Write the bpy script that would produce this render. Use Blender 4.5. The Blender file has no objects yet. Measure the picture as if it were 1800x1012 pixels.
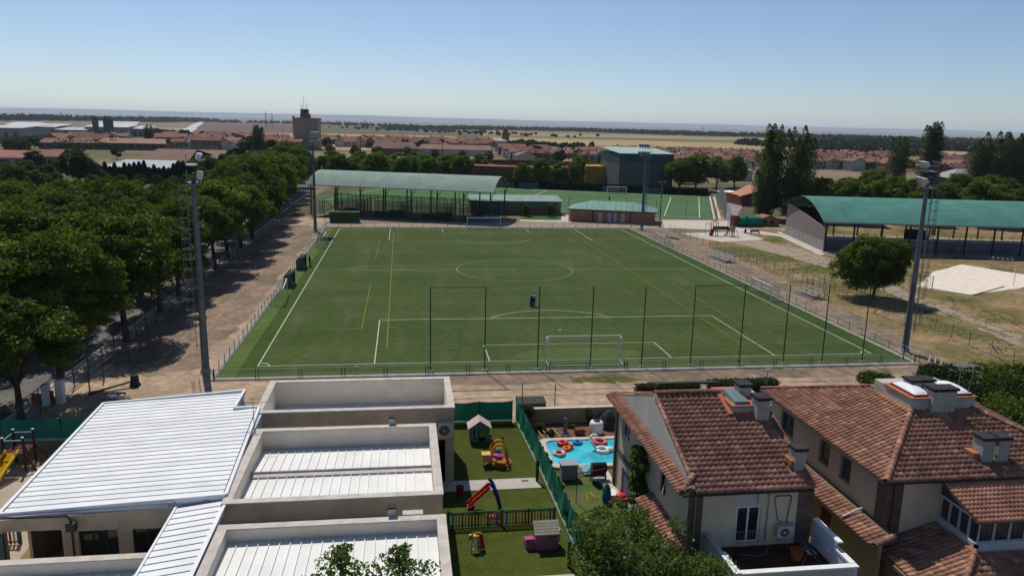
import bpy, math, random
import numpy as np
from math import sin, cos, pi, radians, sqrt, atan2, hypot
from mathutils import Vector, Matrix

SC = bpy.context.scene
HAZE = True
COL = SC.collection
R = random.Random(7)

# ---------------------------------------------------------------- camera
CAM_F = 1340.12            # focal length in pixels of an 1800 pixel wide picture
CAM = np.array([-17.3136, -70.2473, 22.5196])
YAW, PITCH, ROLL = radians(8.23109), radians(12.11787), radians(1.31853)
_fw = np.array([sin(YAW)*cos(PITCH), cos(YAW)*cos(PITCH), -sin(PITCH)])
_rt = np.array([cos(YAW), -sin(YAW), 0.0]); _up = np.cross(_rt, _fw)
_r2 = cos(ROLL)*_rt + sin(ROLL)*_up; _u2 = -sin(ROLL)*_rt + cos(ROLL)*_up
cd = bpy.data.cameras.new('camera'); cam = bpy.data.objects.new('camera', cd); COL.objects.link(cam)
cam.matrix_world = Matrix(((_r2[0], _u2[0], -_fw[0], CAM[0]), (_r2[1], _u2[1], -_fw[1], CAM[1]),
                           (_r2[2], _u2[2], -_fw[2], CAM[2]), (0, 0, 0, 1)))
cd.sensor_width = 36.0; cd.lens = CAM_F/1800*36; cd.clip_start = 0.5; cd.clip_end = 90000
SC.camera = cam

# ---------------------------------------------------------------- light
SUN_EL, SUN_AZ = radians(55), atan2(-0.268, 0.963)      # azimuth from +Y towards +X
w = bpy.data.worlds.new('World'); SC.world = w; w.use_nodes = True
nt = w.node_tree
bg = nt.nodes['Background']; sky = nt.nodes.new('ShaderNodeTexSky')
sky.sky_type = 'NISHITA'; sky.sun_disc = False
sky.sun_elevation = SUN_EL; sky.sun_rotation = SUN_AZ
sky.altitude = 600; sky.air_density = 0.8; sky.dust_density = 0.7; sky.ozone_density = 3.6
bg.inputs['Strength'].default_value = 0.084
nt.links.new(sky.outputs[0], bg.inputs['Color'])
sd = bpy.data.lights.new('sun', 'SUN'); sd.energy = 3.6; sd.angle = radians(0.53); sd.color = (1.0, 0.95, 0.87)
so = bpy.data.objects.new('sun', sd); COL.objects.link(so)
sdir = Vector((sin(SUN_AZ)*cos(SUN_EL), cos(SUN_AZ)*cos(SUN_EL), sin(SUN_EL)))
so.rotation_euler = sdir.to_track_quat('Z', 'Y').to_euler(); so.location = (0, 0, 60)
SC.view_settings.view_transform = 'Standard'; SC.view_settings.look = 'None'
SC.view_settings.gamma = 1; SC.view_settings.use_curve_mapping = False
SC.view_settings.exposure = 0.18
SC.render.engine = 'CYCLES'
SC.cycles.max_bounces = 6; SC.cycles.diffuse_bounces = 3; SC.cycles.transparent_max_bounces = 8
SC.cycles.volume_bounces = 1

def at(px, py, z=0.0):
    """the place on the level z that a surveyed sight line from the camera point meets"""
    d = _fw + _r2*(px-900)/CAM_F - _u2*(py-506)/CAM_F
    t = (z-CAM[2])/d[2]
    p = CAM + d*t
    return (float(p[0]), float(p[1]), float(z))

# ---------------------------------------------------------------- materials
_M = {}
def mat(name, col, col2=None, scale=3.0, rough=0.8, bump=0.0, bscale=20.0, metal=0.0, rnd=0.0, island=0.0,
        spec=0.08, detail=5.0, lo=0.35, hi=0.65, coord='Object', stretch=None, col3=None, scale3=0.5, dirt=0.0, grain=0.0, gs=1.3):
    if name in _M: return _M[name]
    m = bpy.data.materials.new(name); m.use_nodes = True; _M[name] = m
    n = m.node_tree.nodes; l = m.node_tree.links
    p = n['Principled BSDF']; p.inputs['Roughness'].default_value = rough
    p.inputs['Metallic'].default_value = metal; p.inputs['Specular IOR Level'].default_value = spec
    tc = n.new('ShaderNodeTexCoord'); out = tc.outputs[coord]
    if coord == 'World':
        pass
    if stretch:
        mp = n.new('ShaderNodeMapping'); mp.inputs['Scale'].default_value = stretch; l.new(out, mp.inputs[0]); out = mp.outputs[0]
    def noise(sc, det=detail):
        t = n.new('ShaderNodeTexNoise'); t.inputs['Scale'].default_value = sc; t.inputs['Detail'].default_value = det
        l.new(out, t.inputs['Vector']); return t
    def ramp(src, a, b):
        r = n.new('ShaderNodeMapRange'); r.inputs[1].default_value = a; r.inputs[2].default_value = b
        l.new(src, r.inputs[0]); return r.outputs[0]
    def mix(fac, a, b, mode='MIX'):
        x = n.new('ShaderNodeMix'); x.data_type = 'RGBA'; x.blend_type = mode
        for s, v in ((x.inputs[0], fac), (x.inputs[6], a), (x.inputs[7], b)):
            if hasattr(v, 'is_output'): l.new(v, s)
            elif isinstance(v, (int, float)): s.default_value = v
            else: s.default_value = (*v[:3], 1)
        return x.outputs[2]
    c = tuple(col)
    if col2 is not None:
        c = mix(ramp(noise(scale).outputs[0], lo, hi), c, col2)
    else:
        c = mix(ramp(noise(scale).outputs[0], .2, .8), tuple(v*0.88 for v in col), tuple(min(1, v*1.1) for v in col))
    if col3 is not None:
        c = mix(ramp(noise(scale3, 4).outputs[0], .48, .62), c, col3)
    if dirt:
        c = mix(ramp(noise(scale*6).outputs[0], .55, .8), c, tuple(v*(1-dirt) for v in col))
    if grain:
        g1 = n.new('ShaderNodeHueSaturation'); g2 = ramp(noise(gs, 9).outputs[0], .32, .68)
        g3 = n.new('ShaderNodeMapRange'); g3.inputs[3].default_value = 1-grain; g3.inputs[4].default_value = 1+grain; l.new(g2, g3.inputs[0]); l.new(g3.outputs[0], g1.inputs['Value'])
        if hasattr(c, 'is_output'): l.new(c, g1.inputs['Color'])
        c = g1.outputs[0]
    if rnd or island:
        src = None
        if rnd:
            oi = n.new('ShaderNodeObjectInfo'); src = oi.outputs['Random']
        if island:
            ge = n.new('ShaderNodeNewGeometry'); s2 = ge.outputs['Random Per Island']
            if src:
                a = n.new('ShaderNodeMath'); a.operation = 'ADD'; l.new(src, a.inputs[0]); l.new(s2, a.inputs[1])
                fr = n.new('ShaderNodeMath'); fr.operation = 'FRACT'; l.new(a.outputs[0], fr.inputs[0]); src = fr.outputs[0]
            else: src = s2
        amt = max(rnd, island)
        hs = n.new('ShaderNodeHueSaturation')
        v = n.new('ShaderNodeMapRange'); v.inputs[3].default_value = 1-amt; v.inputs[4].default_value = 1+amt
        l.new(src, v.inputs[0]); l.new(v.outputs[0], hs.inputs['Value'])
        mu = n.new('ShaderNodeMath'); mu.operation = 'MULTIPLY'; mu.inputs[1].default_value = 7.31; l.new(src, mu.inputs[0])
        f2 = n.new('ShaderNodeMath'); f2.operation = 'FRACT'; l.new(mu.outputs[0], f2.inputs[0])
        v2 = n.new('ShaderNodeMapRange'); v2.inputs[3].default_value = .5-amt*.05; v2.inputs[4].default_value = .5+amt*.05
        l.new(f2.outputs[0], v2.inputs[0]); l.new(v2.outputs[0], hs.inputs['Hue'])
        if hasattr(c, 'is_output'): l.new(c, hs.inputs['Color'])
        c = hs.outputs[0]
    l.new(c, p.inputs['Base Color'])
    if bump:
        b = n.new('ShaderNodeBump'); b.inputs['Strength'].default_value = bump; b.inputs['Distance'].default_value = 0.03
        l.new(noise(bscale).outputs[0], b.inputs['Height']); l.new(b.outputs[0], p.inputs['Normal'])
    return m

def leaf_mat(name, a, b, trans=0.45, rnd=0.25):
    m = bpy.data.materials.new(name); m.use_nodes = True; _M[name] = m
    n = m.node_tree.nodes; l = m.node_tree.links; n.clear()
    o = n.new('ShaderNodeOutputMaterial'); df = n.new('ShaderNodeBsdfDiffuse'); tr = n.new('ShaderNodeBsdfTranslucent')
    gl = n.new('ShaderNodeBsdfGlossy'); gl.inputs['Roughness'].default_value = .45; gl.inputs['Color'].default_value = (.5, .55, .5, 1)
    ms = n.new('ShaderNodeMixShader'); ms.inputs[0].default_value = trans
    ms2 = n.new('ShaderNodeMixShader'); ms2.inputs[0].default_value = .02
    tc = n.new('ShaderNodeTexCoord'); nz = n.new('ShaderNodeTexNoise'); nz.inputs['Scale'].default_value = .7; nz.inputs['Detail'].default_value = 6
    l.new(tc.outputs['Object'], nz.inputs['Vector'])
    mr = n.new('ShaderNodeMapRange'); mr.inputs[1].default_value = .35; mr.inputs[2].default_value = .65; l.new(nz.outputs[0], mr.inputs[0])
    mx = n.new('ShaderNodeMix'); mx.data_type = 'RGBA'; l.new(mr.outputs[0], mx.inputs[0])
    mx.inputs[6].default_value = (*a, 1); mx.inputs[7].default_value = (*b, 1)
    oi = n.new('ShaderNodeObjectInfo'); ge = n.new('ShaderNodeNewGeometry')
    hs = n.new('ShaderNodeHueSaturation'); v = n.new('ShaderNodeMapRange'); v.inputs[3].default_value = 1-rnd; v.inputs[4].default_value = 1+rnd
    l.new(oi.outputs['Random'], v.inputs[0])
    v3 = n.new('ShaderNodeMapRange'); v3.inputs[3].default_value = .7; v3.inputs[4].default_value = 1.35; l.new(ge.outputs['Random Per Island'], v3.inputs[0])
    mm = n.new('ShaderNodeMath'); mm.operation = 'MULTIPLY'; l.new(v.outputs[0], mm.inputs[0]); l.new(v3.outputs[0], mm.inputs[1])
    l.new(mm.outputs[0], hs.inputs['Value']); l.new(mx.outputs[2], hs.inputs['Color'])
    l.new(hs.outputs[0], df.inputs[0])
    h2 = n.new('ShaderNodeMix'); h2.data_type = 'RGBA'; h2.blend_type = 'MULTIPLY'; h2.inputs[0].default_value = 1
    l.new(hs.outputs[0], h2.inputs[6]); h2.inputs[7].default_value = (1.25, 1.35, .45, 1); l.new(h2.outputs[2], tr.inputs[0])
    l.new(df.outputs[0], ms.inputs[1]); l.new(tr.outputs[0], ms.inputs[2]); l.new(ms.outputs[0], ms2.inputs[1]); l.new(gl.outputs[0], ms2.inputs[2])
    l.new(ms2.outputs[0], o.inputs[0])
    return m

def brick_mat(name, c1, c2, mortar, bw=.25, bh=.065, sc=1.0):
    m = bpy.data.materials.new(name); m.use_nodes = True; _M[name] = m
    n = m.node_tree.nodes; l = m.node_tree.links; p = n['Principled BSDF']; p.inputs['Roughness'].default_value = .85
    tc = n.new('ShaderNodeTexCoord'); sx = n.new('ShaderNodeSeparateXYZ'); l.new(tc.outputs['Object'], sx.inputs[0])
    ad = n.new('ShaderNodeMath'); ad.operation = 'ADD'; l.new(sx.outputs[0], ad.inputs[0]); l.new(sx.outputs[1], ad.inputs[1])
    cx = n.new('ShaderNodeCombineXYZ'); l.new(ad.outputs[0], cx.inputs[0]); l.new(sx.outputs[2], cx.inputs[1])
    bt = n.new('ShaderNodeTexBrick'); l.new(cx.outputs[0], bt.inputs['Vector'])
    bt.inputs['Scale'].default_value = sc; bt.inputs['Brick Width'].default_value = bw; bt.inputs['Row Height'].default_value = bh
    bt.inputs['Mortar Size'].default_value = .012; bt.inputs['Color1'].default_value = (*c1, 1); bt.inputs['Color2'].default_value = (*c2, 1)
    bt.inputs['Mortar'].default_value = (*mortar, 1)
    nz = n.new('ShaderNodeTexNoise'); nz.inputs['Scale'].default_value = .8; nz.inputs['Detail'].default_value = 6; l.new(tc.outputs['Object'], nz.inputs['Vector'])
    mr = n.new('ShaderNodeMapRange'); mr.inputs[1].default_value = .3; mr.inputs[2].default_value = .7; mr.inputs[3].default_value = .8; mr.inputs[4].default_value = 1.12
    l.new(nz.outputs[0], mr.inputs[0]); hs = n.new('ShaderNodeHueSaturation'); l.new(mr.outputs[0], hs.inputs['Value']); l.new(bt.outputs[0], hs.inputs['Color'])
    l.new(hs.outputs[0], p.inputs['Base Color'])
    bp = n.new('ShaderNodeBump'); bp.inputs['Strength'].default_value = .5; bp.inputs['Distance'].default_value = .01; bp.invert = True
    l.new(bt.outputs['Fac'], bp.inputs['Height']); l.new(bp.outputs[0], p.inputs['Normal'])
    return m

def glass_mat(name, col, rough=.08):
    m = bpy.data.materials.new(name); m.use_nodes = True; _M[name] = m
    p = m.node_tree.nodes['Principled BSDF']; p.inputs['Base Color'].default_value = (*col, 1)
    p.inputs['Roughness'].default_value = rough; p.inputs['Specular IOR Level'].default_value = .7
    return m

def turf_mat(name, a, b, c, blade=9.0):
    m = bpy.data.materials.new(name); m.use_nodes = True; _M[name] = m
    n = m.node_tree.nodes; l = m.node_tree.links; p = n['Principled BSDF']
    p.inputs['Roughness'].default_value = .9; p.inputs['Specular IOR Level'].default_value = .03
    tc = n.new('ShaderNodeTexCoord'); o = tc.outputs['Object']
    def nz(s, d, st=None):
        src = o
        if st:
            mp = n.new('ShaderNodeMapping'); mp.inputs['Scale'].default_value = st; l.new(o, mp.inputs[0]); src = mp.outputs[0]
        t = n.new('ShaderNodeTexNoise'); t.inputs['Scale'].default_value = s; t.inputs['Detail'].default_value = d; l.new(src, t.inputs['Vector']); return t.outputs[0]
    def mr(x, p0, p1, q0=0, q1=1):
        r = n.new('ShaderNodeMapRange'); r.inputs[1].default_value = p0; r.inputs[2].default_value = p1; r.inputs[3].default_value = q0; r.inputs[4].default_value = q1; l.new(x, r.inputs[0]); return r.outputs[0]
    def mx(f, x, y):
        k = n.new('ShaderNodeMix'); k.data_type = 'RGBA'; l.new(f, k.inputs[0])
        for s, v in ((k.inputs[6], x), (k.inputs[7], y)):
            if hasattr(v, 'is_output'): l.new(v, s)
            else: s.default_value = (*v, 1)
        return k.outputs[2]
    c1 = mx(mr(nz(.06, 5), .35, .65), a, b)
    c1 = mx(mr(nz(.35, 6, (1, .25, 1)), .5, .72, 0, .55), c1, c)
    h0 = n.new('ShaderNodeHueSaturation'); l.new(c1, h0.inputs['Color']); l.new(mr(nz(1.1, 10), .3, .7, .84, 1.17), h0.inputs['Value']); c1 = h0.outputs[0]
    h1 = n.new('ShaderNodeHueSaturation'); l.new(c1, h1.inputs['Color']); l.new(mr(nz(.09, 4, (.35, 1.6, 1)), .35, .65, .9, 1.12), h1.inputs['Value']); c1 = h1.outputs[0]
    hs = n.new('ShaderNodeHueSaturation'); l.new(c1, hs.inputs['Color']); l.new(mr(nz(blade, 3), .3, .7, .82, 1.16), hs.inputs['Value'])
    l.new(hs.outputs[0], p.inputs['Base Color'])
    bp = n.new('ShaderNodeBump'); bp.inputs['Strength'].default_value = .35; bp.inputs['Distance'].default_value = .03
    l.new(nz(22, 3), bp.inputs['Height']); l.new(bp.outputs[0], p.inputs['Normal'])
    return m

# ---------------------------------------------------------------- mesh helpers
class MB:
    def __init__(s): s.v = []; s.f = []
    def add(s, vs, fs):
        n = len(s.v); s.v += [tuple(map(float, v)) for v in vs]; s.f += [tuple(i+n for i in f) for f in fs]; return s
    def hexa(s, b, t):
        return s.add(list(b)+list(t), [(3, 2, 1, 0), (4, 5, 6, 7), (0, 1, 5, 4), (1, 2, 6, 5), (2, 3, 7, 6), (3, 0, 4, 7)])
    def box(s, x0, x1, y0, y1, z0, z1):
        return s.hexa([(x0, y0, z0), (x1, y0, z0), (x1, y1, z0), (x0, y1, z0)], [(x0, y0, z1), (x1, y0, z1), (x1, y1, z1), (x0, y1, z1)])
    def fbox(s, fr, s0, s1, t0, t1, z0, z1):
        q = [fr(s0, t0), fr(s0, t1), fr(s1, t1), fr(s1, t0)]
        return s.hexa([(a, b, z0) for a, b in q], [(a, b, z1) for a, b in q])
    def prism(s, pts, z0, z1):
        n = len(pts)
        z0s = z0 if hasattr(z0, '__len__') else [z0]*n; z1s = z1 if hasattr(z1, '__len__') else [z1]*n
        return s.add([(p[0], p[1], z) for p, z in zip(pts, z0s)]+[(p[0], p[1], z) for p, z in zip(pts, z1s)],
                     [tuple(range(n-1, -1, -1)), tuple(range(n, 2*n))]+[(i, (i+1) % n, (i+1) % n+n, i+n) for i in range(n)])
    def slab(s, pts, th):
        """3-D polygon given thickness downward"""
        n = len(pts)
        return s.add([(p[0], p[1], p[2]-th) for p in pts]+list(pts),
                     [tuple(range(n-1, -1, -1)), tuple(range(n, 2*n))]+[(i, (i+1) % n, (i+1) % n+n, i+n) for i in range(n)])
    def beam(s, a, b, w, h=None):
        a, b = Vector(a), Vector(b); h = h or w; d = (b-a).normalized()
        u = Vector((0, 0, 1)) if abs(d.z) < .95 else Vector((0, 1, 0))
        x = d.cross(u).normalized()*w/2; y = x.cross(d).normalized()*h/2
        return s.hexa([a-x-y, a+x-y, a+x+y, a-x+y], [b-x-y, b+x-y, b+x+y, b-x+y])
    def tube(s, a, b, r0, r1=None, n=6, cap=True):
        a, b = Vector(a), Vector(b); r1 = r0 if r1 is None else r1; d = (b-a).normalized()
        u = Vector((0, 0, 1)) if abs(d.z) < .95 else Vector((0, 1, 0))
        x = d.cross(u).normalized(); y = x.cross(d)
        vs = [a+x*r0*cos(2*pi*i/n)+y*r0*sin(2*pi*i/n) for i in range(n)]+[b+x*r1*cos(2*pi*i/n)+y*r1*sin(2*pi*i/n) for i in range(n)]
        fs = [(i, (i+1) % n, (i+1) % n+n, i+n) for i in range(n)]
        if cap: fs += [tuple(range(n-1, -1, -1)), tuple(range(n, 2*n))]
        return s.add(vs, fs)
    def path(s, pts, r, n=6):
        for a, b in zip(pts[:-1], pts[1:]): s.tube(a, b, r, r, n)
        return s
    def ball(s, c, rx, ry=None, rz=None, nu=8, nv=6):
        ry = ry or rx; rz = rz or rx; vs = []; fs = []
        for j in range(nv+1):
            th = pi*j/nv
            for i in range(nu):
                ph = 2*pi*i/nu; vs.append((c[0]+rx*sin(th)*cos(ph), c[1]+ry*sin(th)*sin(ph), c[2]+rz*cos(th)))
        for j in range(nv):
            for i in range(nu): fs.append((j*nu+i, (j+1)*nu+i, (j+1)*nu+(i+1) % nu, j*nu+(i+1) % nu))
        return s.add(vs, fs)
    def lathe(s, c, prof, n=12):
        vs = []; fs = []; m = len(prof)
        for r, z in prof:
            for i in range(n): vs.append((c[0]+r*cos(2*pi*i/n), c[1]+r*sin(2*pi*i/n), c[2]+z))
        for j in range(m-1):
            for i in range(n): fs.append((j*n+i, j*n+(i+1) % n, (j+1)*n+(i+1) % n, (j+1)*n+i))
        return s.add(vs, fs)
    def torus(s, c, R0, r, n=20, m=8, sz=1.0):
        vs = []; fs = []
        for i in range(n):
            a = 2*pi*i/n
            for j in range(m):
                b = 2*pi*j/m; vs.append((c[0]+(R0+r*cos(b))*cos(a), c[1]+(R0+r*cos(b))*sin(a), c[2]+r*sin(b)*sz))
        for i in range(n):
            for j in range(m): fs.append((i*m+j, ((i+1) % n)*m+j, ((i+1) % n)*m+(j+1) % m, i*m+(j+1) % m))
        return s.add(vs, fs)
    def quad(s, *p): return s.add(p, [tuple(range(len(p)))])
    def mesh(s, name, off=(0, 0, 0), smooth=False, scale=1.0):
        me = bpy.data.meshes.new(name)
        me.from_pydata([(v[0]-off[0], v[1]-off[1], v[2]-off[2]) for v in s.v], [], s.f)
        if smooth: me.polygons.foreach_set('use_smooth', [True]*len(me.polygons))
        me.update(); return me

def np_mesh(name, V, nper=4, smooth=False):
    """V: (n*nper,3) loose polygons"""
    me = bpy.data.meshes.new(name); n = len(V)//nper
    me.vertices.add(len(V)); me.vertices.foreach_set('co', V.astype(np.float32).ravel())
    me.loops.add(len(V)); me.loops.foreach_set('vertex_index', np.arange(len(V), dtype=np.int32))
    me.polygons.add(n); me.polygons.foreach_set('loop_start', np.arange(0, len(V), nper, dtype=np.int32))
    me.update(calc_edges=True); me.validate(); return me

def nth(i):
    return str(i)+('th' if 10 < i % 100 < 14 else {1: 'st', 2: 'nd', 3: 'rd'}.get(i % 10, 'th'))

def setp(o, label=None, cat=None, group=None, kind=None):
    if label: o['label'] = label
    if cat: o['category'] = cat
    if group: o['group'] = group
    if kind: o['kind'] = kind
    return o

class Thing:
    def __init__(s, name, loc, label, cat, group=None, rz=0.0):
        s.o = bpy.data.objects.new(name, None); COL.objects.link(s.o)
        s.o.empty_display_size = .3
        s.loc = tuple(loc) if len(loc) == 3 else (loc[0], loc[1], 0.0); s.o.location = s.loc; s.o.rotation_euler = (0, 0, rz); s.rz = rz
        setp(s.o, label, cat, group)
    def part(s, name, mb, m, parent=None, smooth=False, label=None, kind=None, local=False):
        off = (0, 0, 0) if local else s.loc
        me = mb if isinstance(mb, bpy.types.Mesh) else mb.mesh(name, off, smooth)
        if m is not None and not me.materials: me.materials.append(m)
        o = bpy.data.objects.new(name, me); COL.objects.link(o); o.parent = parent or s.o
        if label: o['label'] = label
        if kind: o['kind'] = kind
        return o

def one(name, mb, m, label, cat, group=None, loc=(0, 0, 0), smooth=False):
    me = mb.mesh(name, (0, 0, 0), smooth) if not isinstance(mb, bpy.types.Mesh) else mb
    if not me.materials: me.materials.append(m)
    o = bpy.data.objects.new(name, me); COL.objects.link(o); o.location = loc
    return setp(o, label, cat, group)

def struct(name, mb, m, kind='structure', smooth=False):
    me = mb.mesh(name, (0, 0, 0), smooth) if not isinstance(mb, bpy.types.Mesh) else mb
    if not me.materials: me.materials.append(m)
    o = bpy.data.objects.new(name, me); COL.objects.link(o); o['kind'] = kind; return o

KIDS = {}
def copy_tree(root, loc=None, rz=None, scale=None, label=None, group=None):
    kids = KIDS.get(root.name)
    if kids is None:
        kids = [(c, list(c.children)) for c in root.children]; KIDS[root.name] = kids
    c = root.copy(); COL.objects.link(c)
    if loc is not None: c.location = loc if len(loc) == 3 else (loc[0], loc[1], 0)
    if rz is not None: c.rotation_euler = (0, 0, rz)
    if scale is not None: c.scale = scale if hasattr(scale, '__len__') else (scale,)*3
    if label: c['label'] = label
    if group: c['group'] = group
    for k, gk in kids:
        a = k.copy(); COL.objects.link(a); a.parent = c
        for g in gk:
            b = g.copy(); COL.objects.link(b); b.parent = a
    return c

def frame(p, d):
    L = hypot(*d); dx, dy = d[0]/L, d[1]/L
    return lambda s, t: (p[0]+dx*s+dy*t, p[1]+dy*s-dx*t)     # t is outward, to the right of the direction

def wall(mb, fr, L, z0, z1, th, openings=(), s_start=0.0):
    """wall along the frame with real openings (s0,s1,z0,z1); outer face at t=0"""
    xs = sorted({s_start, L, *[o[0] for o in openings], *[o[1] for o in openings]})
    for a, b in zip(xs[:-1], xs[1:]):
        if b-a < 1e-6: continue
        ops = sorted([(o[2], o[3]) for o in openings if o[0] <= a+1e-6 and o[1] >= b-1e-6])
        z = z0
        for o0, o1 in ops:
            if o0 > z: mb.fbox(fr, a, b, -th, 0, z, o0)
            z = o1
        if z1 > z: mb.fbox(fr, a, b, -th, 0, z, z1)
    return mb

def window(T, parent, fr, s0, s1, z0, z1, fm, gm, nx=2, nz=1, fw=.06, depth=.14, name='window', bars=None, sill=None):
    f = MB()
    f.fbox(fr, s0, s1, -depth, -depth+.05, z0, z0+fw); f.fbox(fr, s0, s1, -depth, -depth+.05, z1-fw, z1)
    f.fbox(fr, s0, s0+fw, -depth, -depth+.05, z0+fw, z1-fw); f.fbox(fr, s1-fw, s1, -depth, -depth+.05, z0+fw, z1-fw)
    for i in range(1, nx):
        s = s0+(s1-s0)*i/nx; f.fbox(fr, s-fw/2, s+fw/2, -depth, -depth+.048, z0+fw, z1-fw)
    for i in range(1, nz):
        z = z0+(z1-z0)*i/nz; f.fbox(fr, s0+fw, s1-fw, -depth, -depth+.046, z-fw/2, z+fw/2)
    w_ = T.part(name, f, fm, parent)
    T.part('pane', MB().fbox(fr, s0+fw*.5, s1-fw*.5, -depth-.03, -depth-.01, z0+fw*.5, z1-fw*.5), gm, w_ if parent is None else parent)
    if bars:
        b = MB(); k = max(2, int((s1-s0)/.12))
        for i in range(k+1): b.tube((*fr(s0+(s1-s0)*i/k, .05), z0), (*fr(s0+(s1-s0)*i/k, .05), z1), .009, n=4)
        for z in (z0+.05, (z0+z1)/2, z1-.05): b.beam((*fr(s0, .05), z), (*fr(s1, .05), z), .02)
        T.part('window_bars', b, bars, w_ if parent is None else parent)
    if sill:
        T.part('sill', MB().fbox(fr, s0-.06, s1+.06, -.12, .06, z0-.07, z0-.003), sill, w_ if parent is None else parent)
    return w_

def sheet(name, pts, z, m, jit=0.0, step=1.0, kind='structure', seed=1):
    rr = random.Random(seed); out = []
    n = len(pts)
    for i in range(n):
        a, b = pts[i], pts[(i+1) % n]; L = hypot(b[0]-a[0], b[1]-a[1]); k = max(1, int(L/step)) if jit else 1
        for j in range(k):
            t = j/k; x = a[0]+(b[0]-a[0])*t; y = a[1]+(b[1]-a[1])*t
            out.append((x+rr.uniform(-jit, jit), y+rr.uniform(-jit, jit), z))
    return struct(name, MB().quad(*out), m, kind)

# common materials
WHITE = mat('white_paint', (.72, .72, .70), rough=.5, scale=4)
STEEL = mat('galvanised_steel', (.30, .31, .32), (.22, .23, .24), rough=.5, metal=.3, scale=3)
GALV = mat('mast_steel', (.17, .18, .20), (.12, .13, .15), rough=.55, metal=.3, scale=1.2)
DKGREEN = mat('dark_green_paint', (.02, .05, .035), (.03, .065, .045), rough=.6, scale=2)
BLACK = mat('black_paint', (.02, .02, .022), rough=.5)
CONC = mat('concrete', (.33, .32, .30), (.24, .235, .22), scale=1.5, rough=.9, bump=.3, dirt=.3)
BARK = mat('bark', (.075, .058, .043), (.04, .032, .026), scale=6, rough=.95, bump=.6, stretch=(1, 1, .25))
# ================================================================ GROUND AND TERRAIN
def ground_mat():
    return mat('dry_ground', (.23, .165, .115), (.15, .125, .06), scale=.02, rough=.95, col3=(.11, .10, .045), scale3=.006, bump=.3, bscale=2)
struct('ground', MB().quad((-42000, -6000, -.02), (42000, -6000, -.02), (42000, 60000, -.02), (-42000, 60000, -.02)), ground_mat())

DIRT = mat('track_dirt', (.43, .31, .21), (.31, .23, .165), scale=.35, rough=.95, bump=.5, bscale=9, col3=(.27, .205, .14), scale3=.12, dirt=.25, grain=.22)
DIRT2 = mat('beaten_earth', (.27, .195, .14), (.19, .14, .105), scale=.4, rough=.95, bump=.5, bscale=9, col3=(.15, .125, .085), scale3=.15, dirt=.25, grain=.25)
DRYG = mat('dry_grass', (.15, .12, .047), (.29, .20, .115), scale=.16, rough=.95, bump=.6, bscale=6, col3=(.095, .098, .030), scale3=.07, dirt=.3, grain=.3)
GRAVEL = mat('gravel_path', (.34, .265, .20), (.25, .20, .155), scale=.6, rough=.95, bump=.5, bscale=14, dirt=.3, grain=.25)
ASPH = mat('asphalt', (.15, .14, .13), (.11, .105, .10), scale=.5, rough=.95, bump=.3, bscale=30, grain=.15)
PAVE = mat('pavement_slabs', (.36, .33, .29), (.29, .265, .24), scale=.8, rough=.9, bump=.2)
PALEC = mat('pale_concrete', (.52, .47, .41), (.43, .39, .34), scale=.5, rough=.9, bump=.2, bscale=8, dirt=.2)
TURF = turf_mat('artificial_turf', (.060, .083, .025), (.050, .076, .022), (.086, .105, .048))
TURF2 = turf_mat('edge_turf', (.085, .125, .034), (.078, .112, .034), (.05, .085, .022))
PLAYTURF = turf_mat('playground_turf', (.058, .072, .014), (.050, .064, .013), (.068, .078, .016), blade=5)
GREENC = turf_mat('second_pitch_turf', (.075, .145, .062), (.068, .130, .056), (.09, .155, .075), blade=3)
LAWN = turf_mat('garden_grass', (.05, .11, .022), (.04, .085, .018), (.09, .12, .03), blade=6)

# far fields (each a parcel of the plain)
FC = {'stubble': ((.36, .255, .13), (.30, .21, .11)), 'ploughed': ((.155, .095, .068), (.12, .078, .058)), 'straw': ((.30, .225, .125), (.25, .19, .11)),
      'scrub': ((.115, .105, .055), (.085, .085, .045)), 'fallow': ((.20, .15, .09), (.165, .13, .085)), 'green': ((.12, .13, .055), (.16, .14, .07))}
def field(kind, px, z):
    a, b = FC[kind]
    m = mat('field_'+kind, a, b, scale=.004, rough=.95, stretch=(1, .35, 1), col3=tuple(v*.85 for v in a), scale3=.012)
    struct('field', MB().quad(*[at(x, y, z) for x, y in px]), m)
field('ploughed', [(355, 215.2), (560, 216), (820, 225), (820, 240), (560, 240), (330, 240)], .10)
field('fallow', [(0, 207), (320, 213), (345, 218), (250, 243), (0, 244)], .16)
field('straw', [(270, 224), (335, 225), (305, 247), (262, 243)], .30)
field('stubble', [(372, 233), (560, 235), (700, 237), (790, 239.5), (860, 250), (780, 266), (420, 262), (318, 248)], .35)
field('scrub', [(560, 221), (860, 231), (990, 243), (860, 250), (790, 239.5), (700, 236.5), (560, 234.5)], .25)
field('straw', [(840, 231), (1320, 243), (1800, 256), (1800, 266), (1320, 253), (850, 240)], .40)
field('green', [(850, 237), (1320, 247), (1800, 260), (1800, 263), (1320, 251.5), (860, 242)], .55)
field('stubble', [(860, 241), (1320, 252), (1800, 266), (1800, 274), (1320, 262), (870, 252)], .60)
field('fallow', [(860, 250), (1320, 261), (1800, 273), (1800, 286), (1320, 276), (870, 270)], .50)
field('stubble', [(0, 390), (40, 375), (60, 400), (0, 420)], .10)
# furrow strips on the pale stubble field
fm = mat('cut_swath', (.40, .30, .16), (.34, .25, .13), scale=.01)
sw = MB()
for i in range(12):
    a = at(545+i*24, 256-(i % 2)*.5, .45); b = at(600+i*22, 240.5+i*.3, .45)
    sw.quad(a, (a[0]+3, a[1], .45), (b[0]+3, b[1], .45), b)
struct('furrows', sw, fm)
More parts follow.
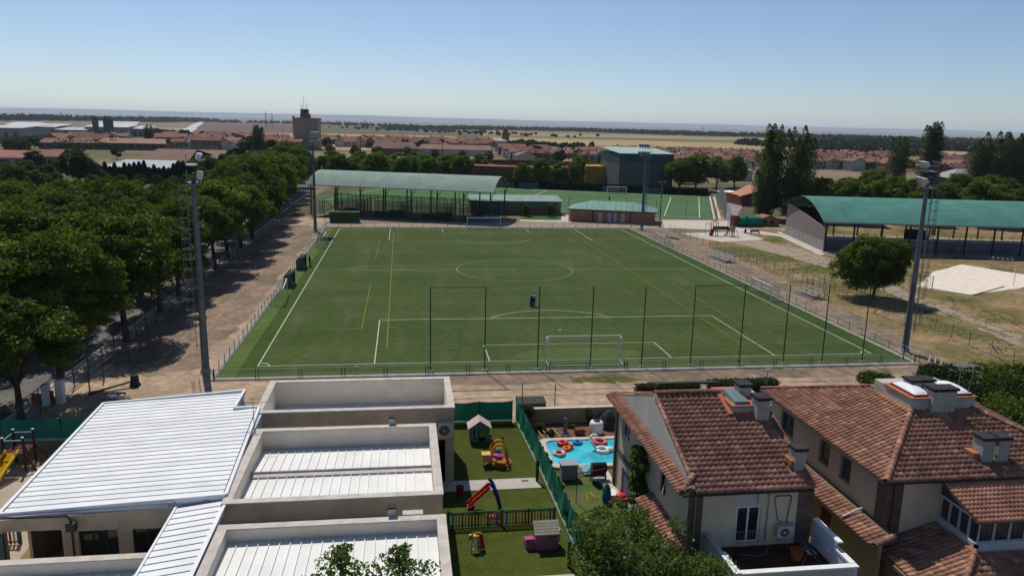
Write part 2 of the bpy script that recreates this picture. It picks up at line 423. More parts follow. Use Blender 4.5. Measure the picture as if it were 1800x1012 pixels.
# country road running to the horizon, pale roof of greenhouses beside it
rd = MB()
c = [at(305, 245, .3), at(322, 234, .3), at(335, 226, .3), at(350, 217, .3), at(357, 213.4, .3)]
for a, b in zip(c[:-1], c[1:]):
    rd.quad((a[0]-9, a[1], .75), (a[0]+9, a[1], .75), (b[0]+14, b[1], .75), (b[0]-14, b[1], .75))
struct('country_road', rd, mat('bleached_road', (.50, .47, .45), (.42, .40, .38), scale=.05))

# distant table-land: a long ridge, real relief
def ridge(name, y0, depth, h, x0, x1, n, seed, m):
    rr = random.Random(seed); v = []; f = []
    rows = [(0, 0), (.35, .55), (.5, .9), (1.0, 1.0), (2.6, .96)]
    ph = [rr.uniform(0, 6.3) for _ in range(8)]
    for j, (dy, k) in enumerate(rows):
        for i in range(n+1):
            x = x0+(x1-x0)*i/n
            u = x/9000
            hh = h*(1+.10*sin(u*1.1+ph[0])+.07*sin(u*2.7+ph[1])+.05*sin(u*6.1+ph[2])+.03*sin(u*15+ph[3]))
            yy = y0+depth*dy+500*sin(u*3+ph[4])+300*sin(u*9+ph[5])
            v.append((x, yy, hh*k-3))
    for j in range(len(rows)-1):
        for i in range(n):
            a = j*(n+1)+i; f.append((a, a+1, a+n+2, a+n+1))
    struct(name, MB().add(v, f), m, smooth=True)
ridge('hills', 22000, 1500, 150, -26000, 36000, 240, 3, mat('plateau_slope', (.16, .14, .10), (.11, .105, .07), scale=.0012, rough=1))
ridge('low_hills', 13000, 900, 26, -16000, 20000, 160, 5, mat('hill_scrub', (.15, .125, .08), (.10, .09, .055), scale=.002, rough=1))

# ================================================================ NEAR GROUND SHEETS
sheet('dirt_track', [(-45.2, -16), (-45, -8), (-44.8, 30), (-45.4, 60), (-46, 100), (-46, 116), (-34, 112), (-34.0, 100), (-34.0, -3.8), (33.8, -3.8), (47, -5.5), (50, -16.5)], 0.0, DIRT, .25, 1.2)
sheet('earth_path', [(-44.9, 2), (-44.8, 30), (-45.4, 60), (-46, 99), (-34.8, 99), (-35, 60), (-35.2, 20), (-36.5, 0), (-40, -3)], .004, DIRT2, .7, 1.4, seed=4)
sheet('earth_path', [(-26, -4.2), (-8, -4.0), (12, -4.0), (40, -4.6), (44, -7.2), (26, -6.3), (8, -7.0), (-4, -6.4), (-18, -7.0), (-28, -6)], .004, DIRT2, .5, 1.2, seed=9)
sheet('rough_grass', [(-2.5, -5.2), (3, -4.8), (4.2, -6.4), (.5, -7.2), (-2.5, -6.6)], .010, DRYG, .35, .6, seed=2)
sheet('rough_grass', [(36.5, -4), (60, -22), (130, -22), (130, 120), (66, 120), (62, 88), (46, 80), (41.5, 80), (40.5, 40), (38.5, 15)], 0.0022, DRYG, .5, 1.5, seed=6)
sheet('earth_path', [(34.0, -1), (38.0, -1), (39, 15), (41, 40), (41.8, 80), (43, 97), (36, 97), (34.0, 90)], .008, DIRT2, .35, 1.2, seed=8)
sheet('gravel_path', [at(1285, 425, .012)[:2], at(1400, 455, .012)[:2], at(1480, 478, .012)[:2], at(1600, 530, .012)[:2], at(1800, 610, .012)[:2], at(1800, 592, .012)[:2], at(1640, 534, .012)[:2], at(1500, 465, .012)[:2], at(1400, 437, .012)[:2], at(1300, 414, .012)[:2]], .012, GRAVEL, .45, 1.3, seed=12)
sheet('rough_grass', [at(x, y)[:2] for x, y in ((1645, 545), (1790, 594), (1760, 590), (1680, 562))], .018, DRYG, .3, 1.0, seed=14)
sheet('bare_patch', [at(x, y)[:2] for x, y in ((1500, 560), (1560, 600), (1660, 640), (1560, 620), (1480, 590), (1440, 565))], .0142, DIRT2, .8, 1.2, seed=15)
sheet('gravel_yard', [(-37, 96.3), (-38, 103), (-10, 103.2), (10, 106), (21.5, 111.6), (22, 109.4), (41, 102.5), (45, 112), (66, 113), (72, 96), (60, 97), (44, 96.6)], .0062, GRAVEL, .2, 1.5, seed=16)
sheet('playground_sand', [at(x, y)[:2] for x, y in ((1196, 410), (1300, 407), (1345, 421), (1268, 425), (1240, 421))], .016, PALEC, .25, 1, seed=17)
sheet('concrete_apron', [at(x, y)[:2] for x, y in ((1165, 386.5), (1292, 388), (1300, 404), (1250, 404), (1168, 400.5))], .012, PALEC, .1, 2, seed=18)
sheet('paved_path', [at(x, y)[:2] for x, y in ((1292, 392), (1298, 400), (1380, 413), (1450, 447), (1442, 449), (1372, 416), (1292, 406))], .020, PALEC)
sheet('gravel_path', [at(x, y)[:2] for x, y in ((1262, 388), (1292, 388), (1306, 360), (1300, 345), (1262, 345), (1272, 365))], .016, mat('grey_path', (.26, .235, .23), (.21, .19, .185), scale=.4), .2, 2)
sheet('rough_grass', [at(x, y)[:2] for x, y in ((1259, 383), (1272, 384), (1279, 370), (1262, 366))], .022, DRYG)
sheet('earth_path', [at(x, y)[:2] for x, y in ((1300, 392), (1390, 408), (1388, 402), (1340, 396), (1300, 388))], .024, GRAVEL)
sheet('lawn_patch', [at(x, y)[:2] for x, y in ((912, 378), (985, 379), (986, 387), (918, 386))], .014, LAWN)
sheet('paved_path', [at(x, y)[:2] for x, y in ((915, 386), (986, 387.5), (988, 378), (999, 378), (999, 390), (912, 389))], .018, PALEC)
# road, kerb and pavement beside the street trees
sheet('road', [(-47.0, -60), (-46.4, 260), (-53, 260), (-54.5, -60)], .006, ASPH)
K = MB().box(-47.0, -46.7, -60, 200, -.02, .13); struct('kerb', K, PALEC)
sheet('pavement', [(-46.7, -60), (-46.7, 110), (-45.0, 110), (-45.0, -60)], .02, mat('pink_pavement', (.40, .32, .27), (.33, .26, .23), scale=.8, dirt=.2), .05, 2)
sheet('forest_floor', [(-54.5, -60), (-53, 260), (-160, 260), (-160, -60)], .0, mat('leaf_litter', (.10, .085, .05), (.06, .065, .03), scale=.3, rough=1))
sheet('park_ground', [(-46.4, 112), (-40, 240), (260, 240), (260, 100), (62, 112), (40, 122), (-34, 124)], -.004, mat('park_earth', (.12, .105, .065), (.08, .08, .04), scale=.1, rough=1))
sheet('nursery_ground', [(-46, -60), (-46, -16), (-28, -16), (-28, -60)], .005, mat('nursery_soil', (.27, .21, .14), (.16, .14, .06), scale=.5, rough=1, bump=.4), .1, 2)
sheet('nursery_paving', [(-60, -36), (-60, -33.2), (-33.4, -33.2), (-33.4, -36.5), (-33, -60), (-60, -60)], .012, mat('warm_paving', (.48, .40, .31), (.40, .34, .27), scale=.6))

# wheel ruts and scattered stones on the dirt
rt_ = MB(); r0_ = random.Random(31)
for yb, x0_, x1_ in ((-8.2, -30, 45), (-9.9, -28, 46)):
    pts_ = [(x0_+i*2.5, yb+.25*sin(i*.5+yb)+r0_.uniform(-.08, .08)) for i in range(int((x1_-x0_)/2.5))]
    for a, b in zip(pts_[:-1], pts_[1:]): rt_.quad((a[0], a[1]-.16, .009), (b[0], b[1]-.16, .009), (b[0], b[1]+.16, .009), (a[0], a[1]+.16, .009))
for xb in (-38.6, -40.4):
    pts_ = [(xb+.3*sin(i*.4)+r0_.uniform(-.08, .08), -2+i*2.6) for i in range(38)]
    for a, b in zip(pts_[:-1], pts_[1:]): rt_.quad((a[0]-.17, a[1], .009), (a[0]+.17, a[1], .009), (b[0]+.17, b[1], .009), (b[0]-.17, b[1], .009))
struct('wheel_ruts', rt_, mat('rut_dirt', (.22, .165, .12), (.30, .22, .16), scale=1.1, rough=1, dirt=.3, grain=.3))
sn = MB()
for _ in range(420):
    x_, y_ = (r0_.uniform(-44, -35), r0_.uniform(-12, 95)) if r0_.random() < .5 else (r0_.uniform(-34, 46), r0_.uniform(-15, -4.2))
    s_ = r0_.uniform(.03, .08); sn.add([(x_-s_, y_-s_*.7, 0), (x_+s_, y_-s_*.8, 0), (x_+s_*.8, y_+s_, 0), (x_-s_, y_+s_*.7, 0), (x_, y_, s_*.9)], [(0, 1, 4), (1, 2, 4), (2, 3, 4), (3, 0, 4)])
struct('stones', sn, mat('track_stone', (.34, .28, .23), (.22, .18, .15), scale=.8, island=.3), 'stuff')
tu = []; rng0 = np.random.default_rng(8)
for _ in range(900):
    x_, y_ = rng0.uniform(41.5, 60), rng0.uniform(-8, 60)
    for k in range(9):
        x_ += rng0.normal(0, .16); y_ += rng0.normal(0, .16)
        a_ = rng0.uniform(0, 6.28); l_ = rng0.uniform(.05, .15); w_ = .05; c_, s_ = cos(a_), sin(a_)
        tu += [(x_-s_*w_, y_+c_*w_, 0), (x_+s_*w_, y_-c_*w_, 0), (x_+c_*l_*.6+s_*w_*.2, y_+s_*l_*.6, l_), (x_+c_*l_*.6-s_*w_*.2, y_+s_*l_*.6, l_)]
me_ = np_mesh('grass_tufts', np.array(tu)); me_.materials.append(mat('dry_tuft', (.26, .22, .09), (.16, .16, .05), scale=.15, rough=1)); struct('grass_tufts', me_, None, 'stuff')
# ================================================================ FOOTBALL PITCH
W, L = 61.68, 94.28
PMB = MB().box(-34.2, 33.6, -3.9, 96.4, -.01, .03)
struct('pitch_kerb', MB().box(-34.2, -33.75, -3.3, 96.4, -.012, .10).box(33.15, 33.6, -3.3, 96.4, -.012, .10).box(-34.2, 33.6, -3.9, -3.28, -.012, .101).box(-34.2, 33.6, 96.0, 96.4, -.012, .099), CONC)
struct('pitch_turf', MB().quad((-33.75, -3.28, .02), (33.15, -3.28, .02), (33.15, 96, .02), (-33.75, 96, .02)), TURF)
struct('turf_border', MB().quad((-33.75, -3.28, .026), (-32.35, -3.28, .026), (-32.1, 96, .026), (-33.75, 96, .026)), TURF2)
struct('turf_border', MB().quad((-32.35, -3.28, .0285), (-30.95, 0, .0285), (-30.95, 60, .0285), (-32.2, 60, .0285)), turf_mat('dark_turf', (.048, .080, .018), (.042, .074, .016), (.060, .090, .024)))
struct('turf_wear', MB().quad(*[(6.5*cos(a), 1.6+2.6*sin(a)*(1 if sin(a) > 0 else .7), .027) for a in [2*pi*k/24 for k in range(24)]]), TURF2)
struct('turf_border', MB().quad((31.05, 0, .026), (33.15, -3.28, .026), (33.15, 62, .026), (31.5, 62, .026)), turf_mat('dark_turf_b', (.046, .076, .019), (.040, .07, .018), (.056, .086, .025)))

def lines(mb, segs, w, z):
    for a, b in segs:
        d = Vector((b[0]-a[0], b[1]-a[1])); d.normalize(); n = Vector((-d.y, d.x))*w/2
        e = d*w/2
        mb.quad((a[0]-n.x-e.x, a[1]-n.y-e.y, z), (b[0]-n.x+e.x, b[1]-n.y+e.y, z), (b[0]+n.x+e.x, b[1]+n.y+e.y, z), (a[0]+n.x-e.x, a[1]+n.y-e.y, z))
def arc(mb, c, r, a0, a1, w, z, n=48):
    for i in range(n):
        p = a0+(a1-a0)*i/n; q = a0+(a1-a0)*(i+1)/n
        mb.quad(*[(c[0]+rr*cos(t), c[1]+rr*sin(t), z) for rr, t in ((r-w/2, p), (r+w/2, p), (r+w/2, q), (r-w/2, q))])
WL = mat('white_line', (.50, .54, .44), (.38, .44, .32), scale=2, rough=.9)
WL2 = mat('worn_white_line', (.30, .36, .24), (.22, .28, .17), scale=2, rough=.9)
YL = mat('yellow_line', (.27, .18, .035), (.17, .14, .035), scale=.4, rough=.9)
h = W/2; lw = .105
ml = MB()
lines(ml, [((-h, 0), (-h, L)), ((h, 0), (h, L))], .11, .030)
struct('touch_line', ml, WL)
ml = MB(); z = .0345
lines(ml, [((-h+.1, 0), (h-.1, 0)), ((-h+.1, L), (h-.1, L)), ((-20.16, .1), (-20.16, 16.5)), ((20.16, .1), (20.16, 16.5)), ((-9.16, .1), (-9.16, 5.5)), ((9.16, .1), (9.16, 5.5)),
    ((-20.16, L-.1), (-20.16, L-16.5)), ((20.16, L-.1), (20.16, L-16.5)), ((-9.16, L-.1), (-9.16, L-5.5)), ((9.16, L-.1), (9.16, L-5.5))], lw, z)
struct('pitch_marking', ml, WL)
ml = MB(); z = .039
lines(ml, [((-20.0, 16.5), (20.0, 16.5)), ((-9.0, 5.5), (9.0, 5.5)), ], .14, z)
ml2 = MB(); lines(ml2, [((-20.0, L-16.5), (20.0, L-16.5)), ((-9.0, L-5.5), (9.0, L-5.5)), ((-h+.1, L/2), (h-.1, L/2))], .13, z)
arc(ml2, (0, L/2), 9.15, 0, 2*pi, .13, .043, 72)
struct('pitch_marking', ml2, mat('faded_line', (.26, .31, .20), (.17, .22, .12), scale=1.2, rough=.9))
th = math.acos(5.5/9.15)
arc(ml, (0, 11), 9.15, pi/2-th, pi/2+th, .13, .043, 24); arc(ml, (0, L-11), 9.15, -pi/2-th, -pi/2+th, .13, .043, 24)
for x, a in ((-h, 0), (h, pi/2)): arc(ml, (x, 0), 1, a, a+pi/2, .12, .043, 8)
for x, a in ((-h, -pi/2), (h, pi)): arc(ml, (x, L), 1, a, a+pi/2, .12, .043, 8)
for p in ((0, 11), (0, L-11), (0, L/2)): ml.quad(*[(p[0]+.16*cos(i*pi/4), p[1]+.16*sin(i*pi/4), .047) for i in range(8)])
struct('pitch_marking', ml, mat('thin_white_line', (.46, .51, .38), (.33, .38, .26), scale=1.5, rough=.9))
ml = MB()
lines(ml, [((-19.1, 5.0), (-19.4, 90)), ((-22.0, 12.6), (-22.0, 36)), ((-22.0, 57), (-22.0, 80)), ((18.4, 4.0), (18.4, 92)), ((21.9, 57), (21.9, 80)), ((21.9, 12), (21.9, 36))], .10, .052)
struct('small_pitch_marking', ml, YL)
ml = MB()
lines(ml, [((-30.6, 12.6), (-22.1, 12.6)), ((-30.6, 4.8), (30.6, 4.0)), ((-30.6, 36), (-22.1, 36)), ((-30.6, 57), (-22.1, 57)), ((-30.6, 80), (-22.1, 80)), ((-30.6, 90.5), (30.6, 90.5)),
           ((22, 36), (30.6, 36)), ((22, 57), (30.6, 57)), ((22, 12), (30.6, 12)), ((22, 80), (30.6, 80)), ((-30.6, 45.0), (-19, 45.0))], .09, .056)
struct('small_pitch_marking', ml, mat('worn_yellow_line', (.20, .21, .05), (.14, .18, .045), scale=.5, rough=.9))

# second pitch beyond, turned a little against the first
NR = (60.0, 113.3); d2 = (-.932, .362); e2 = (.362, .932)
def P2(s, t): return (NR[0]+d2[0]*s+e2[0]*t, NR[1]+d2[1]*s+e2[1]*t)
struct('second_pitch_turf', MB().quad(*[(*P2(*q), .02) for q in ((0, 0), (112, 0), (112, 69), (0, 69))]), GREENC)
ml = MB()
lines(ml, [(P2(3, 3), P2(3, 66)), (P2(3, 66), P2(108, 66)), (P2(108, 66), P2(108, 3)), (P2(108, 3), P2(3, 3)), (P2(55, 3), P2(55, 66)), (P2(12, 3), P2(12, 60))], .22, .028)
struct('second_pitch_marking', ml, mat('pitch2_line', (.50, .55, .46), scale=1))
struct('pale_kerb', MB().fbox(frame(P2(0, 0), e2), 0, 69, .4, .9, -.01, .12).fbox(frame(P2(0, 0), e2), 0, 69, 1.7, 2.3, -.01, .13), PALEC)

# sand court
sp = [at(x, y)[:2] for x, y in ((1612, 503), (1640, 478), (1690, 465), (1860, 492), (1790, 507), (1705, 518))]
sheet('sand_court', sp, .03, mat('pale_sand', (.70, .61, .52), (.62, .54, .45), scale=.7, rough=1, bump=.35, bscale=6, grain=.06), .12, 1, seed=3)
# ================================================================ TREES
LEAF = leaf_mat('leaf_elm', (.036, .062, .010), (.105, .138, .020), .5)
LEAFB = leaf_mat('leaf_bright', (.055, .088, .013), (.125, .165, .022), .5)
LEAFO = leaf_mat('leaf_olive', (.045, .062, .016), (.10, .115, .028), .45)
LEAFD = leaf_mat('leaf_dark', (.024, .042, .012), (.038, .058, .015), .35)
LEAFP = leaf_mat('leaf_poplar', (.036, .056, .022), (.075, .098, .036), .42)
LEAFC = leaf_mat('leaf_conifer', (.012, .022, .012), (.020, .032, .016), .15)
LEAFN = leaf_mat('leaf_maple', (.065, .105, .024), (.115, .155, .042), .45, .1)
LEAFR = leaf_mat('leaf_hedge', (.030, .050, .012), (.060, .050, .015), .35)
rng = np.random.default_rng(11)

def leaves(centres, normals, size, jitter=.9):
    """kite shaped leaves (or sprays) at centres, facing roughly along normals"""
    n = len(centres)
    nn = normals + rng.normal(0, jitter, (n, 3)); nn /= np.linalg.norm(nn, axis=1)[:, None]
    r = rng.normal(0, 1, (n, 3)); u = np.cross(nn, r); u /= np.linalg.norm(u, axis=1)[:, None]; v = np.cross(nn, u)
    s = size*rng.uniform(.65, 1.35, n)[:, None]
    V = np.stack([centres-u*s*.62, centres-v*s*.34-u*s*.05, centres+u*s*.62, centres+v*s*.34+u*s*.05], 1)
    return V.reshape(-1, 3)

def clumpy(cent, rad, n_per, size, flat=.8):
    """leaves over the outside of many clumps"""
    out = []
    for c, r in zip(cent, rad):
        k = int(n_per*r*r)
        d = rng.normal(0, 1, (k, 3)); d /= np.linalg.norm(d, axis=1)[:, None]
        d[:, 2] = np.where(d[:, 2] < -.3, -d[:, 2]*.6, d[:, 2])
        rr = r*(rng.uniform(.45, 1.0, k)**.5)[:, None]*(1+.18*np.sin(d[:, :1]*5+c[0]*3)*np.cos(d[:, 1:2]*6+c[1]*2))
        p = c+d*rr*np.array([1, 1, flat])
        out.append(leaves(p, d+np.array([0, 0, .35]), size))
    return np.concatenate(out)

def crown_round(seed, rx, rz, zc, n_cl=46, cl=(.8, 1.5), n_per=95, size=.34, flip=-.55):
    global rng
    rng = np.random.default_rng(seed)
    cs = []; rs = []
    lob = rng.normal(0, 1, (7, 3)); lob /= np.linalg.norm(lob, axis=1)[:, None]
    for i in range(n_cl):
        d = rng.normal(0, 1, 3); d /= np.linalg.norm(d)
        if d[2] < flip: d[2] *= -.5
        k = .66+.40*max(0, max(lob@d))**3 - .12*rng.random()
        q = rng.uniform(.55, 1.0)**.4
        r = rng.uniform(*cl)
        cs.append(np.array([d[0]*rx*k*q, d[1]*rx*k*q, zc+d[2]*rz*k*q])); rs.append(r)
    return clumpy(np.array(cs), rs, n_per, size)

def limb_mesh(seed, h0, r0, rx, zc, n=6, forks=2):
    rr = random.Random(seed); mb = MB()
    top = Vector((rr.uniform(-.2, .2), rr.uniform(-.2, .2), h0))
    mb.tube((0, 0, -.1), (top.x*.3, top.y*.3, h0*.35), r0*1.25, r0*.95, 8); mb.tube((top.x*.3, top.y*.3, h0*.35), top, r0*.95, r0*.8, 8)
    for i in range(n):
        a = 2*pi*i/n+rr.uniform(-.3, .3); k = rr.uniform(.45, .8)
        m1 = top+Vector((cos(a)*rx*k*.45, sin(a)*rx*k*.45, (zc-h0)*rr.uniform(.4, .7)))
        e = m1+Vector((cos(a)*rx*k*.5, sin(a)*rx*k*.5, (zc-h0)*rr.uniform(.3, 1.1)))
        mb.tube(top, m1, r0*.5, r0*.3, 6); mb.tube(m1, e, r0*.3, r0*.08, 5)
        for _ in range(forks):
            f = m1+Vector((rr.uniform(-1, 1)*rx*.35, rr.uniform(-1, 1)*rx*.35, rr.uniform(.3, 1)*(zc-h0)))
            mb.tube(m1, f, r0*.22, r0*.06, 5)
    return mb

def make_tree(name, label, cat, crown_np, trunk_mb, leafm, group=None, loc=(0, 0, 0)):
    T = Thing(name, loc, label, cat, group)
    me = np_mesh('crown', crown_np); me.materials.append(leafm); T.part('crown', me, None)
    T.part('trunk', trunk_mb, BARK, local=True)
    return T.o

# prototypes (built at first use place, others are copies)
TREE_H = 10.0
protos = []
first = {}
def bcrown(i, low=False):
    shapes = [(4.5, 4.3, 6.7), (4.0, 4.8, 6.9), (4.7, 4.0, 6.2), (4.2, 4.5, 6.8), (4.5, 4.7, 6.6)]
    rx, rz, zc = shapes[i]
    if low: return crown_round(60+i, rx*.9, rz*.98, 4.7, 100, (.6, 1.35), 210, .27, -.9), limb_mesh(40+i, 1.2, .24, rx*.8, 4.2)
    return crown_round(20+i, rx, rz, zc, 110, (.6, 1.35), 270, .215, -.7), limb_mesh(30+i, 3.0, .24, rx, zc)
used_proto = {}
def plant(i, loc, sc, rz, label, group, name='broadleaf_tree', leafm=None):
    key = (i, name)
    if key not in used_proto:
        c_, t_ = bcrown(i, name != 'broadleaf_tree')
        used_proto[key] = make_tree(name, label, 'tree', c_, t_, leafm or (LEAF, LEAFB, LEAF, LEAFO, LEAF)[i], group, loc)
        o = used_proto[key]; o.rotation_euler = (0, 0, rz); o.scale = sc if hasattr(sc, '__len__') else (sc,)*3
        return o
    return copy_tree(used_proto[key], loc, rz, sc, label, group)

rt = random.Random(5)
# the row of street trees along the pavement, nearest first
row = [(-12.3, .95, 'dark low street tree at the left edge, beside the green screen fence'),
       (-6.0, 1.22, 'tall street tree with a white painted trunk base beside the nursery fence'),
       (9.2, 1.30, 'biggest street tree, just left of the light mast'),
       (21.5, 1.12, 'street tree at the fence, first beyond the big tree left of the near light mast'),
       (30.5, 1.08, 'street tree at the fence, second beyond the big tree left of the near light mast'),
       (39.5, 1.15, 'street tree at the fence, third beyond the big tree left of the near light mast'),
       (48.5, 1.2, 'street tree at the fence beside the far dugout'),
       (58.5, 1.25, 'street tree at the fence beyond the dugouts, opposite the far part of the pitch'),
       (68.5, 1.28, 'street tree at the fence, second nearest to the far left corner of the pitch'),
       (79.0, 1.32, 'street tree at the fence nearest to the far left corner of the pitch')]
for k, (y, s, lab) in enumerate(row):
    plant(k % 5, (-45.7+rt.uniform(-.4, .4), y), (s*rt.uniform(1.04, 1.12), s*rt.uniform(1.0, 1.1), s), rt.uniform(0, 6.3), lab, 'street trees along the pitch')
for k, y in enumerate((90, 101, 111, 122, 134, 146, 158, 171, 184, 198)):
    s = 1.36+rt.uniform(-.08, .14)
    plant(rt.randrange(5), (-47+rt.uniform(-1, 1)-k*.7, y), s, rt.uniform(0, 6.3), 'leafy tree in the row left of the pavilion roof, %s beyond the pitch corner' % nth(k+1), 'trees running back left of the pavilion')
# wood left of the road
k = 0
for iy in range(10):
    for ix in range(6):
        x = -56.5-ix*9.6+rt.uniform(-1.8, 1.8); y = -14+iy*9.3+rt.uniform(-1.8, 1.8)+ix*1.0
        if x < -100 and y < 15: continue
        if y > 62 and ix > 3: continue
        if -84 < x < -74 and 36 < y < 50: continue
        s = rt.uniform(.98, 1.42) if iy < 7 else rt.uniform(1.0, 1.16)
        plant(rt.randrange(5), (x, y), (s*1.08, s*1.08, s), rt.uniform(0, 6.3), 'tree of the dense wood, %s row from the street, %s from its near end' % (nth(ix+1), nth(iy+1)), 'trees of the wood left of the street')
for k, (x, y, s) in enumerate(((-60, 84, .95), (-70, 88, .9), (-58, 96, 1.0), (-82, 92, .85), (-58, 112, 1.0), (-66, 128, 1.0), (-59, 142, 1.05), (-64, 158, 1.1), (-61, 176, 1.1), (-70, 190, 1.05), (-95, 84, .8), (-108, 80, .85), (-118, 60, .95), (-112, 34, 1.0))):
    plant(rt.randrange(5), (x, y), s, rt.uniform(0, 6.3), 'green tree at the back edge of the wood left of the street, %s one' % nth(k+1), 'back edge trees of the wood')
# belt behind the second pitch
for i in range(22):
    x = -72+i*3.6+rt.uniform(-1.5, 1.5); y = 216+(i % 3)*9+rt.uniform(-3, 3)
    s = rt.uniform(1.0, 1.32)
    plant(rt.randrange(5), (x, y), s, rt.uniform(0, 6.3), 'bright green tree in the belt behind the curved pavilion roof, %s from the left' % nth(i+1), 'trees of the belt behind the pavilion', 'belt_tree', LEAFB)
for i, (x, y, s) in enumerate(((-28, 244, 1.2), (-12, 248, 1.2), (2, 250, 1.15), (14, 250, 1.1), (-36, 255, 1.15), (-58, 245, 1.1), (-45, 250, 1.1), (-20, 262, 1.1))):
    plant(i % 5, (x, y), s, rt.uniform(0, 6.3), 'green tree behind the belt beyond the pavilion, %s of the back row' % nth(i+1), 'back trees of the belt', 'belt_tree')
# trees before the bullring
for i, ((x, y), s, lab) in enumerate((((25.5, 205), 1.02, 'dark rounded tree before the bullring, leftmost of four'), ((32.0, 206), 1.2, 'tall tree before the bullring, second from the left of four'),
        ((39.0, 207), 1.08, 'bright tree before the bullring, third from the left of four'), ((46.5, 207.5), 1.22, 'tree before the bullring nearest to the yellow wall'))):
    plant(i % 5, (x, y), (s*.78, s*.78, s), rt.uniform(0, 6.3), lab, 'trees before the bullring', 'belt_tree')
for i, ((x, y), s, lab) in enumerate((((82.5, 199), 1.35, 'dark tree right of the tall handball wall'), ((89.5, 201), 1.5, 'bright green tree second right of the tall handball wall'),
        ((103, 214), 1.4, 'dark round tree behind the second pitch, left of the white umbrellas'), ((112, 217), 1.35, 'round tree behind the white umbrellas, beside the poplars'), ((97, 236), 1.1, 'tree between the grey barrel roof and the handball wall'))):
    plant(i % 5, (x, y), s, rt.uniform(0, 6.3), lab, 'trees behind the second pitch', 'belt_tree')
# big lone tree by the sand court: round, shaggy
cr = crown_round(77, 5.5, 4.0, 4.6, 210, (.8, 1.3), 190, .22, -.95)
make_tree('shaggy_tree', 'large round shaggy tree with its shadow on the grass beside the sand court', 'tree', cr, limb_mesh(78, 1.5, .22, 3.5, 4.6, 8), LEAFD if False else LEAF, None, (46.8, 24.6, 0))
# wood behind the right stand
for i in range(13):
    x = 88+i*6.6+rt.uniform(-2, 2); y = 112-i*1.2+rt.uniform(-4, 6)
    s = rt.uniform(1.05, 1.35)
    plant(rt.randrange(5), (x, y), (s*1.1, s*1.1, s), rt.uniform(0, 6.3), 'bushy tree just behind the turquoise stand roof, %s from its left end' % nth(i+1), 'trees behind the turquoise roof', 'belt_tree')
for i in range(8):
    x = 100+i*11+rt.uniform(-2, 2); y = 138+rt.uniform(-4, 6)
    plant(rt.randrange(5), (x, y), rt.uniform(.9, 1.2), rt.uniform(0, 6.3), 'tree in the second row behind the turquoise stand roof, %s from the left' % nth(i+1), 'second row trees behind the turquoise roof')
# mid-distance single trees
for i, (px, py, s, lab) in enumerate(((137, 330, 1.35, 'huge dark tree beside the low white building on the left'), (30, 275, .9, 'green tree before the long brown roofs at far left'), (60, 262, .95, 'small green tree behind the white building at far left'),
        (120, 250, .9, 'tree before the white factory sheds, left one'), (150, 246, .8, 'tree before the white factory sheds, middle one'), (183, 251, .8, 'tree before the white factory sheds, right one'),
        (60, 305, .95, 'pale green tree before the white building corner'), (205, 280, .8, 'tree beside the brown tennis hall roof'), (440, 290, 1.5, 'large tree at the foot of the poplar cluster left of the silo'), (475, 285, 1.3, 'tree between the poplar cluster and the silo'),
        (415, 300, 1.1, 'tree left of the tiled pyramid roof'), (575, 262, 1.0, 'tree at the foot of the silo'), (740, 268, 1.1, 'tree behind the belt beside long brown roofs'), (1040, 262, .8, 'tree among the pale tiled houses'), (945, 280, 1.0, 'tree left of the white houses'), (985, 290, 1.0, 'tree among the terraced houses behind the bullring'), (1060, 300, .9, 'tree behind the yellow bullring wall'))):
    x, y, _ = at(px, py)
    plant(i % 5, (x, y), s, rt.uniform(0, 6.3), lab, None, 'park_tree', LEAFD)

# poplars
def poplar(seed, H, Rr, n_sp):
    global rng
    rng = np.random.default_rng(seed); out = []
    mb = MB()
    for i in range(n_sp):
        a = rng.uniform(0, 6.3); q = rng.uniform(Rr*.15, Rr*.75)*(i > 0); bx, by = cos(a)*q, sin(a)*q
        h = H*(1-rng.uniform(0, .22)*(i > 0)*(.4+q/Rr)); n = int(h*80)
        t = rng.uniform(.12, 1, n); 
        w_ = (Rr*.40)*np.clip((1-t)/.22, 0, 1)**.6*np.clip(t/.25, .8, 1)*(1.1-.35*t)
        ang = rng.uniform(0, 2*pi, n); rr_ = w_*rng.uniform(.35, 1, n)**.5*(1+.3*np.sin(t*34+i*2+ang*2))
        lx = bx*(.45+.6*t); ly = by*(.45+.6*t)
        p = np.stack([lx+rr_*np.cos(ang), ly+rr_*np.sin(ang), t*h], 1)
        d = np.stack([np.cos(ang), np.sin(ang), np.full(n, .5)], 1)
        out.append(leaves(p, d, .32))
        mb.tube((bx*.3, by*.3, 0), (bx*.9, by*.9, h*.6), .16, .05, 5)
    mb.tube((0, 0, -.1), (0, 0, H*.5), .35, .12, 7)
    return np.concatenate(out), mb
pp = []
for s_ in range(3):
    pp.append(poplar(50+s_, 23, 4.6+s_*.4, 11))
def pop(i, x, y, H, lab, k=[0], w_=1.0):
    key = ('pop', i)
    sc = (H/23*w_, H/23*w_, H/23)
    if key not in used_proto:
        used_proto[key] = make_tree('poplar_tree', lab, 'tree', pp[i][0], pp[i][1], LEAFP, 'poplars', (x, y, 0)); o = used_proto[key]; o.scale = sc; return o
    return copy_tree(used_proto[key], (x, y), rt.uniform(0, 6.3), sc, lab, 'poplars')
pop(0, 76.5, 117, 24.2, 'tall poplar left of the turquoise stand roof, front one of the pair', w_=1.12); pop(1, 84.6, 116.5, 23.9, 'tall poplar of the pair nearer to the turquoise roof', w_=1.02)
pop(2, 80.0, 110.5, 13.5, 'shorter poplar between the pair left of the turquoise roof', w_=1.3); pop(1, 73.4, 113, 15.5, 'low bushy poplar at the left foot of the pair', w_=1.2)
pop(2, 168.5, 200, 21.5, 'slender poplar left of the right light mast', w_=.9); pop(0, 183, 200, 27.2, 'tallest poplar, right behind the right light mast', w_=1.15)
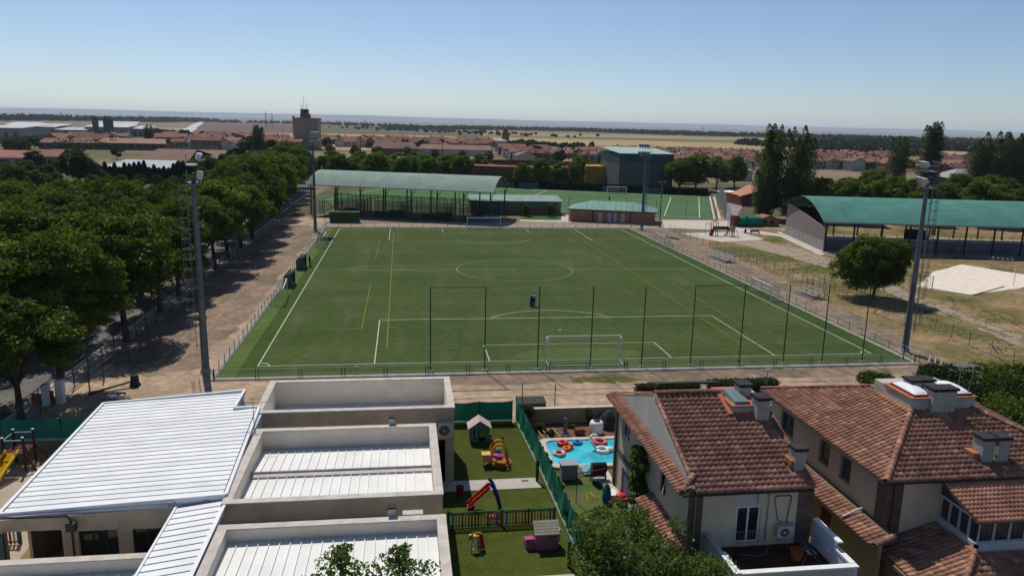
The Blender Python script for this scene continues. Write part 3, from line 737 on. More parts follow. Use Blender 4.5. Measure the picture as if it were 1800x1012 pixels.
pop(1, 194, 189, 21.5, 'poplar right of the light mast, left of the group at the right edge', w_=1.3); pop(2, 201, 189, 24.0, 'poplar right of the light mast, middle of the group at the right edge', w_=1.2)
pop(0, 210.5, 190, 23.5, 'poplar second from the right edge', w_=1.25); pop(1, 217.5, 190, 25, 'poplar at the right edge', w_=1.3); pop(2, 223, 187, 22, 'poplar cut by the right edge')
pop(0, *at(455, 292)[:2], 19.6, 'poplar cluster left of the silo', w_=1.25); pop(1, *at(262, 262)[:2], 17, 'dark poplar beside the country road at far left', w_=1.35)
# more trees between the wood and the far buildings, placed where they stand in view
for i, (px, py, s) in enumerate(((5, 332, .62), (28, 336, .6), (52, 334, .65), (78, 338, .6), (98, 334, .6), (190, 330, .5), (215, 332, .5), (245, 333, .55), (275, 333, .5), (305, 334, .5), (330, 332, .55), (165, 338, .6), (18, 330, .9), (50, 326, .85), (85, 330, .8), (168, 330, .8), (345, 318, .85), (372, 312, .95), (395, 308, .9), (420, 318, 1.0), (448, 305, 1.05), (470, 300, 1.0), (495, 288, 1.1), (520, 280, 1.0), (400, 330, .9), (432, 330, .95), (15, 268, .9), (45, 272, 1.0), (90, 256, .8), (205, 252, .7), (230, 262, .7), (345, 300, .6),
        (580, 274, .9), (625, 279, .9), (665, 282, .9), (715, 280, .85), (765, 284, .8), (812, 285, .8), (860, 288, .8), (0, 345, .9), (30, 350, 1.0), (60, 345, .8))):
    x, y, _ = at(px, py)
    plant(i % 5, (x, y), s, rt.uniform(0, 6.3), 'middle distance tree beyond the wood or behind the pavilion, number %s in its row' % nth(i+1), 'middle distance trees', 'leafy_tree', LEAFO if px < 440 else LEAFB)
# conifer screen: dark cypresses
def cypress(seed):
    global rng
    rng = np.random.default_rng(seed); n = 2600
    t = rng.uniform(0, 1, n); a = rng.uniform(0, 2*pi, n); r_ = (1.25*(1-t)**.75+.05)*rng.uniform(.6, 1, n)*(1+.2*np.sin(a*5+t*20))
    return leaves(np.stack([r_*np.cos(a), r_*np.sin(a), .2+t*6], 1), np.stack([np.cos(a), np.sin(a), np.full(n, .6)], 1), .34)
cy = [cypress(90), cypress(91)]
for i in range(27):
    x0, y0, _ = at(178+i*8.6, 321+i*.1)
    key = ('cy', i % 2); s = rt.uniform(.85, 1.25)
    lab, gr = 'dark cypress in the close screen before the grey roofs, %s from the left' % nth(i+1), 'cypress screen'
    if key not in used_proto:
        used_proto[key] = make_tree('cypress_tree', lab, 'tree', cy[i % 2], MB().tube((0, 0, -.1), (0, 0, 4), .15, .04), LEAFC, gr, (x0, y0, 0)); used_proto[key].scale = (1.6, 1.6, s)
    else: copy_tree(used_proto[key], (x0, y0), rt.uniform(0, 6), (1.6, 1.6, s), lab, gr)

# far tree belts on the plain: nobody could count them
def belt(name, pts, n, size, hgt, spread, m, seed=1):
    global rng
    rng = np.random.default_rng(seed); out = []
    pts = [np.array(p) for p in pts]; seg = [np.linalg.norm(b-a) for a, b in zip(pts[:-1], pts[1:])]; tot = sum(seg)
    nt_ = n//45
    for i in range(nt_):
        q = rng.uniform(0, tot); j = 0
        while q > seg[j] and j < len(seg)-1: q -= seg[j]; j += 1
        c_ = pts[j]+(pts[j+1]-pts[j])*q/seg[j]; c_ = c_+rng.normal(0, 1, 2)*np.array([spread*.4, spread])
        R_ = hgt*rng.uniform(.35, .65); k = 45
        d = rng.normal(0, 1, (k, 3)); d /= np.linalg.norm(d, axis=1)[:, None]; d[:, 2] = np.abs(d[:, 2])
        hh = hgt*rng.uniform(.55, 1.1)
        p = np.array([c_[0], c_[1], hh*.25])+d*np.array([R_, R_, hh*.75])
        out.append(leaves(p, d, size))
    me = np_mesh(name, np.concatenate(out)); me.materials.append(m); struct(name, me, m, 'stuff')
FARL = leaf_mat('leaf_far', (.022, .032, .016), (.034, .044, .020), .2)
def line_px(ps, z=0): return [at(x, y, z)[:2] for x, y in ps]
belt('far_wood', line_px([(800, 227), (1000, 231), (1200, 238), (1400, 243), (1600, 249), (1820, 255)]), 64000, 5.0, 13, 60, FARL, 1)
belt('far_wood', line_px([(690, 226), (860, 229)]), 9000, 5, 11, 90, FARL, 2)
belt('far_wood', line_px([(-20, 212), (120, 213), (260, 215), (340, 214.5)]), 22000, 6.5, 17, 80, FARL, 3)
belt('far_wood', line_px([(340, 215), (520, 217), (700, 224)]), 9000, 7, 12, 200, FARL, 13)
belt('far_wood', line_px([(1420, 268), (1500, 272), (1600, 275)]), 9000, 2.6, 8, 12, FARL, 4)
belt('far_wood', line_px([(1320, 256.5), (1500, 259), (1820, 272)]), 16000, 4, 9, 40, FARL, 5)
belt('far_wood', line_px([(1500, 256), (1820, 265)]), 16000, 5, 12, 60, FARL, 15)
belt('far_scrub', line_px([(640, 226), (760, 231), (880, 237), (990, 240)]), 6000, 4, 5, 120, FARL, 6)
belt('village_trees', line_px([(540, 250), (700, 262), (930, 258), (960, 266), (1010, 268)]), 7000, 2.4, 7, 14, FARL, 7)
belt('village_trees', line_px([(0, 238), (120, 240), (250, 238), (420, 252)]), 9000, 2.6, 8, 16, FARL, 8)
belt('village_trees', line_px([(930, 266), (1010, 270)]), 3500, 2.4, 8, 12, FARL, 9)
for i, ps in enumerate((((895, 274), (1085, 280)), ((900, 282), (1090, 288)), ((1150, 284), (1330, 290)), ((1150, 292), (1330, 297)), ((1200, 278), (1330, 281)), ((1430, 283), (1580, 290)), ((1430, 295), (1600, 300)), ((1640, 292), (1800, 300)), ((1600, 300), (1800, 312)), ((100, 262), (240, 262)), ((0, 256), (110, 254)), ((300, 262), (420, 260)), ((1090, 268), (1320, 275)))):
    belt('village_trees', line_px(ps), 5200, .9, 6.5, 7, LEAFD, 30+i)
# ================================================================ MASTS, RAILINGS, NETS, GOALS
LAMPM = mat('lamp_housing', (.62, .62, .63), (.50, .50, .52), rough=.35, scale=3)
LENS = glass_mat('lamp_lens', (.10, .11, .12), .1)
def mast(x, y, H, label, rz, r0=.34, tilt=0):
    T = Thing('floodlight_mast', (x, y, 0), label, 'floodlight mast', 'floodlight masts round the pitch', rz)
    T.part('pole', MB().tube((0, 0, 0), (0, 0, H*.5), r0, r0*.78, 12).tube((0, 0, H*.5), (0, 0, H-1.2), r0*.78, r0*.55, 12), GALV, local=True, smooth=False)
    T.part('base_plate', MB().box(-.6, .6, -.6, .6, 0, .05).lathe((0, 0, .05), [(.5, 0), (.36, .45)], 12), CONC, local=True)
    # ladder with safety hoops
    ld = MB()
    for sx in (-.22, .22): ld.beam((sx, -.62, 2.2), (sx, -.55, H-1.0), .05)
    for i in range(int((H-3)/.42)): ld.beam((-.22, -.6, 2.5+i*.42), (.22, -.6, 2.5+i*.42), .03)
    for i in range(int((H-4)/2.6)+1): ld.beam((0, -.3, 2.6+i*2.6), (0, -.6, 2.6+i*2.6), .05)
    T.part('ladder', ld, GALV, local=True)
    cg = MB()
    zs = [3.2+i*.9 for i in range(int((H-4.4)/.9)+1)]
    for z in zs:
        pts = [(.34*cos(a), -.6-.36-.36*sin(a-pi), z) for a in [pi+pi*k/6 for k in range(0, 7)]]
        pts = [(.36*cos(t), -.62-.62*sin(t), z) for t in [pi*k/6 for k in range(7)]]
        for a, b in zip(pts[:-1], pts[1:]): cg.beam(a, b, .035)
    for t in (.25, .5, .75): cg.beam((.36*cos(pi*t), -.62-.62*sin(pi*t), zs[0]), (.36*cos(pi*t), -.62-.62*sin(pi*t), zs[-1]), .03)
    T.part('ladder_cage', cg, GALV, local=True)
    for zp, wd in ((H-1.7, 2.0), (H-.1, 1.7)):
        pf = MB().box(-wd, wd, -.55, .45, zp, zp+.07).beam((-wd, .5, zp+.5), (wd, .5, zp+.5), .09)
        for sx in (-wd, -wd/2, 0, wd/2, wd):
            pf.beam((sx, -.5, zp), (sx, -.5, zp+1.0), .045); pf.beam((sx, .45, zp), (sx, .45, zp+.55), .045)
        pf.beam((-wd, -.5, zp+1), (wd, -.5, zp+1), .045).beam((-wd, -.5, zp+.55), (wd, -.5, zp+.55), .035)
        pr = T.part('platform', pf, GALV, local=True)
        for k in range(4):
            xx = -wd+.35+k*(2*wd-.7)/3
            # housing: a tapering shallow drum leaning down towards the pitch
            hb = MB().add([(xx-.33, .55, zp+.30), (xx+.33, .55, zp+.30), (xx+.33, .80, zp+.95), (xx-.33, .80, zp+.95), (xx-.22, .25, zp+.60), (xx+.22, .25, zp+.60), (xx+.22, .40, zp+1.0), (xx-.22, .40, zp+1.0)],
                          [(4, 5, 1, 0), (5, 6, 2, 1), (6, 7, 3, 2), (7, 4, 0, 3), (7, 6, 5, 4)])
            fl = T.part('floodlight', hb, LAMPM, pr, local=True)
            T.part('lens', MB().quad((xx-.33, .555, zp+.30), (xx+.33, .555, zp+.30), (xx+.33, .805, zp+.95), (xx-.33, .805, zp+.95)), LENS, pr, local=True)
    return T
mast(-35.07, -1.53, 18.6, 'thick grey floodlight mast with caged ladder at the near left corner of the pitch', radians(-75))
mast(34.89, .42, 18.9, 'thick grey floodlight mast with caged ladder at the near right corner of the pitch', radians(65))
mast(35.2, 93.0, 18.0, 'grey floodlight mast at the far right corner of the pitch before the brick changing rooms', radians(110))
mast(-35.5, 91.3, 19.2, 'grey floodlight mast at the far left corner of the pitch by the pavilion', radians(-110))
for x, y, H, lab in ((41.1, 98.2, 10.3, 'shorter slim lamp mast standing right of the changing rooms'),):
    T = Thing('lamp_mast', (x, y, 0), lab, 'lamp mast')
    T.part('pole', MB().tube((0, 0, 0), (0, 0, H), .16, .11, 8), GALV, local=True)
    T.part('lamp_bar', MB().beam((x-.9, y, H), (x+.9, y, H), .08).box(x-.9, x-.4, y-.3, y, H-.1, H+.25).box(x+.4, x+.9, y-.3, y, H-.1, H+.25), GALV)
for i, (px, py, H) in enumerate(((635, 310, 15.5), (778, 312, 16), (745, 312, 8), (850, 312, 8.5), (705, 300, 8))):
    x, y, _ = at(px, py); H = H
    T = Thing('lamp_mast', (x, y, 0), ['slim lamp mast behind the left part of the curved pavilion roof', 'slim lamp mast behind the middle of the curved pavilion roof', 'short lamp mast behind the pavilion, left of the dark red canopy', 'short white headed lamp mast beside the dark red canopy', 'small lamp mast in front of the tree belt'][i], 'lamp mast')
    T.part('pole', MB().tube((x, y, 0), (x, y, H), .18, .13, 6), GALV)
    T.part('lamp_bar', MB().beam((x-1.6, y, H), (x+1.6, y, H), .1, .12).box(x-1.6, x-.6, y-.5, y+.2, H-.05, H+.22).box(x+.6, x+1.6, y-.5, y+.2, H-.05, H+.22), LAMPM)

# pitch railing: each side a thing with its posts and rails
RAIL = mat('railing_paint', (.40, .42, .36), (.30, .32, .27), rough=.6, scale=2)
POST = mat('post_paint', (.06, .075, .06), (.09, .10, .085), rough=.6, scale=2)
def railing(p0, p1, n, Hh, label, pair=0, low=.38, name='pitch_railing', rail=RAIL, mesh=False):
    T = Thing(name, p0, label, 'railing', 'railings round the pitch')
    d = Vector((p1[0]-p0[0], p1[1]-p0[1])); Ln = d.length; d.normalize()
    pm = MB().tube((0, 0, 0), (0, 0, Hh), .035, n=6).box(-.07, .07, -.07, .07, 0, .02).mesh('post'); pm.materials.append(POST)
    for i in range(n+1):
        s = Ln*i/n
        for q in ((-pair/2, pair/2) if pair else (0,)):
            ss = min(max(s+q, 0.04), Ln-.04)
            o = T.part('post', pm, None, local=True); o.location = (d.x*ss, d.y*ss, 0)
    rl = []
    for z in (Hh-.0, low):
        for i in range(n):
            pass
    T.part('rail', MB().tube((p0[0], p0[1], Hh), (p1[0], p1[1], Hh), .032, n=6), rail)
    T.part('rail', MB().tube((p0[0], p0[1], low), (p1[0], p1[1], low), .025, n=6), rail)
    if mesh:
        m = MB(); k = int(Ln/.25)
        for i in range(k):
            a = Ln*i/k; m.beam((p0[0]+d.x*a, p0[1]+d.y*a, .06), (p0[0]+d.x*a, p0[1]+d.y*a, Hh-.03), .012)
        for j in range(1, 5): m.beam((p0[0], p0[1], Hh*j/5.3), (p1[0], p1[1], Hh*j/5.3), .01)
        T.part('wire_mesh', m, STEEL)
    return T
railing((-34.0, -3.55), (33.3, -3.55), 18, .92, 'long low railing with paired posts along the near end of the pitch', .26)
railing((-34.0, -3.3), (-34.0, 96.2), 46, 1.05, 'long grey railing along the left side of the pitch by the dirt track', 0, .4)
railing((33.9, -3.3), (33.9, 96.2), 40, 1.05, 'long railing along the right side of the pitch by the bleachers', 0, .4, mesh=False)
railing((-33.8, 96.3), (33.8, 96.3), 26, 1.0, 'low railing along the far end of the pitch before the pavilion', 0, .4)

def wire_net(mb, a, b, z0, z1, sx, sz, r=.006):
    L_ = hypot(b[0]-a[0], b[1]-a[1]); nx = max(1, int(L_/sx)); nz = max(1, int((z1-z0)/sz))
    for i in range(nx+1):
        t = i/nx; x, y = a[0]+(b[0]-a[0])*t, a[1]+(b[1]-a[1])*t; mb.beam((x, y, z0), (x, y, z1), r*2)
    for j in range(nz+1):
        z = z0+(z1-z0)*j/nz; mb.beam((a[0], a[1], z), (b[0], b[1], z), r*2)
    return mb
NETM = mat('net_cord', (.10, .13, .10), rough=.8)
WNET = mat('white_net_cord', (.35, .36, .35), rough=.8)
T = Thing('ball_stop_net', (9, -2.2, 0), 'high ball-stop net on eleven dark green posts behind the near goal', 'ball-stop net')
xs = [-14.97, -9.95, -4.95, .13, 5.16, 10.05, 15.04, 19.6, 23.7, 28.0, 32.5]
ys = [-3.5]*4+[-3.5]*7
pm = MB().tube((0, 0, 0), (0, 0, 8.0), .06, .05, 8).mesh('post'); pm.materials.append(DKGREEN)
for i, x in enumerate(xs):
    o = T.part('post', pm, None, local=True); o.location = (x-9, -.55, 0)
    T.part('post_footing', MB().box(x-.22, x+.22, -2.97, -2.53, 0, .13), CONC)
T.part('top_bar', MB().beam((xs[0], -2.75, 7.97), (xs[1], -2.75, 7.97), .06), DKGREEN, label='top bar of the leftmost bay')
T.part('top_bar', MB().beam((xs[5], -2.75, 7.97), (xs[6], -2.75, 7.97), .06), DKGREEN, label='top bar of the middle right bay')
T.part('net', wire_net(MB(), (xs[0], -2.75), (xs[-1], -2.75), .15, 7.95, 2.5, .26, .0042), NETM)

def goal(x, y, w, h, face, label, mat_=WHITE, net=WNET, depth=1.8, name='football_goal', g=.15, r=.06, netr=.010, side=.45, nd=.9):
    """face: angle of the direction the goal mouth looks"""
    T = Thing(name, (x, y, 0), label, 'goal', None, face)
    for s in (-w/2, w/2): T.part('goal_post', MB().tube((0, s, .02), (0, s, h), r, n=8), mat_, local=True)
    T.part('crossbar', MB().tube((0, -w/2-r, h), (0, w/2+r, h), r, n=8), mat_, local=True)
    st = MB()
    for s in (-w/2, w/2): st.tube((0, s, h), (-nd, s, h-.02), r*.5, n=5).tube((-nd, s, h-.02), (-depth, s, .05), r*.45, n=5).tube((-depth, s, .05), (0, s, .05), r*.45, n=5)
    st.tube((-depth, -w/2, .05), (-depth, w/2, .05), r*.5, n=5)
    T.part('stay', st, mat_, local=True)
    nm = MB(); k = int(w/.25)
    for i in range(k+1):
        s = -w/2+w*i/k; nm.beam((0, s, h), (-nd, s, h-.1), netr).beam((-nd, s, h-.1), (-depth, s, .05), netr)
    for j in range(10):
        t = j/9; nm.beam((-nd-(depth-nd)*t, -w/2, (h-.1)*(1-t)+.05), (-nd-(depth-nd)*t, w/2, (h-.1)*(1-t)+.05), netr)
    for s in (-w/2, w/2):
        for j in range(9):
            z = h*j/9; nm.beam((0, s, z), (-nd-(depth-nd)*(1-z/h), s, z), netr)
        for j in range(6):
            xx = -depth*j/6; nm.beam((xx, s, .04), (xx, s, h if -xx < nd else h*(1-(-xx-nd)/(depth-nd))), netr)
    T.part('net', nm, net, local=True)
    return T
goal(0, -.05, 7.32, 2.44, pi/2, 'full size white goal at the near end of the pitch, behind the ball-stop net', netr=.008)
goal(0, L+.05, 7.32, 2.44, -pi/2, 'full size white goal with blue net at the far end of the pitch', net=mat('blue_net_cord', (.05, .14, .40), rough=.8), netr=.03, depth=1.6)
goal(31.7, 27.2, 6.0, 2.0, pi, 'smaller white goal on the right touchline, the near one', netr=.012)
goal(32.3, 72.0, 6.0, 2.1, pi, 'smaller white goal on the right touchline, the far one', netr=.014)
goal(-31.6, 71.5, 6.0, 2.1, 0, 'smaller white goal on the left touchline near the far corner', netr=.014)
goal(-32.3, 27.5, 6.0, 2.1, radians(4), 'smaller white goal on the left touchline, just before the nearest dugout', netr=.012)
goal(*at(1137/1, 337)[:2], 6.0, 2.2, -pi/2-.37, 'small white goal at the back of the second pitch, before the handball wall', netr=.03, r=.09) if False else None
x, y, _ = at(1084, 341); goal(x, y, 6.5, 2.4, -pi/2-.37, 'white goal at the far side of the second pitch', netr=.03, r=.09)

# dugouts
DUG = glass_mat('smoky_panel', (.06, .065, .08), .25)
def dugout(x, y, label):
    T = Thing('dugout', (x, y, 0), label, 'dugout', 'dugouts on the left touchline')
    fr = MB()
    for yy in (-1.5, 0, 1.5):
        fr.tube((x-.6, y+yy, 0), (x-.6, y+yy, 1.5), .03, n=5).tube((x-.6, y+yy, 1.5), (x-.2, y+yy, 1.95), .03, n=5).tube((x-.2, y+yy, 1.95), (x+.6, y+yy, 2.0), .03, n=5).tube((x-.6, y+yy, .03), (x+.5, y+yy, .03), .03, n=5)
    fr.tube((x-.6, y-1.5, 1.5), (x-.6, y+1.5, 1.5), .03, n=5).tube((x+.6, y-1.5, 2), (x+.6, y+1.5, 2), .03, n=5)
    T.part('frame', fr, STEEL)
    T.part('back_panel', MB().box(x-.66, x-.62, y-1.5, y+1.5, .1, 1.5), DUG)
    T.part('roof_panel', MB().slab([(x-.62, y-1.52, 1.54), (x+.62, y-1.52, 2.05), (x+.62, y+1.52, 2.05), (x-.62, y+1.52, 1.54)], .03), DUG)
    for yy in (-1.53, 1.5): T.part('side_panel', MB().prism([(x-.6, y+yy), (x+.55, y+yy), (x+.55, y+yy+.03), (x-.6, y+yy+.03)], .1, [1.5, 1.9, 1.9, 1.5]), DUG)
    T.part('bench_seat', MB().box(x-.5, x-.1, y-1.4, y+1.4, .42, .47).box(x-.52, x-.48, y-1.4, y+1.4, .55, .95), WHITE)
dugout(-33.0, 36.3, 'smoky dugout on the left touchline, the nearer one, beside the side goal')
dugout(-33.0, 49.2, 'smoky dugout on the left touchline, the farther one, with a person standing before it')
for yy, lab in ((42.5, 'white board hung on the left railing between the dugouts'), (56.5, 'white board hung on the left railing beyond the farther dugout')):
    one('rail_board', MB().box(-.02, .02, -2.2, 2.2, .45, 1.0), WHITE, lab, 'board', None, (-34.08, yy, 0))

# bleachers: small aluminium stands outside the right railing
def bleacher(x, y, Ln, rz, label):
    T = Thing('bleacher', (x, y, 0), label, 'bleacher', 'aluminium bleachers on the right', rz)
    for k in range(3):
        T.part('seat_plank', MB().box(k*.62, k*.62+.28, -Ln/2, Ln/2, .42+k*.36, .47+k*.36), STEEL, local=True)
        T.part('foot_plank', MB().box(k*.62-.3, k*.62-.02, -Ln/2, Ln/2, .12+k*.30, .16+k*.30), STEEL, local=True)
    fr = MB(); n = max(3, int(Ln/1.6))
    for i in range(n+1):
        s = -Ln/2+Ln*i/n
        fr.beam((-.3, s, .03), (1.7, s, .03), .06); fr.beam((-.3, s, .1), (1.6, s, 1.2), .06); fr.beam((1.6, s, 0), (1.6, s, 2.15), .06); fr.beam((.8, s, 0), (.8, s, .8), .05)
    fr.beam((1.6, -Ln/2, 2.15), (1.6, Ln/2, 2.15), .06).beam((1.6, -Ln/2, 1.7), (1.6, Ln/2, 1.7), .05)
    T.part('frame', fr, STEEL, local=True)
bleacher(37.2, 56.0, 7.6, radians(3), 'long aluminium bleacher on the right beside the far half of the pitch')
bleacher(38.0, 26.8, 4.4, radians(3), 'short aluminium bleacher on the right beside the near half of the pitch')

# wire fence across the right field, broken posts
T = Thing('wire_fence', (42, 40, 0), 'old wire fence with leaning posts across the dry grass right of the pitch', 'fence')
fp = [(41.4, 92), (41.6, 80), (41.8, 70), (42, 60), (42.2, 44.3), (43.2, 28), (44.2, 13.9), (43.6, 2), (43.1, -8)]
pts = []
for a, b in zip(fp[:-1], fp[1:]):
    k = max(1, round(hypot(b[0]-a[0], b[1]-a[1])/2.9))
    pts += [(a[0]+(b[0]-a[0])*i/k, a[1]+(b[1]-a[1])*i/k) for i in range(k)]
pm = MB().tube((0, 0, 0), (0, 0, 1.65), .035, n=5).mesh('post'); pm.materials.append(mat('rusty_post', (.10, .085, .07), (.07, .055, .045)))
rr = random.Random(3)
for p in pts:
    o = T.part('post', pm, None, local=True); o.location = (p[0]-42, p[1]-40, 0); o.rotation_euler = (rr.uniform(-.04, .04), rr.uniform(-.04, .04), 0)
wr = MB()
for a, b in zip(pts[:-1], pts[1:]):
    for z in (.1, .55, 1.0, 1.5): wr.beam((*a, z), (*b, z), .012)
    k = 9
    for i in range(k):
        t = i/k; x, y = a[0]+(b[0]-a[0])*t, a[1]+(b[1]-a[1])*t; wr.beam((x, y, .05), (x, y, 1.5), .007)
T.part('wire', wr, STEEL)
# chain-link fence along the pavement at left
T = Thing('chain_link_fence', (-44.9, 40, 0), 'chain-link fence with dark posts between the pavement and the dirt track', 'fence')
pm = MB().tube((0, 0, 0), (0, 0, 2.1), .045, n=6).mesh('post'); pm.materials.append(POST)
for i in range(42):
    o = T.part('post', pm, None, local=True); o.location = (0, -54+i*3.1, 0)
T.part('rail', MB().beam((-44.9, -14, 2.08), (-44.9, 113, 2.08), .05), POST)
T.part('rail', MB().beam((-44.9, -14, .3), (-44.9, 113, .3), .03), POST)
T.part('wire_mesh', wire_net(MB(), (-44.9, -14), (-44.9, 60), .1, 2.05, .35, .35, .004), STEEL)
T = Thing('inner_fence', (-43.0, 5, 0), 'line of leaning rusty fence posts inside the chain-link fence at left', 'fence')
for i in range(9):
    T.part('post', MB().tube((-43.2+.1*i, -6+i*2.8, 0), (-43.3+.1*i+rr.uniform(-.1, .1), -6+i*2.8, 1.9), .06, n=6), POST)
T.part('wire', MB().beam((-43.2, -6, 1.7), (-42.4, 16.4, 1.7), .012).beam((-43.2, -6, 1.0), (-42.4, 16.4, 1.0), .012).beam((-43.2, -6, .4), (-42.4, 16.4, .4), .012), STEEL)

# tree guard with painted base, stump and planks on the track
T = Thing('gate_pillar', (-45.2, -7.8, 0), 'pair of white painted masonry pillars at the foot of the tall street tree', 'pillar')
T.part('pillar', MB().box(-45.55, -45.05, -9.1, -8.6, 0, 1.75), WHITE); T.part('pillar', MB().box(-44.75, -44.2, -8.6, -8.1, 0, 1.9), WHITE)
T.part('red_gate', MB().box(-45.05, -44.75, -8.85, -8.8, .1, 1.2).box(-46.4, -45.55, -8.85, -8.8, .1, 1.0), mat('red_lead', (.25, .05, .03), rough=.6))
T = Thing('wood_stump', (-40.1, -4.6, 0), 'dead stump beside a long plank on the shaded dirt track', 'stump')
T.part('stump', MB().lathe((-40.1, -4.6, 0), [(.5, 0), (.36, .3), (.32, .95), (.0, 1.0)], 9), BARK)
one('plank', MB().beam((-1.9, -1.0, .06), (1.4, 1.0, .55), .28, .09), BARK, 'long weathered plank leaning on the stump by the dirt track', 'plank', None, (-41.2, -5.6, 0))
one('concrete_pit', MB().box(-.9, .9, -.5, .5, .0, .10).box(-.9, .9, .5, .6, .0, .25), CONC, 'shallow concrete inspection pit lid below the stump', 'pit cover', None, (-41.0, -7.4, 0.02))

# ================================================================ SPORTS BUILDINGS
BRICKR = brick_mat('orange_brick', (.40, .15, .08), (.33, .12, .065), (.30, .22, .17))
BRICKD = brick_mat('brown_brick', (.20, .095, .06), (.15, .075, .05), (.16, .12, .10))
GROOF = mat('pale_green_sheet', (.25, .33, .28), (.20, .275, .24), scale=.25, rough=.8, spec=.08, dirt=.2, grain=.08, gs=.4)
TROOF = mat('turquoise_sheet', (.075, .225, .18), (.06, .18, .145), scale=.15, rough=.75, spec=.12, dirt=.25, grain=.10, gs=.35)
def arch_roof(T, parent, fr, L_, D, zf, zc, zb, m, rib=.5, name='roof_sheet', th=.06, nsheet=8, a_cover=1.0):
    """barrel of ribbed sheet: s along, t from front (0) to back (-D); corrugated profile"""
    import bisect
    N = 14
    prof = []
    for j in range(N+1):
        u = j/N
        if u <= .5: z = zf+(zc-zf)*sin(pi*u)**.9
        else: z = zb+(zc-zb)*sin(pi*u)**.9
        prof.append((-D*u, z))
    for q in range(nsheet):
        mb = MB(); s0 = L_*q/nsheet; s1 = L_*(q+1)/nsheet-.02
        k = max(2, int((s1-s0)/rib)*2); ss = [s0+(s1-s0)*i/k for i in range(k+1)]
        vs = []
        for i, s in enumerate(ss):
            for (t, z) in prof: vs.append((*fr(s, t), z+(.022 if i % 2 else 0)))
        f = [(i*(N+1)+j, (i+1)*(N+1)+j, (i+1)*(N+1)+j+1, i*(N+1)+j+1) for i in range(k) for j in range(N)]
        mb.add(vs, f)
        T.part(name, mb, m, parent)
    return prof

# pavilion over the padel courts
PO = (-40.6, 118.7); fp_ = frame(PO, (43.5, -16.3))
T = Thing('pavilion', (-18, 112, 0), 'open pavilion with long pale green curved roof over padel courts beyond the far goal', 'pavilion')
rf = T.part('roof', MB().fbox(fp_, 0, 46.5, .0, .08, 7.1, 7.33), mat('eave_strip', (.42, .44, .40), rough=.7))
prof = arch_roof(T, rf, fp_, 46.5, 16.4, 7.3, 10.35, 7.0, GROOF, .6, nsheet=10)
GBEAM = DKGREEN
for i in range(11):
    s = .6+i*4.53
    tr = MB()
    for (t0, z0), (t1, z1) in zip(prof[:-1], prof[1:]): tr.beam((*fp_(s, t0), z0-.12), (*fp_(s, t1), z1-.12), .16, .2)
    T.part('arch_rib', tr, GBEAM, rf)
for t in (-.6, -5.6, -10.8, -15.8):
    z = np.interp(t, [p[0] for p in prof[::-1]], [p[1] for p in prof[::-1]])
    T.part('purlin', MB().beam((*fp_(.3, t), z-.3), (*fp_(46.2, t), z-.3), .14), GBEAM, rf)
for i in range(8):
    s = .9+i*6.38
    for t in (-.9, -15.4):
        z = 6.9 if t > -2 else 6.8
        T.part('column', MB().tube((*fp_(s, t), 0), (*fp_(s, t), z), .17, n=8), GBEAM)
        T.part('brace', MB().beam((*fp_(s, t), z-1.4), (*fp_(s+.9, t-1.2 if t > -2 else t+1.2), z+.35), .11), GBEAM)
def padel(x, y, rz, label):
    T = Thing('padel_court', (x, y, 0), label, 'padel court', 'padel courts', rz)
    T.part('court_surface', MB().box(-5, 5, -4.3, 4.3, .0, .035), mat('court_blue_green', (.06, .16, .12), (.05, .13, .10), scale=.6), local=True)
    _cg = glass_mat('court_glass', (.05, .10, .085), .06); _cg.node_tree.nodes['Principled BSDF'].inputs['Alpha'].default_value = .25
    T.part('glass_wall', MB().box(-5, 5, 4.3, 4.33, .05, 3.0), _cg, local=True)
    for sx in (-5.03, 5.0): T.part('side_glass', MB().box(sx, sx+.03, -4.3, -1.2, .05, 3.0), _cg, local=True)
    fr = MB()
    for i in range(11): fr.tube((-5+i, 4.36, 0), (-5+i, 4.36, 4.0), .045, n=5)
    for i in range(5):
        for sx in (-5.05, 5.05): fr.tube((sx, -4.3+i*2.15, 0), (sx, -4.3+i*2.15, 3.6), .045, n=5)
    fr.beam((-5, 4.36, 4), (5, 4.36, 4), .06).beam((-5.05, -4.35, 3.58), (-5.05, 4.4, 3.58), .06).beam((5.05, -4.35, 3.58), (5.05, 4.4, 3.58), .06)
    T.part('frame', fr, GBEAM, local=True)
    T.part('net', wire_net(MB(), (0, -4.2), (0, 4.2), .05, .9, .25, .15, .01), BLACK, local=True)
_pa = atan2(-16.3, 43.5)
padel(*fp_(6.5, -8), _pa, 'padel court at the left end under the curved pavilion roof')
padel(*fp_(17.6, -8), _pa, 'padel court second from left under the curved pavilion roof')
padel(*fp_(28.7, -8), _pa, 'padel court third from left under the curved pavilion roof')
padel(*fp_(39.8, -8), _pa, 'padel court at the right end under the curved pavilion roof')
one('storage_box', MB().box(-3.3, 3.2, -1.2, 1.2, 0, 2.35).box(-3.36, 3.26, -1.26, 1.26, 2.35, 2.45).box(-.02, .02, -1.23, -1.2, .1, 2.3), mat('moss_green_box', (.05, .085, .03), (.04, .07, .025), rough=.7), 'dark moss green storage box under the front left of the pavilion', 'storage box', None, (-30.4, 104.6, 0))
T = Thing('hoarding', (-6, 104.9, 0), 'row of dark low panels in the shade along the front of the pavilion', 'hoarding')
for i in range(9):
    T.part('panel', MB().fbox(fp_, 9+i*3.9, 12.7+i*3.9, -2.2, -2.1, .05, 1.5 if i % 3 else 1.9), [DKGREEN, mat('grey_panel', (.12, .115, .10)), DKGREEN][i % 3])
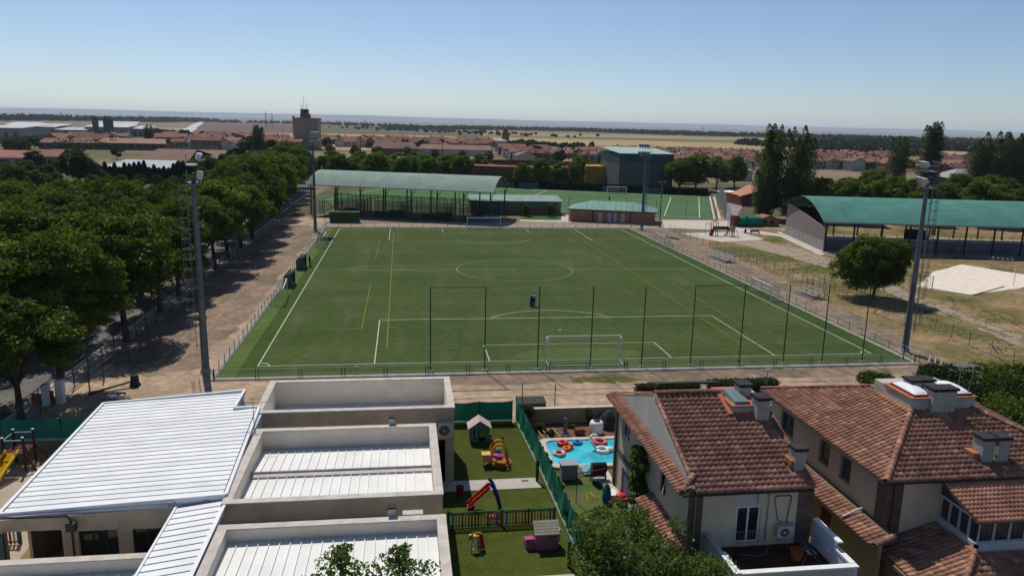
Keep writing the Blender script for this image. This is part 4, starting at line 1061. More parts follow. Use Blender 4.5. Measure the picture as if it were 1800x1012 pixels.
# dark green stair frame at the left end
T = Thing('court_net', (-18, 112, 0), 'dark green wind net hung between thin posts behind the padel courts', 'net')
for i in range(24): T.part('post', MB().tube((*fp_(.5+i*2, -14.2), 0), (*fp_(.5+i*2, -14.2), 4.2), .05, n=5), DKGREEN)
T.part('net', wire_net(MB(), fp_(.5, -14.2), fp_(46, -14.2), .1, 4.1, .35, .35, .035), DKGREEN)
for i in range(15): T.part('post', MB().tube((*fp_(1+i*3.2, -3.2), 0), (*fp_(1+i*3.2, -3.2), 4.0), .045, n=5), DKGREEN)
T = Thing('scissor_frame', (-36, 108, 0), 'dark green steel scissor frame at the left end of the pavilion', 'steel frame')
T.part('brace', MB().beam((-35, 106, 2.2), (-31, 106, 4.6), .12).beam((-31, 106, 2.2), (-35, 106, 4.6), .12).beam((-35, 106, 0), (-35, 106, 5), .12).beam((-31, 106, 0), (-31, 106, 5), .12), DKGREEN)
T = Thing('sports_store', (9, 124, 0), 'long low store with green upper wall, brick base and pale roof right of the pavilion', 'building')
T.part('brick_base', MB().box(-.5, 22.6, 121.4, 127.5, 0, 1.9), BRICKD)
T.part('upper_wall', MB().box(-.52, 22.62, 121.38, 127.52, 1.903, 3.5), mat('green_cladding', (.11, .19, .165), (.09, .16, .14), scale=.5))
T.part('roof', MB().slab([(-.9, 120.9, 3.5), (23.0, 120.9, 3.5), (23.0, 128.6, 4.4), (-.9, 128.6, 4.4)], .12), GROOF)
T.part('downpipe', MB().tube((22.0, 121.28, 0), (22.0, 121.28, 3.4), .06, n=6), WHITE)

# changing rooms
A = (22.3, 109.3); Bc = (41.2, 102.6)
fc = frame(A, (Bc[0]-A[0], Bc[1]-A[1])); LC = hypot(Bc[0]-A[0], Bc[1]-A[1]); DC = 9.0
T = Thing('changing_rooms', (32, 108, 0), 'orange brick changing rooms with hipped green metal roof and white doors at the far right corner', 'building')
doors = [(.34*LC, .39*LC), (.455*LC, .50*LC), (.52*LC, .56*LC), (.61*LC, .66*LC)]
wl = wall(MB(), fc, LC, 0, 2.75, .3, [(a, b, .02, 2.3) for a, b in doors])
wl.fbox(fc, 0, .3, -DC, -.3, 0, 2.75).fbox(fc, LC-.3, LC, -DC, -.3, 0, 2.75).fbox(fc, .3, LC-.3, -DC, -DC+.3, 0, 2.75)
wp = T.part('brick_wall', wl, BRICKR)
for i, (a, b) in enumerate(doors): T.part('door', MB().fbox(fc, a+.03, b-.03, -.2, -.14, .03, 2.27), mat('pale_door', (.45, .47, .50), rough=.5))
T.part('pilaster', MB().fbox(fc, LC*.27, LC*.285, .0, .05, 0, 2.7).fbox(fc, LC*.715, LC*.73, .0, .05, 0, 2.7), DKGREEN)
T.part('blue_sign', MB().fbox(fc, LC*.503, LC*.517, .0, .04, .4, 2.3), mat('blue_strip', (.04, .16, .35)))
T.part('fascia', MB().fbox(fc, -.5, LC+.5, .35, .5, 2.76, 3.02).fbox(fc, -.5, -.35, -DC-.5, .35, 2.76, 3.02).fbox(fc, LC+.35, LC+.5, -DC-.5, .35, 2.76, 3.02), DKGREEN)
rd_ = MB()
e = [(*fc(-.6, .6), 3.02), (*fc(LC+.6, .6), 3.02), (*fc(LC+.6, -DC-.6), 3.02), (*fc(-.6, -DC-.6), 3.02)]
r0_ = (*fc(LC*.24, -DC/2), 4.7); r1_ = (*fc(LC*.76, -DC/2), 4.7)
rd_.add([*e, r0_, r1_], [(0, 1, 5, 4), (1, 2, 5), (2, 3, 4, 5), (3, 0, 4)])
rp = T.part('roof', rd_, mat('green_metal_roof', (.17, .29, .255), (.14, .24, .21), scale=.4, rough=.4, metal=.2))
sm = MB()
for i in range(16):
    s = -.3+(LC+.6)*i/15
    top = min(max(s, LC*.24), LC*.76); k = 1.0 if LC*.24 <= s <= LC*.76 else (s+.6)/(LC*.24+.6) if s < LC*.24 else (LC+.6-s)/(LC*.24+.6)
    zt = 3.02+1.68*k; tt = .6-(DC/2+.6)*k
    sm.beam((*fc(s, .6), 3.06), (*fc(s, tt), zt+.04), .07)
T.part('standing_seam', sm, _M['green_metal_roof'], rp)

# handball wall: tall grey-green box
T = Thing('handball_wall', (73, 215, 0), 'tall blank grey-green handball court building with pale roof edge', 'building')
hw = frame(at(1087, 332)[:2], (20.6, .8))
T.part('wall', MB().fbox(hw, 0, 20.8, -24, 0, 0, 9.6), mat('grey_green_render', (.135, .145, .14), (.115, .125, .12), scale=.15, dirt=.15))
T.part('upper_band', MB().fbox(hw, -.05, 20.85, -24.05, .05, 9.603, 13.0), mat('green_cladding2', (.055, .105, .10), (.045, .09, .085), scale=.5))
T.part('roof', MB().slab([(*hw(-.3, .4), 13.0), (*hw(21.2, .4), 12.9), (*hw(21.2, -24.4), 14.6), (*hw(-.3, -24.4), 14.6)], .18), mat('pale_green_roof2', (.36, .44, .42), (.30, .38, .36), scale=.2))
jt = MB()
for i in range(1, 9): jt.fbox(hw, .05, 20.75, .0, .05, i*1.07-.04, i*1.07+.04)
T.part('wall_course', jt, mat('course_line', (.08, .085, .08)))
jt = MB()
for i in range(9): jt.fbox(hw, i*2.6-.05, i*2.6+.05, .05, .11, 0, 9.6)
T.part('pilaster', jt, mat('course_line'  , (0, 0, 0)))

# bullring: round ochre building
T = Thing('bullring', (33, 248, 0), 'ochre and yellow bullring with a thin orange tiled rim beyond the second pitch', 'bullring')
bc = (33, 248); OCH = mat('ochre_wall', (.16, .095, .055), (.12, .075, .048), scale=.12, dirt=.15); ORNG = mat('orange_rim', (.34, .12, .065), (.27, .10, .055), scale=.3)
n = 44; rO, rI = 35.0, 21.0
ow = MB(); iw = MB(); rim = MB(); st = MB()
for i in range(n):
    a0, a1 = 2*pi*i/n, 2*pi*(i+1)/n
    c0, s0, c1, s1 = cos(a0), sin(a0), cos(a1), sin(a1)
    def P(r, c_, s_): return (bc[0]+r*c_, bc[1]+r*s_*.72)
    ow.prism([P(rO-.3, c0, s0), P(rO, c0, s0), P(rO, c1, s1), P(rO-.3, c1, s1)], 0, 6.2)
    rim.prism([P(rO-1.6, c0, s0), P(rO+.35, c0, s0), P(rO+.35, c1, s1), P(rO-1.6, c1, s1)], 6.2, [6.9, 6.45, 6.45, 6.9])
    for k in range(6):
        q0, q1 = rO-1.8-k*2, rO-3.8-k*2
        st.prism([P(q1, c0, s0), P(q0, c0, s0), P(q0, c1, s1), P(q1, c1, s1)], 0, 5.6-k*.8)
    iw.prism([P(rI-1, c0, s0), P(rI-.7, c0, s0), P(rI-.7, c1, s1), P(rI-1, c1, s1)], 0, 1.6)
T.part('outer_wall', ow, OCH); T.part('tiled_rim', rim, ORNG); T.part('seating_step', st, mat('dark_step', (.10, .085, .08))); T.part('ring_wall', iw, ORNG)
yb = at(1048, 325)
T.part('entrance_block', MB().box(53, 67, 222.6, 236, 0, 7.2), mat('yellow_wall', (.40, .23, .04), (.34, .19, .035), scale=.25))
T.part('white_frame', MB().box(46.5, 52.4, 222.2, 222.7, 5.2, 5.7).box(49.6, 50.3, 221.9, 222.2, 0, 7.4), mat('cream_frame', (.50, .42, .30)))
for i in range(5): T.part('window', MB().box(40+i*2.4, 41.3+i*2.4, 222.9, 223.3, 2.0, 4.6), BLACK)
# dark red canopies at left of the ring
T = Thing('red_canopy', (16, 252, 0), 'dark red low pitched canopy left of the bullring', 'canopy')
cv = at(835, 312); x, y = cv[0], cv[1]
CANO = mat('maroon_sheet', (.22, .075, .08), (.17, .06, .065), scale=.3)
T.part('roof', MB().add([(x-8, y-6, 3.8), (x+14, y-6, 3.8), (x+14, y+12, 4.4), (x-8, y+12, 4.4), (x+3, y+3, 6.2)], [(0, 1, 4), (1, 2, 4), (2, 3, 4), (3, 0, 4), (3, 2, 1, 0)]), CANO)
T.part('roof', MB().add([(x-16, y-4, 3.0), (x-5, y-4, 3.0), (x-5, y+6, 3.4), (x-16, y+6, 3.4), (x-10, y+1, 4.3)], [(0, 1, 4), (1, 2, 4), (2, 3, 4), (3, 0, 4), (3, 2, 1, 0)]), CANO)
for dx in (-7, 0, 7, 13): T.part('column', MB().tube((x+dx, y-5, 0), (x+dx, y-5, 3.8), .15, n=6), DKGREEN)
# dark hedge screen with blue panels behind the second pitch
T = Thing('hedge_screen', (20, 190, 0), 'long dark hedge wall closing the far side of the second pitch', 'hedge')
hf = frame(P2(112, 70.5), (-d2[0], -d2[1]))
def hedge_np(fr, L_, D, H, n, size, seed):
    global rng
    rng = np.random.default_rng(seed); s = rng.uniform(0, L_, n); f_ = rng.integers(0, 3, n)
    t = np.where(f_ == 0, 0, np.where(f_ == 1, -D, rng.uniform(-D, 0, n))); z = np.where(f_ == 2, H, rng.uniform(0, H, n)); 
    t = t+rng.normal(0, .07, n); z = z*(1+rng.normal(0, .035, n))
    P_ = np.array([fr(a, b) for a, b in zip(s, t)]); nn = np.stack([np.zeros(n), np.zeros(n), np.ones(n)], 1)
    return leaves(np.column_stack([P_, z]), nn, size, 1.2)
o = T.part('hedge_core', MB().fbox(hf, 0, 112, -.9, -.1, 0, 2.3), mat('hedge_core', (.012, .02, .01), rough=1))
T.part('foliage', MB().fbox(hf, 0, .01, 0, .01, 0, .01) if False else (lambda me: me)(np_mesh('foliage', hedge_np(lambda a, b: (hf(a, b)[0]-20, hf(a, b)[1]-190), 112, 1.0, 2.5, 9000, .45, 3))), LEAFC)
BLUEP = mat('blue_screen_panel', (.06, .12, .20), (.05, .10, .17), scale=.4)
for i, (a, b) in enumerate(((36, 44), (46, 53), (76, 82), (90, 97))):
    one('advert_panel', MB().fbox(lambda s, t: (hf(s, t)[0], hf(s, t)[1]), a, b, .15, .22, .1, 2.1), BLUEP, ['blue panel before the dark hedge, leftmost of four', 'blue panel before the dark hedge, second of four', 'blue panel before the dark hedge, left of the far goal', 'blue panel before the dark hedge, right of the far goal'][i], 'panel')
# high net edge-on at the right side of the second pitch
T = Thing('high_net_fence', (61.5, 113.5, 0), 'high net fence seen edge-on along the right side of the second pitch', 'fence')
q0, q1 = P2(-3.2, 0), P2(-3.2, 64)
for i in range(9):
    s = 64*i/8; a = P2(-3.2, s); T.part('post', MB().tube((*a, 0), (*a, 6.0), .09, n=6), GALV)
T.part('net', wire_net(MB(), q0, q1, .1, 5.9, .5, .5, .016), mat('pale_net', (.34, .33, .31)))

# right stand with turquoise arched roof
T = Thing('grandstand_shed', (80, 62, 0), 'long open shed with turquoise arched roof and grey brick end wall on the right', 'stand')
S0 = (61.9, 63.8); dS = (.984, -.18); fs = frame(S0, dS); LS = 66; DS = 24
rf = T.part('roof', MB().fbox(fs, -.6, LS, .75, .85, 5.62, 5.9), mat('eave_steel', (.28, .32, .31), rough=.5))
f2 = lambda s, t: fs(s-.8, t+.8)
prof = arch_roof(T, rf, f2, LS+.8, DS+1.8, 5.9, 9.5, 6.3, TROOF, .7, nsheet=14)
for i in range(13):
    s = .2+i*5.2
    tr = MB()
    for (t0, z0), (t1, z1) in zip(prof[:-1], prof[1:]): tr.beam((*f2(s, t0), z0-.2), (*f2(s, t1), z1-.2), .2, .28)
    T.part('arch_rib', tr, mat('dark_steel', (.03, .03, .032)), rf)
    for t in (0, -DS):
        T.part('column', MB().beam((*fs(s, t), 0), (*fs(s, t), 6.1), .24), _M['dark_steel'])
GB = brick_mat('grey_brick', (.30, .27, .245), (.25, .225, .205), (.22, .20, .19), .4, .2)
e_ = frame(S0, (-.408*-1, .913)) # along the depth
ep = [fs(0, -.3), fs(0, -DS+.3)]
ew = MB().fbox(fs, 0, .25, -DS+.2, -.2, 0, 2.1)
T.part('end_wall_base', ew, GB)
T.part('end_wall', MB().add([(*fs(.0, -.2), 2.103), (*fs(.25, -.2), 2.103), (*fs(.25, -DS+.2), 2.103), (*fs(.0, -DS+.2), 2.103), (*fs(.0, -.2), 4.5), (*fs(.25, -.2), 4.5), (*fs(.25, -DS+.2), 7.3), (*fs(.0, -DS+.2), 7.3)],
       [(3, 2, 1, 0), (4, 5, 6, 7), (0, 1, 5, 4), (1, 2, 6, 5), (2, 3, 7, 6), (3, 0, 4, 7)]), mat('weathered_cladding', (.24, .20, .18), (.20, .17, .155), scale=.2, stretch=(1, 1, .1)))
T.part('back_wall', MB().fbox(fs, .3, LS, -DS-.1, -DS+.0, 2.9, 6.2), mat('dark_cladding', (.05, .05, .05)))  # back wall cladding in one even dark colour
T.part('tier', MB().fbox(fs, .4, LS, -2.6, -2.4, 0, 2.35), mat('blue_grey_wall', (.14, .15, .19), (.11, .12, .155), scale=.2))
T.part('tier_cap', MB().fbox(fs, .4, LS, -2.8, -2.3, 2.353, 2.5), PALEC)
gr = MB()
for i in range(32): gr.beam((*fs(.5+i*2, -2.55), 2.5), (*fs(.5+i*2, -2.55), 3.4), .06)
gr.beam((*fs(.5, -2.55), 3.4), (*fs(LS-.5, -2.55), 3.4), .06)
T.part('guard_rail', gr, _M['dark_steel'])
fl = MB()
for i in range(24): fl.beam((*fs(1+i*2.6, -1.2), 0), (*fs(1+i*2.6, -1.2), 1.15), .05)
fl.beam((*fs(1, -1.2), 1.12), (*fs(LS-1, -1.2), 1.12), .05).beam((*fs(1, -1.2), .6), (*fs(LS-1, -1.2), .6), .05)
T.part('front_rail', fl, _M['dark_steel'])
struct('concrete_floor', MB().fbox(fs, 0, LS, -DS, .6, -.01, .09), CONC)
struct('pale_kerb', MB().fbox(fs, -.9, 0, -DS-3, .9, -.01, .1).fbox(fs, 0, 4.5, .6, 1.2, -.01, .11), PALEC)
one('stacked_boards', MB().fbox(fs, 8, 11, -5, -4.2, .1, 1.0), BLACK, 'dark stack of boards inside the left end of the turquoise shed', 'stack')
for i, s in enumerate((26, 37)): one('white_crate', MB().fbox(fs, s, s+2.2, -3.4, -2.4, .1, 1.3), mat('dull_white', (.45, .45, .47)), ['pale crate inside the turquoise shed beside the right mast', 'pale crate farther right inside the turquoise shed'][i], 'crate')
one('orange_banner', MB().fbox(fs, 24.5, 25.2, -9.4, -9.3, 2.6, 5.0), mat('orange_cloth', (.50, .17, .05)), 'narrow orange banner at the back of the turquoise shed', 'banner')
one('parked_van', MB().fbox(fs, 21, 24.4, -13.5, -11.5, .1, 3.2).fbox(fs, 24.4, 25.2, -13.4, -11.6, .1, 2.1), mat('navy_panel', (.04, .045, .10)), 'dark blue boxy stall standing at the back of the turquoise shed', 'stall')

# sand court goals: red-white banded bars
def sand_goal(x, y, rz, label, post=WHITE):
    T = Thing('handball_goal', (x, y, .03), label, 'goal', 'goals of the sand court', rz)
    RED = mat('blue_band', (.03, .05, .12), rough=.5)
    for s in (-1.5, 1.5):
        for k in range(7): T.part('post_band', MB().beam((0, s, k*.29), (0, s, k*.29+.287), .09), post if k % 2 else RED, local=True)
    for k in range(9): T.part('bar_band', MB().beam((0, -1.55+k*.344, 2.08), (0, -1.55+k*.344+.341, 2.08), .09), RED if k % 2 else post, local=True)
    nm = MB()
    for i in range(13): nm.beam((0, -1.5+i*.25, 2.0), (-.9, -1.5+i*.25, .05), .022)
    for i in range(8): nm.beam((-.9+i*.113, -1.5, .05+i*.25), (-.9+i*.113, 1.5, .05+i*.25), .022)
    T.part('net', nm, NETM, local=True)
sand_goal(83.4, 44.6, pi+.75, 'banded handball goal at the far side of the sand court')
sand_goal(58.4, 30.6, .75, 'banded handball goal at the near left corner of the sand court')
one('volleyball_post', MB().tube((0, 0, 0), (0, 0, 2.9), .05, n=8).beam((0, 0, 2.6), (.15, 0, 2.6), .04), WHITE, 'white post standing at the right edge of the sand court', 'post', None, (*at(1781, 503)[:2], 0))
one('edge_board', MB().beam((0, 0, .05), (9.5, 5.5, .05), .16, .12), BARK, 'dark plank edging along the near side of the sand court', 'edging', None, (*at(1712, 519)[:2], 0))

# playground at the far right corner
PW = mat('play_wood', (.14, .10, .08), (.10, .07, .06), scale=3); PRED = mat('play_red', (.42, .03, .03), rough=.4); PGRN = mat('play_green', (.06, .22, .05), rough=.4); PYEL = mat('play_yellow', (.60, .33, .03), rough=.4)
bx, by, _ = at(1262, 414)
T = Thing('play_tower', (bx, by, 0), 'playground climbing frame with two little towers, a dark tube bridge and a red slide', 'climbing frame')
for (cx, cy_) in ((bx-.9, by), (bx+2.6, by-.6)):
    for dx in (-.55, .55):
        for dy in (-.5, .5): T.part('post', MB().beam((cx+dx, cy_+dy, 0), (cx+dx, cy_+dy, 2.9), .11), PW)
    T.part('deck', MB().box(cx-.55, cx+.55, cy_-.5, cy_+.5, 1.25, 1.35), PW)
    ar = MB()
    for k in range(6):
        a, b = pi*k/6, pi*(k+1)/6
        for dy in (-.5, .5): ar.beam((cx+.6*cos(a), cy_+dy, 2.8+.35*sin(a)), (cx+.6*cos(b), cy_+dy, 2.8+.35*sin(b)), .09)
    T.part('arch_top', ar, PW)
T.part('green_panel', MB().box(bx-1.4, bx-.4, by-.56, by-.51, 1.35, 2.1).box(bx-.38, bx-.33, by-.5, by+.5, 1.35, 2.0), PGRN)
T.part('yellow_panel', MB().box(bx+2.0, bx+3.2, by-1.16, by-1.11, 1.2, 2.1).box(bx+3.2, bx+3.25, by-1.1, by-.1, 1.2, 2.1), PYEL)
T.part('tube_bridge', MB().tube((bx-.3, by-.2, 1.7), (bx+2.05, by-.5, 1.7), .36, n=10), BLACK)
T.part('red_slide', MB().add([(bx-2.6, by-1.6, .15), (bx-1.9, by-1.8, .15), (bx-1.1, by-.6, 1.5), (bx-1.6, by-.4, 1.5), (bx-2.6, by-1.6, .5), (bx-1.9, by-1.8, .5), (bx-1.1, by-.6, 1.95), (bx-1.6, by-.4, 1.95)], [(0, 1, 2, 3), (0, 3, 7, 4), (1, 5, 6, 2)]), PRED)
T.part('fire_pole', MB().tube((bx-3.0, by-.3, 0), (bx-3.0, by-.3, 2.7), .05, n=6).tube((bx-2.1, by-.3, 0), (bx-2.1, by-.3, 2.7), .05, n=6).beam((bx-3, by-.3, 2.7), (bx-2.1, by-.3, 2.7), .09), PW)
T.part('small_slide', MB().slab([(bx+1.9, by-1.0, 1.2), (bx+1.9, by-.6, 1.2), (bx+.7, by-1.4, .2), (bx+.7, by-1.8, .2)], .1), PGRN)
sx_, sy_, _ = at(1290, 418)
T = Thing('swing_frame', (sx_, sy_, 0), 'black A-shaped swing frame right of the playground tower', 'swing')
T.part('leg', MB().beam((sx_-.9, sy_-.5, 0), (sx_, sy_, 2.4), .09).beam((sx_+1.0, sy_-.5, 0), (sx_, sy_, 2.4), .09).beam((sx_-.6, sy_+2.6, 0), (sx_+.1, sy_+2.4, 2.4), .09).beam((sx_+.8, sy_+2.6, 0), (sx_+.1, sy_+2.4, 2.4), .09), BLACK)
T.part('top_bar', MB().beam((sx_, sy_, 2.4), (sx_+.1, sy_+2.4, 2.4), .09), BLACK)
T.part('seat', MB().box(sx_-.1, sx_+.3, sy_+1, sy_+1.4, .5, .54).beam((sx_, sy_+1.2, .5), (sx_+.05, sy_+1.2, 2.4), .02), BLACK)
x, y, _ = at(1310, 410); one('litter_bin', MB().lathe((0, 0, 0), [(.0, 0), (.22, .0), (.26, .9), (.2, .92)], 10), BLACK, 'dark litter bin right of the swing on the paved path', 'litter bin', None, (x, y, 0))
x, y, _ = at(1327, 411)
T = Thing('park_bench', (x, y, 0), 'small bench beside the litter bin on the path before the hut', 'bench')
T.part('seat', MB().box(x-1.1, x+1.1, y-.25, y+.2, .42, .48), PW); T.part('backrest', MB().box(x-1.1, x+1.1, y+.2, y+.25, .5, .85), PW)
T.part('leg', MB().box(x-.95, x-.88, y-.2, y+.2, 0, .42).box(x+.88, x+.95, y-.2, y+.2, 0, .42), BLACK)
# second bench shape and green tank container, hut
x, y, _ = at(1315, 398)
T = Thing('green_tank', (x, y, 0), 'big glossy green rounded container on the gravel before the poplars', 'container')
tk = MB(); n = 12
pr = [(1.35*cos(a)*(1 if cos(a) > 0 else 1), .1+1.15+1.15*sin(a)) for a in [pi*2*k/16 for k in range(16)]]
vs = [(x-2.5, y+p, z) for p, z in pr]+[(x+2.9, y+p*.97, z) for p, z in pr]
tk.add(vs, [(i, (i+1) % 16, (i+1) % 16+16, i+16) for i in range(16)]+[tuple(range(15, -1, -1)), tuple(range(16, 32))])
T.part('tank', tk, mat('glossy_green', (.01, .22, .13), (.01, .18, .11), rough=.25))
T.part('strap', MB().box(x-.95, x-.85, y-1.4, y+1.4, .1, 2.47), DKGREEN)
T.part('red_cabin', MB().box(x-3.9, x-2.6, y-.6, y+1.6, 0, 2.5), mat('dark_red_wall', (.13, .04, .03)))
x, y, _ = at(1351, 398)
T = Thing('garden_hut', (x, y, 0), 'small ochre hut with terracotta pitched roof beside the green container', 'hut')
T.part('wall', MB().box(x-2.6, x+2.6, y, y+3.5, 0, 1.6).prism([(x-2.6, y), (x+2.6, y), (x, y)], 1.6, [1.6, 1.6, 2.5]) if False else MB().box(x-2.6, x+2.6, y, y+3.5, 0, 1.6), mat('ochre_plaster', (.30, .17, .11), (.24, .14, .09)))
T.part('gable', MB().add([(x-2.6, y, 1.603), (x+2.6, y, 1.603), (x, y, 2.45), (x-2.6, y+3.5, 1.603), (x+2.6, y+3.5, 1.603), (x, y+3.5, 2.45)], [(0, 1, 2), (5, 4, 3), (0, 3, 4, 1)]), _M['ochre_plaster'])
T.part('roof', MB().slab([(x-3.0, y-.3, 1.65), (x, y-.3, 2.65), (x, y+3.8, 2.65), (x-3.0, y+3.8, 1.65)], .1).slab([(x, y-.3, 2.65), (x+3.0, y-.3, 1.65), (x+3.0, y+3.8, 1.65), (x, y+3.8, 2.65)], .1), mat('terracotta_small', (.36, .13, .08), (.28, .11, .07), scale=2))
T.part('window', MB().box(x-1.4, x-.5, y-.03, y-.003, .6, 1.4).box(x+.5, x+1.2, y-.03, y-.003, .6, 1.4), BLACK)
# umbrellas and cafe
UM = mat('white_parasol', (.75, .75, .73), rough=.7)
def parasol(x, y, r, H, label, m):
    T = Thing('parasol', (x, y, 0), label, 'parasol', 'cafe parasols')
    T.part('pole', MB().tube((x, y, 0), (x, y, H), .03, n=6), STEEL); T.part('canopy', MB().lathe((x, y, H), [(.01, .35), (r*.5, .18), (r, -.08)], 8), m)
for i, (px, py) in enumerate(((1272, 352), (1281, 352), (1289, 354))):
    x, y, _ = at(px, py); parasol(x, y, 2.3, 2.9, ['white parasol of the cafe, left one', 'white parasol of the cafe, middle one', 'white parasol of the cafe, right one beside the yellow awning'][i], UM)
x, y, _ = at(1299, 358); parasol(x, y, 2.6, 3.0, 'yellow-orange parasol beside the white ones by the cafe', mat('amber_cloth', (.62, .36, .05)))
x, y, _ = at(1325, 362)
T = Thing('cafe_house', (x, y, 0), 'red brick cafe with a salmon tiled roof half hidden by the poplars', 'building')
T.part('wall', MB().box(x-4, x+9, y, y+12, 0, 3.0), mat('red_wall', (.20, .06, .045), (.16, .05, .04)))
T.part('roof', MB().slab([(x-5, y-.6, 2.9), (x-1.5, y+13, 2.9), (x+4, y+13, 5.4), (x+3, y-.6, 5.2)], .12).slab([(x+3, y-.6, 5.2), (x+4, y+13, 5.4), (x+10, y+13, 2.9), (x+10, y-.6, 2.9)], .12), mat('salmon_tiles', (.45, .21, .14), (.36, .17, .12), scale=2, stretch=(1, 1, 1)))
# blue-grey barrier before the park at right of the second pitch
one('park_wall', MB().fbox(frame(P2(-1, 71.5), (-d2[0], -d2[1])), -34, 0, 0, .25, 0, 1.5), mat('blue_grey_paint', (.10, .13, .15), (.085, .11, .13), scale=.4), 'low blue-grey wall behind the second pitch below the trees', 'wall')
# tall chain-link around near side of second pitch
T = Thing('tall_mesh_fence', (10, 118, 0), 'tall thin mesh fence with posts along the near side of the second pitch', 'fence')
for i in range(12):
    a = P2(-1+i*7.5, -1.2); T.part('post', MB().tube((*a, 0), (*a, 4.6), .055, n=6), POST)
T.part('mesh', wire_net(MB(), P2(-1, -1.2), P2(85, -1.2), .1, 4.5, .75, .9, .008), STEEL)
for i, (px, py) in enumerate(((925, 380), (967, 381))):
    x, y, _ = at(px, py)
    plant(i, (x, y), (.3, .3, .36), 1.0, ['young round tree on the grass before the sports store, left one', 'young round tree on the grass before the sports store, right one'][i], 'young trees by the sports store', 'young_tree', LEAFN)
# ================================================================ NURSERY SCHOOL
NB = brick_mat('nursery_brick', (.60, .49, .34), (.53, .43, .30), (.33, .26, .185), .28, .085)
COPE = mat('stone_coping', (.56, .51, .45), (.44, .40, .355), scale=1.6, rough=.85, bump=.3, dirt=.25)
PLAS = mat('parapet_plaster', (.78, .69, .56), (.66, .58, .47), scale=.8, rough=.9, bump=.25, stretch=(1, 1, 1.6), dirt=.2, col3=(.70, .63, .54), scale3=.35)
WROOF = mat('white_roof_sheet', (.74, .75, .76), (.69, .70, .71), scale=.5, rough=.7, rnd=.04, dirt=.10, grain=.06, gs=.7)
CROOF = mat('cream_roof_sheet', (.72, .72, .69), (.66, .66, .63), scale=.6, rough=.6, rnd=.025, dirt=.08, grain=.03, gs=.8)
SEAM = mat('roof_seam', (.28, .285, .30), rough=.5)
WFAS = mat('white_fascia', (.55, .56, .60), (.48, .49, .53), scale=1, rough=.5)
DGLS = glass_mat('dark_window', (.018, .022, .024), .06)
ALU = mat('dark_frame', (.05, .05, .05), rough=.5)
PIPE = mat('brown_pipe', (.06, .05, .045), rough=.5)
T = Thing('nursery_school', (-26, -32, 0), 'beige brick nursery school with white sheet roofs and walled classroom blocks in the foreground', 'school')

def panels(T, parent, name, rows, m, seam=.05, along='x', sm=None):
    """rows: list of quads (a,b,c,d) for panels; each a thin tray with raised seam on its first edge"""
    for (a, b, c, d) in rows:
        mb = MB().slab([a, b, c, d], .04)
        p = T.part(name, mb, m, parent)
def seams(T, parent, segs, h=.05, w=.03, m=None):
    mb = MB()
    for a, b in segs: mb.beam((a[0], a[1], a[2]+h/2), (b[0], b[1], b[2]+h/2), w, h)
    T.part('roof_seam', mb, m or SEAM, parent)

def block(x0, x1, y0, y1, top, zb0, zb1, label, th=.36, npan=22, step=None, left=True, openings=()):
    """walled block: y0 front, y1 back; inner roof from zb1 at the back to zb0 at the front"""
    e = MB()
    fr = frame((x0, y0), (1, 0))
    wall(e, fr, x1-x0, 0, top-.07, th, openings)
    e.box(x0, x1, y1-th, y1, 0, top-.07)
    e.box(x0, x0+th, y0+th, y1-th, 0, top-.07); 
    e.box(x1-th, x1, y0+th, y1-th, 0, top-.07)
    b = T.part('classroom_block', e, NB, label=label)
    il = MB(); t = th+.015
    il.box(x0+th, x1-th, y1-t, y1-th, zb1-.2, top-.071).box(x0+th, x0+t, y0+th, y1-t, zb1-.3, top-.071).box(x1-t, x1-th, y0+th, y1-t, zb1-.3, top-.071).box(x0+t, x1-t, y0+th, y0+t, zb0-.3, top-.071)
    T.part('parapet_lining', il, PLAS, b)
    c = MB(); o = .04; q = th+.03
    c.box(x0-o, x1+o, y0-o, y0+q, top-.07, top).box(x0-o, x1+o, y1-q, y1+o, top-.07, top).box(x0-o, x0+q, y0+q, y1-q, top-.07, top).box(x1-q, x1+o, y0+q, y1-q, top-.07, top)
    T.part('coping', c, COPE, b)
    xa, xb, ya, yb = x0+t, x1-t, y0+t, y1-t
    ys = [(ya, zb0, yb, zb1)]
    if step:
        ys_, zs = step
        ys = [(ya, zb0, ys_, zs-.10), (ys_+.5, zs+.05, yb, zb1)]
        g = MB().box(xa, xb, ys_, ys_+.5, zs-.3, zs-.0).box(xa, xb, ys_+.42, ys_+.5, zs, zs+.10)
        T.part('roof_gutter', g, mat('pinkish_gutter', (.50, .45, .42), (.42, .38, .36), scale=2), b)
    sg = []
    for (f0, z0, f1, z1) in ys:
        for i in range(npan):
            a = xa+(xb-xa)*i/npan; d = xa+(xb-xa)*(i+1)/npan-.012
            T.part('roof_panel', MB().slab([(a, f0, z0), (d, f0, z0), (d, f1, z1), (a, f1, z1)], .05), CROOF, b)
            sg.append(((a, f0, z0), (a, f1, z1)))
    mb = MB()
    for a, d in sg[1:]: mb.beam((a[0], a[1], a[2]+.035), (d[0], d[1], d[2]+.035), .035, .07)
    T.part('roof_seam', mb, CROOF, b)
    return b
block(-26.35, -14.25, -24.95, -19.0, 5.07, 3.45, 3.35, 'back classroom block with deep walled roof', npan=20, openings=[(10.75, 11.55, 0, 2.9)])
block(-25.75, -15.55, -36.35, -27.5, 5.07, 4.30, 3.92, 'middle classroom block with a stepped cream sheet roof', npan=20, step=(-32.0, 4.22))
block(-25.40, -15.55, -47.5, -38.35, 5.07, 4.75, 4.42, 'front classroom block cut by the picture edge', npan=20)
# flat strips between the blocks
T.part('low_roof', MB().box(-25.7, -18.2, -38.33, -36.37, 3.6, 4.05), mat('grey_membrane', (.20, .21, .23), (.16, .17, .19), scale=1, rough=.9))
T.part('low_roof', MB().box(-26.3, -16.0, -27.48, -24.97, 2.8, 3.0), _M['grey_membrane'])
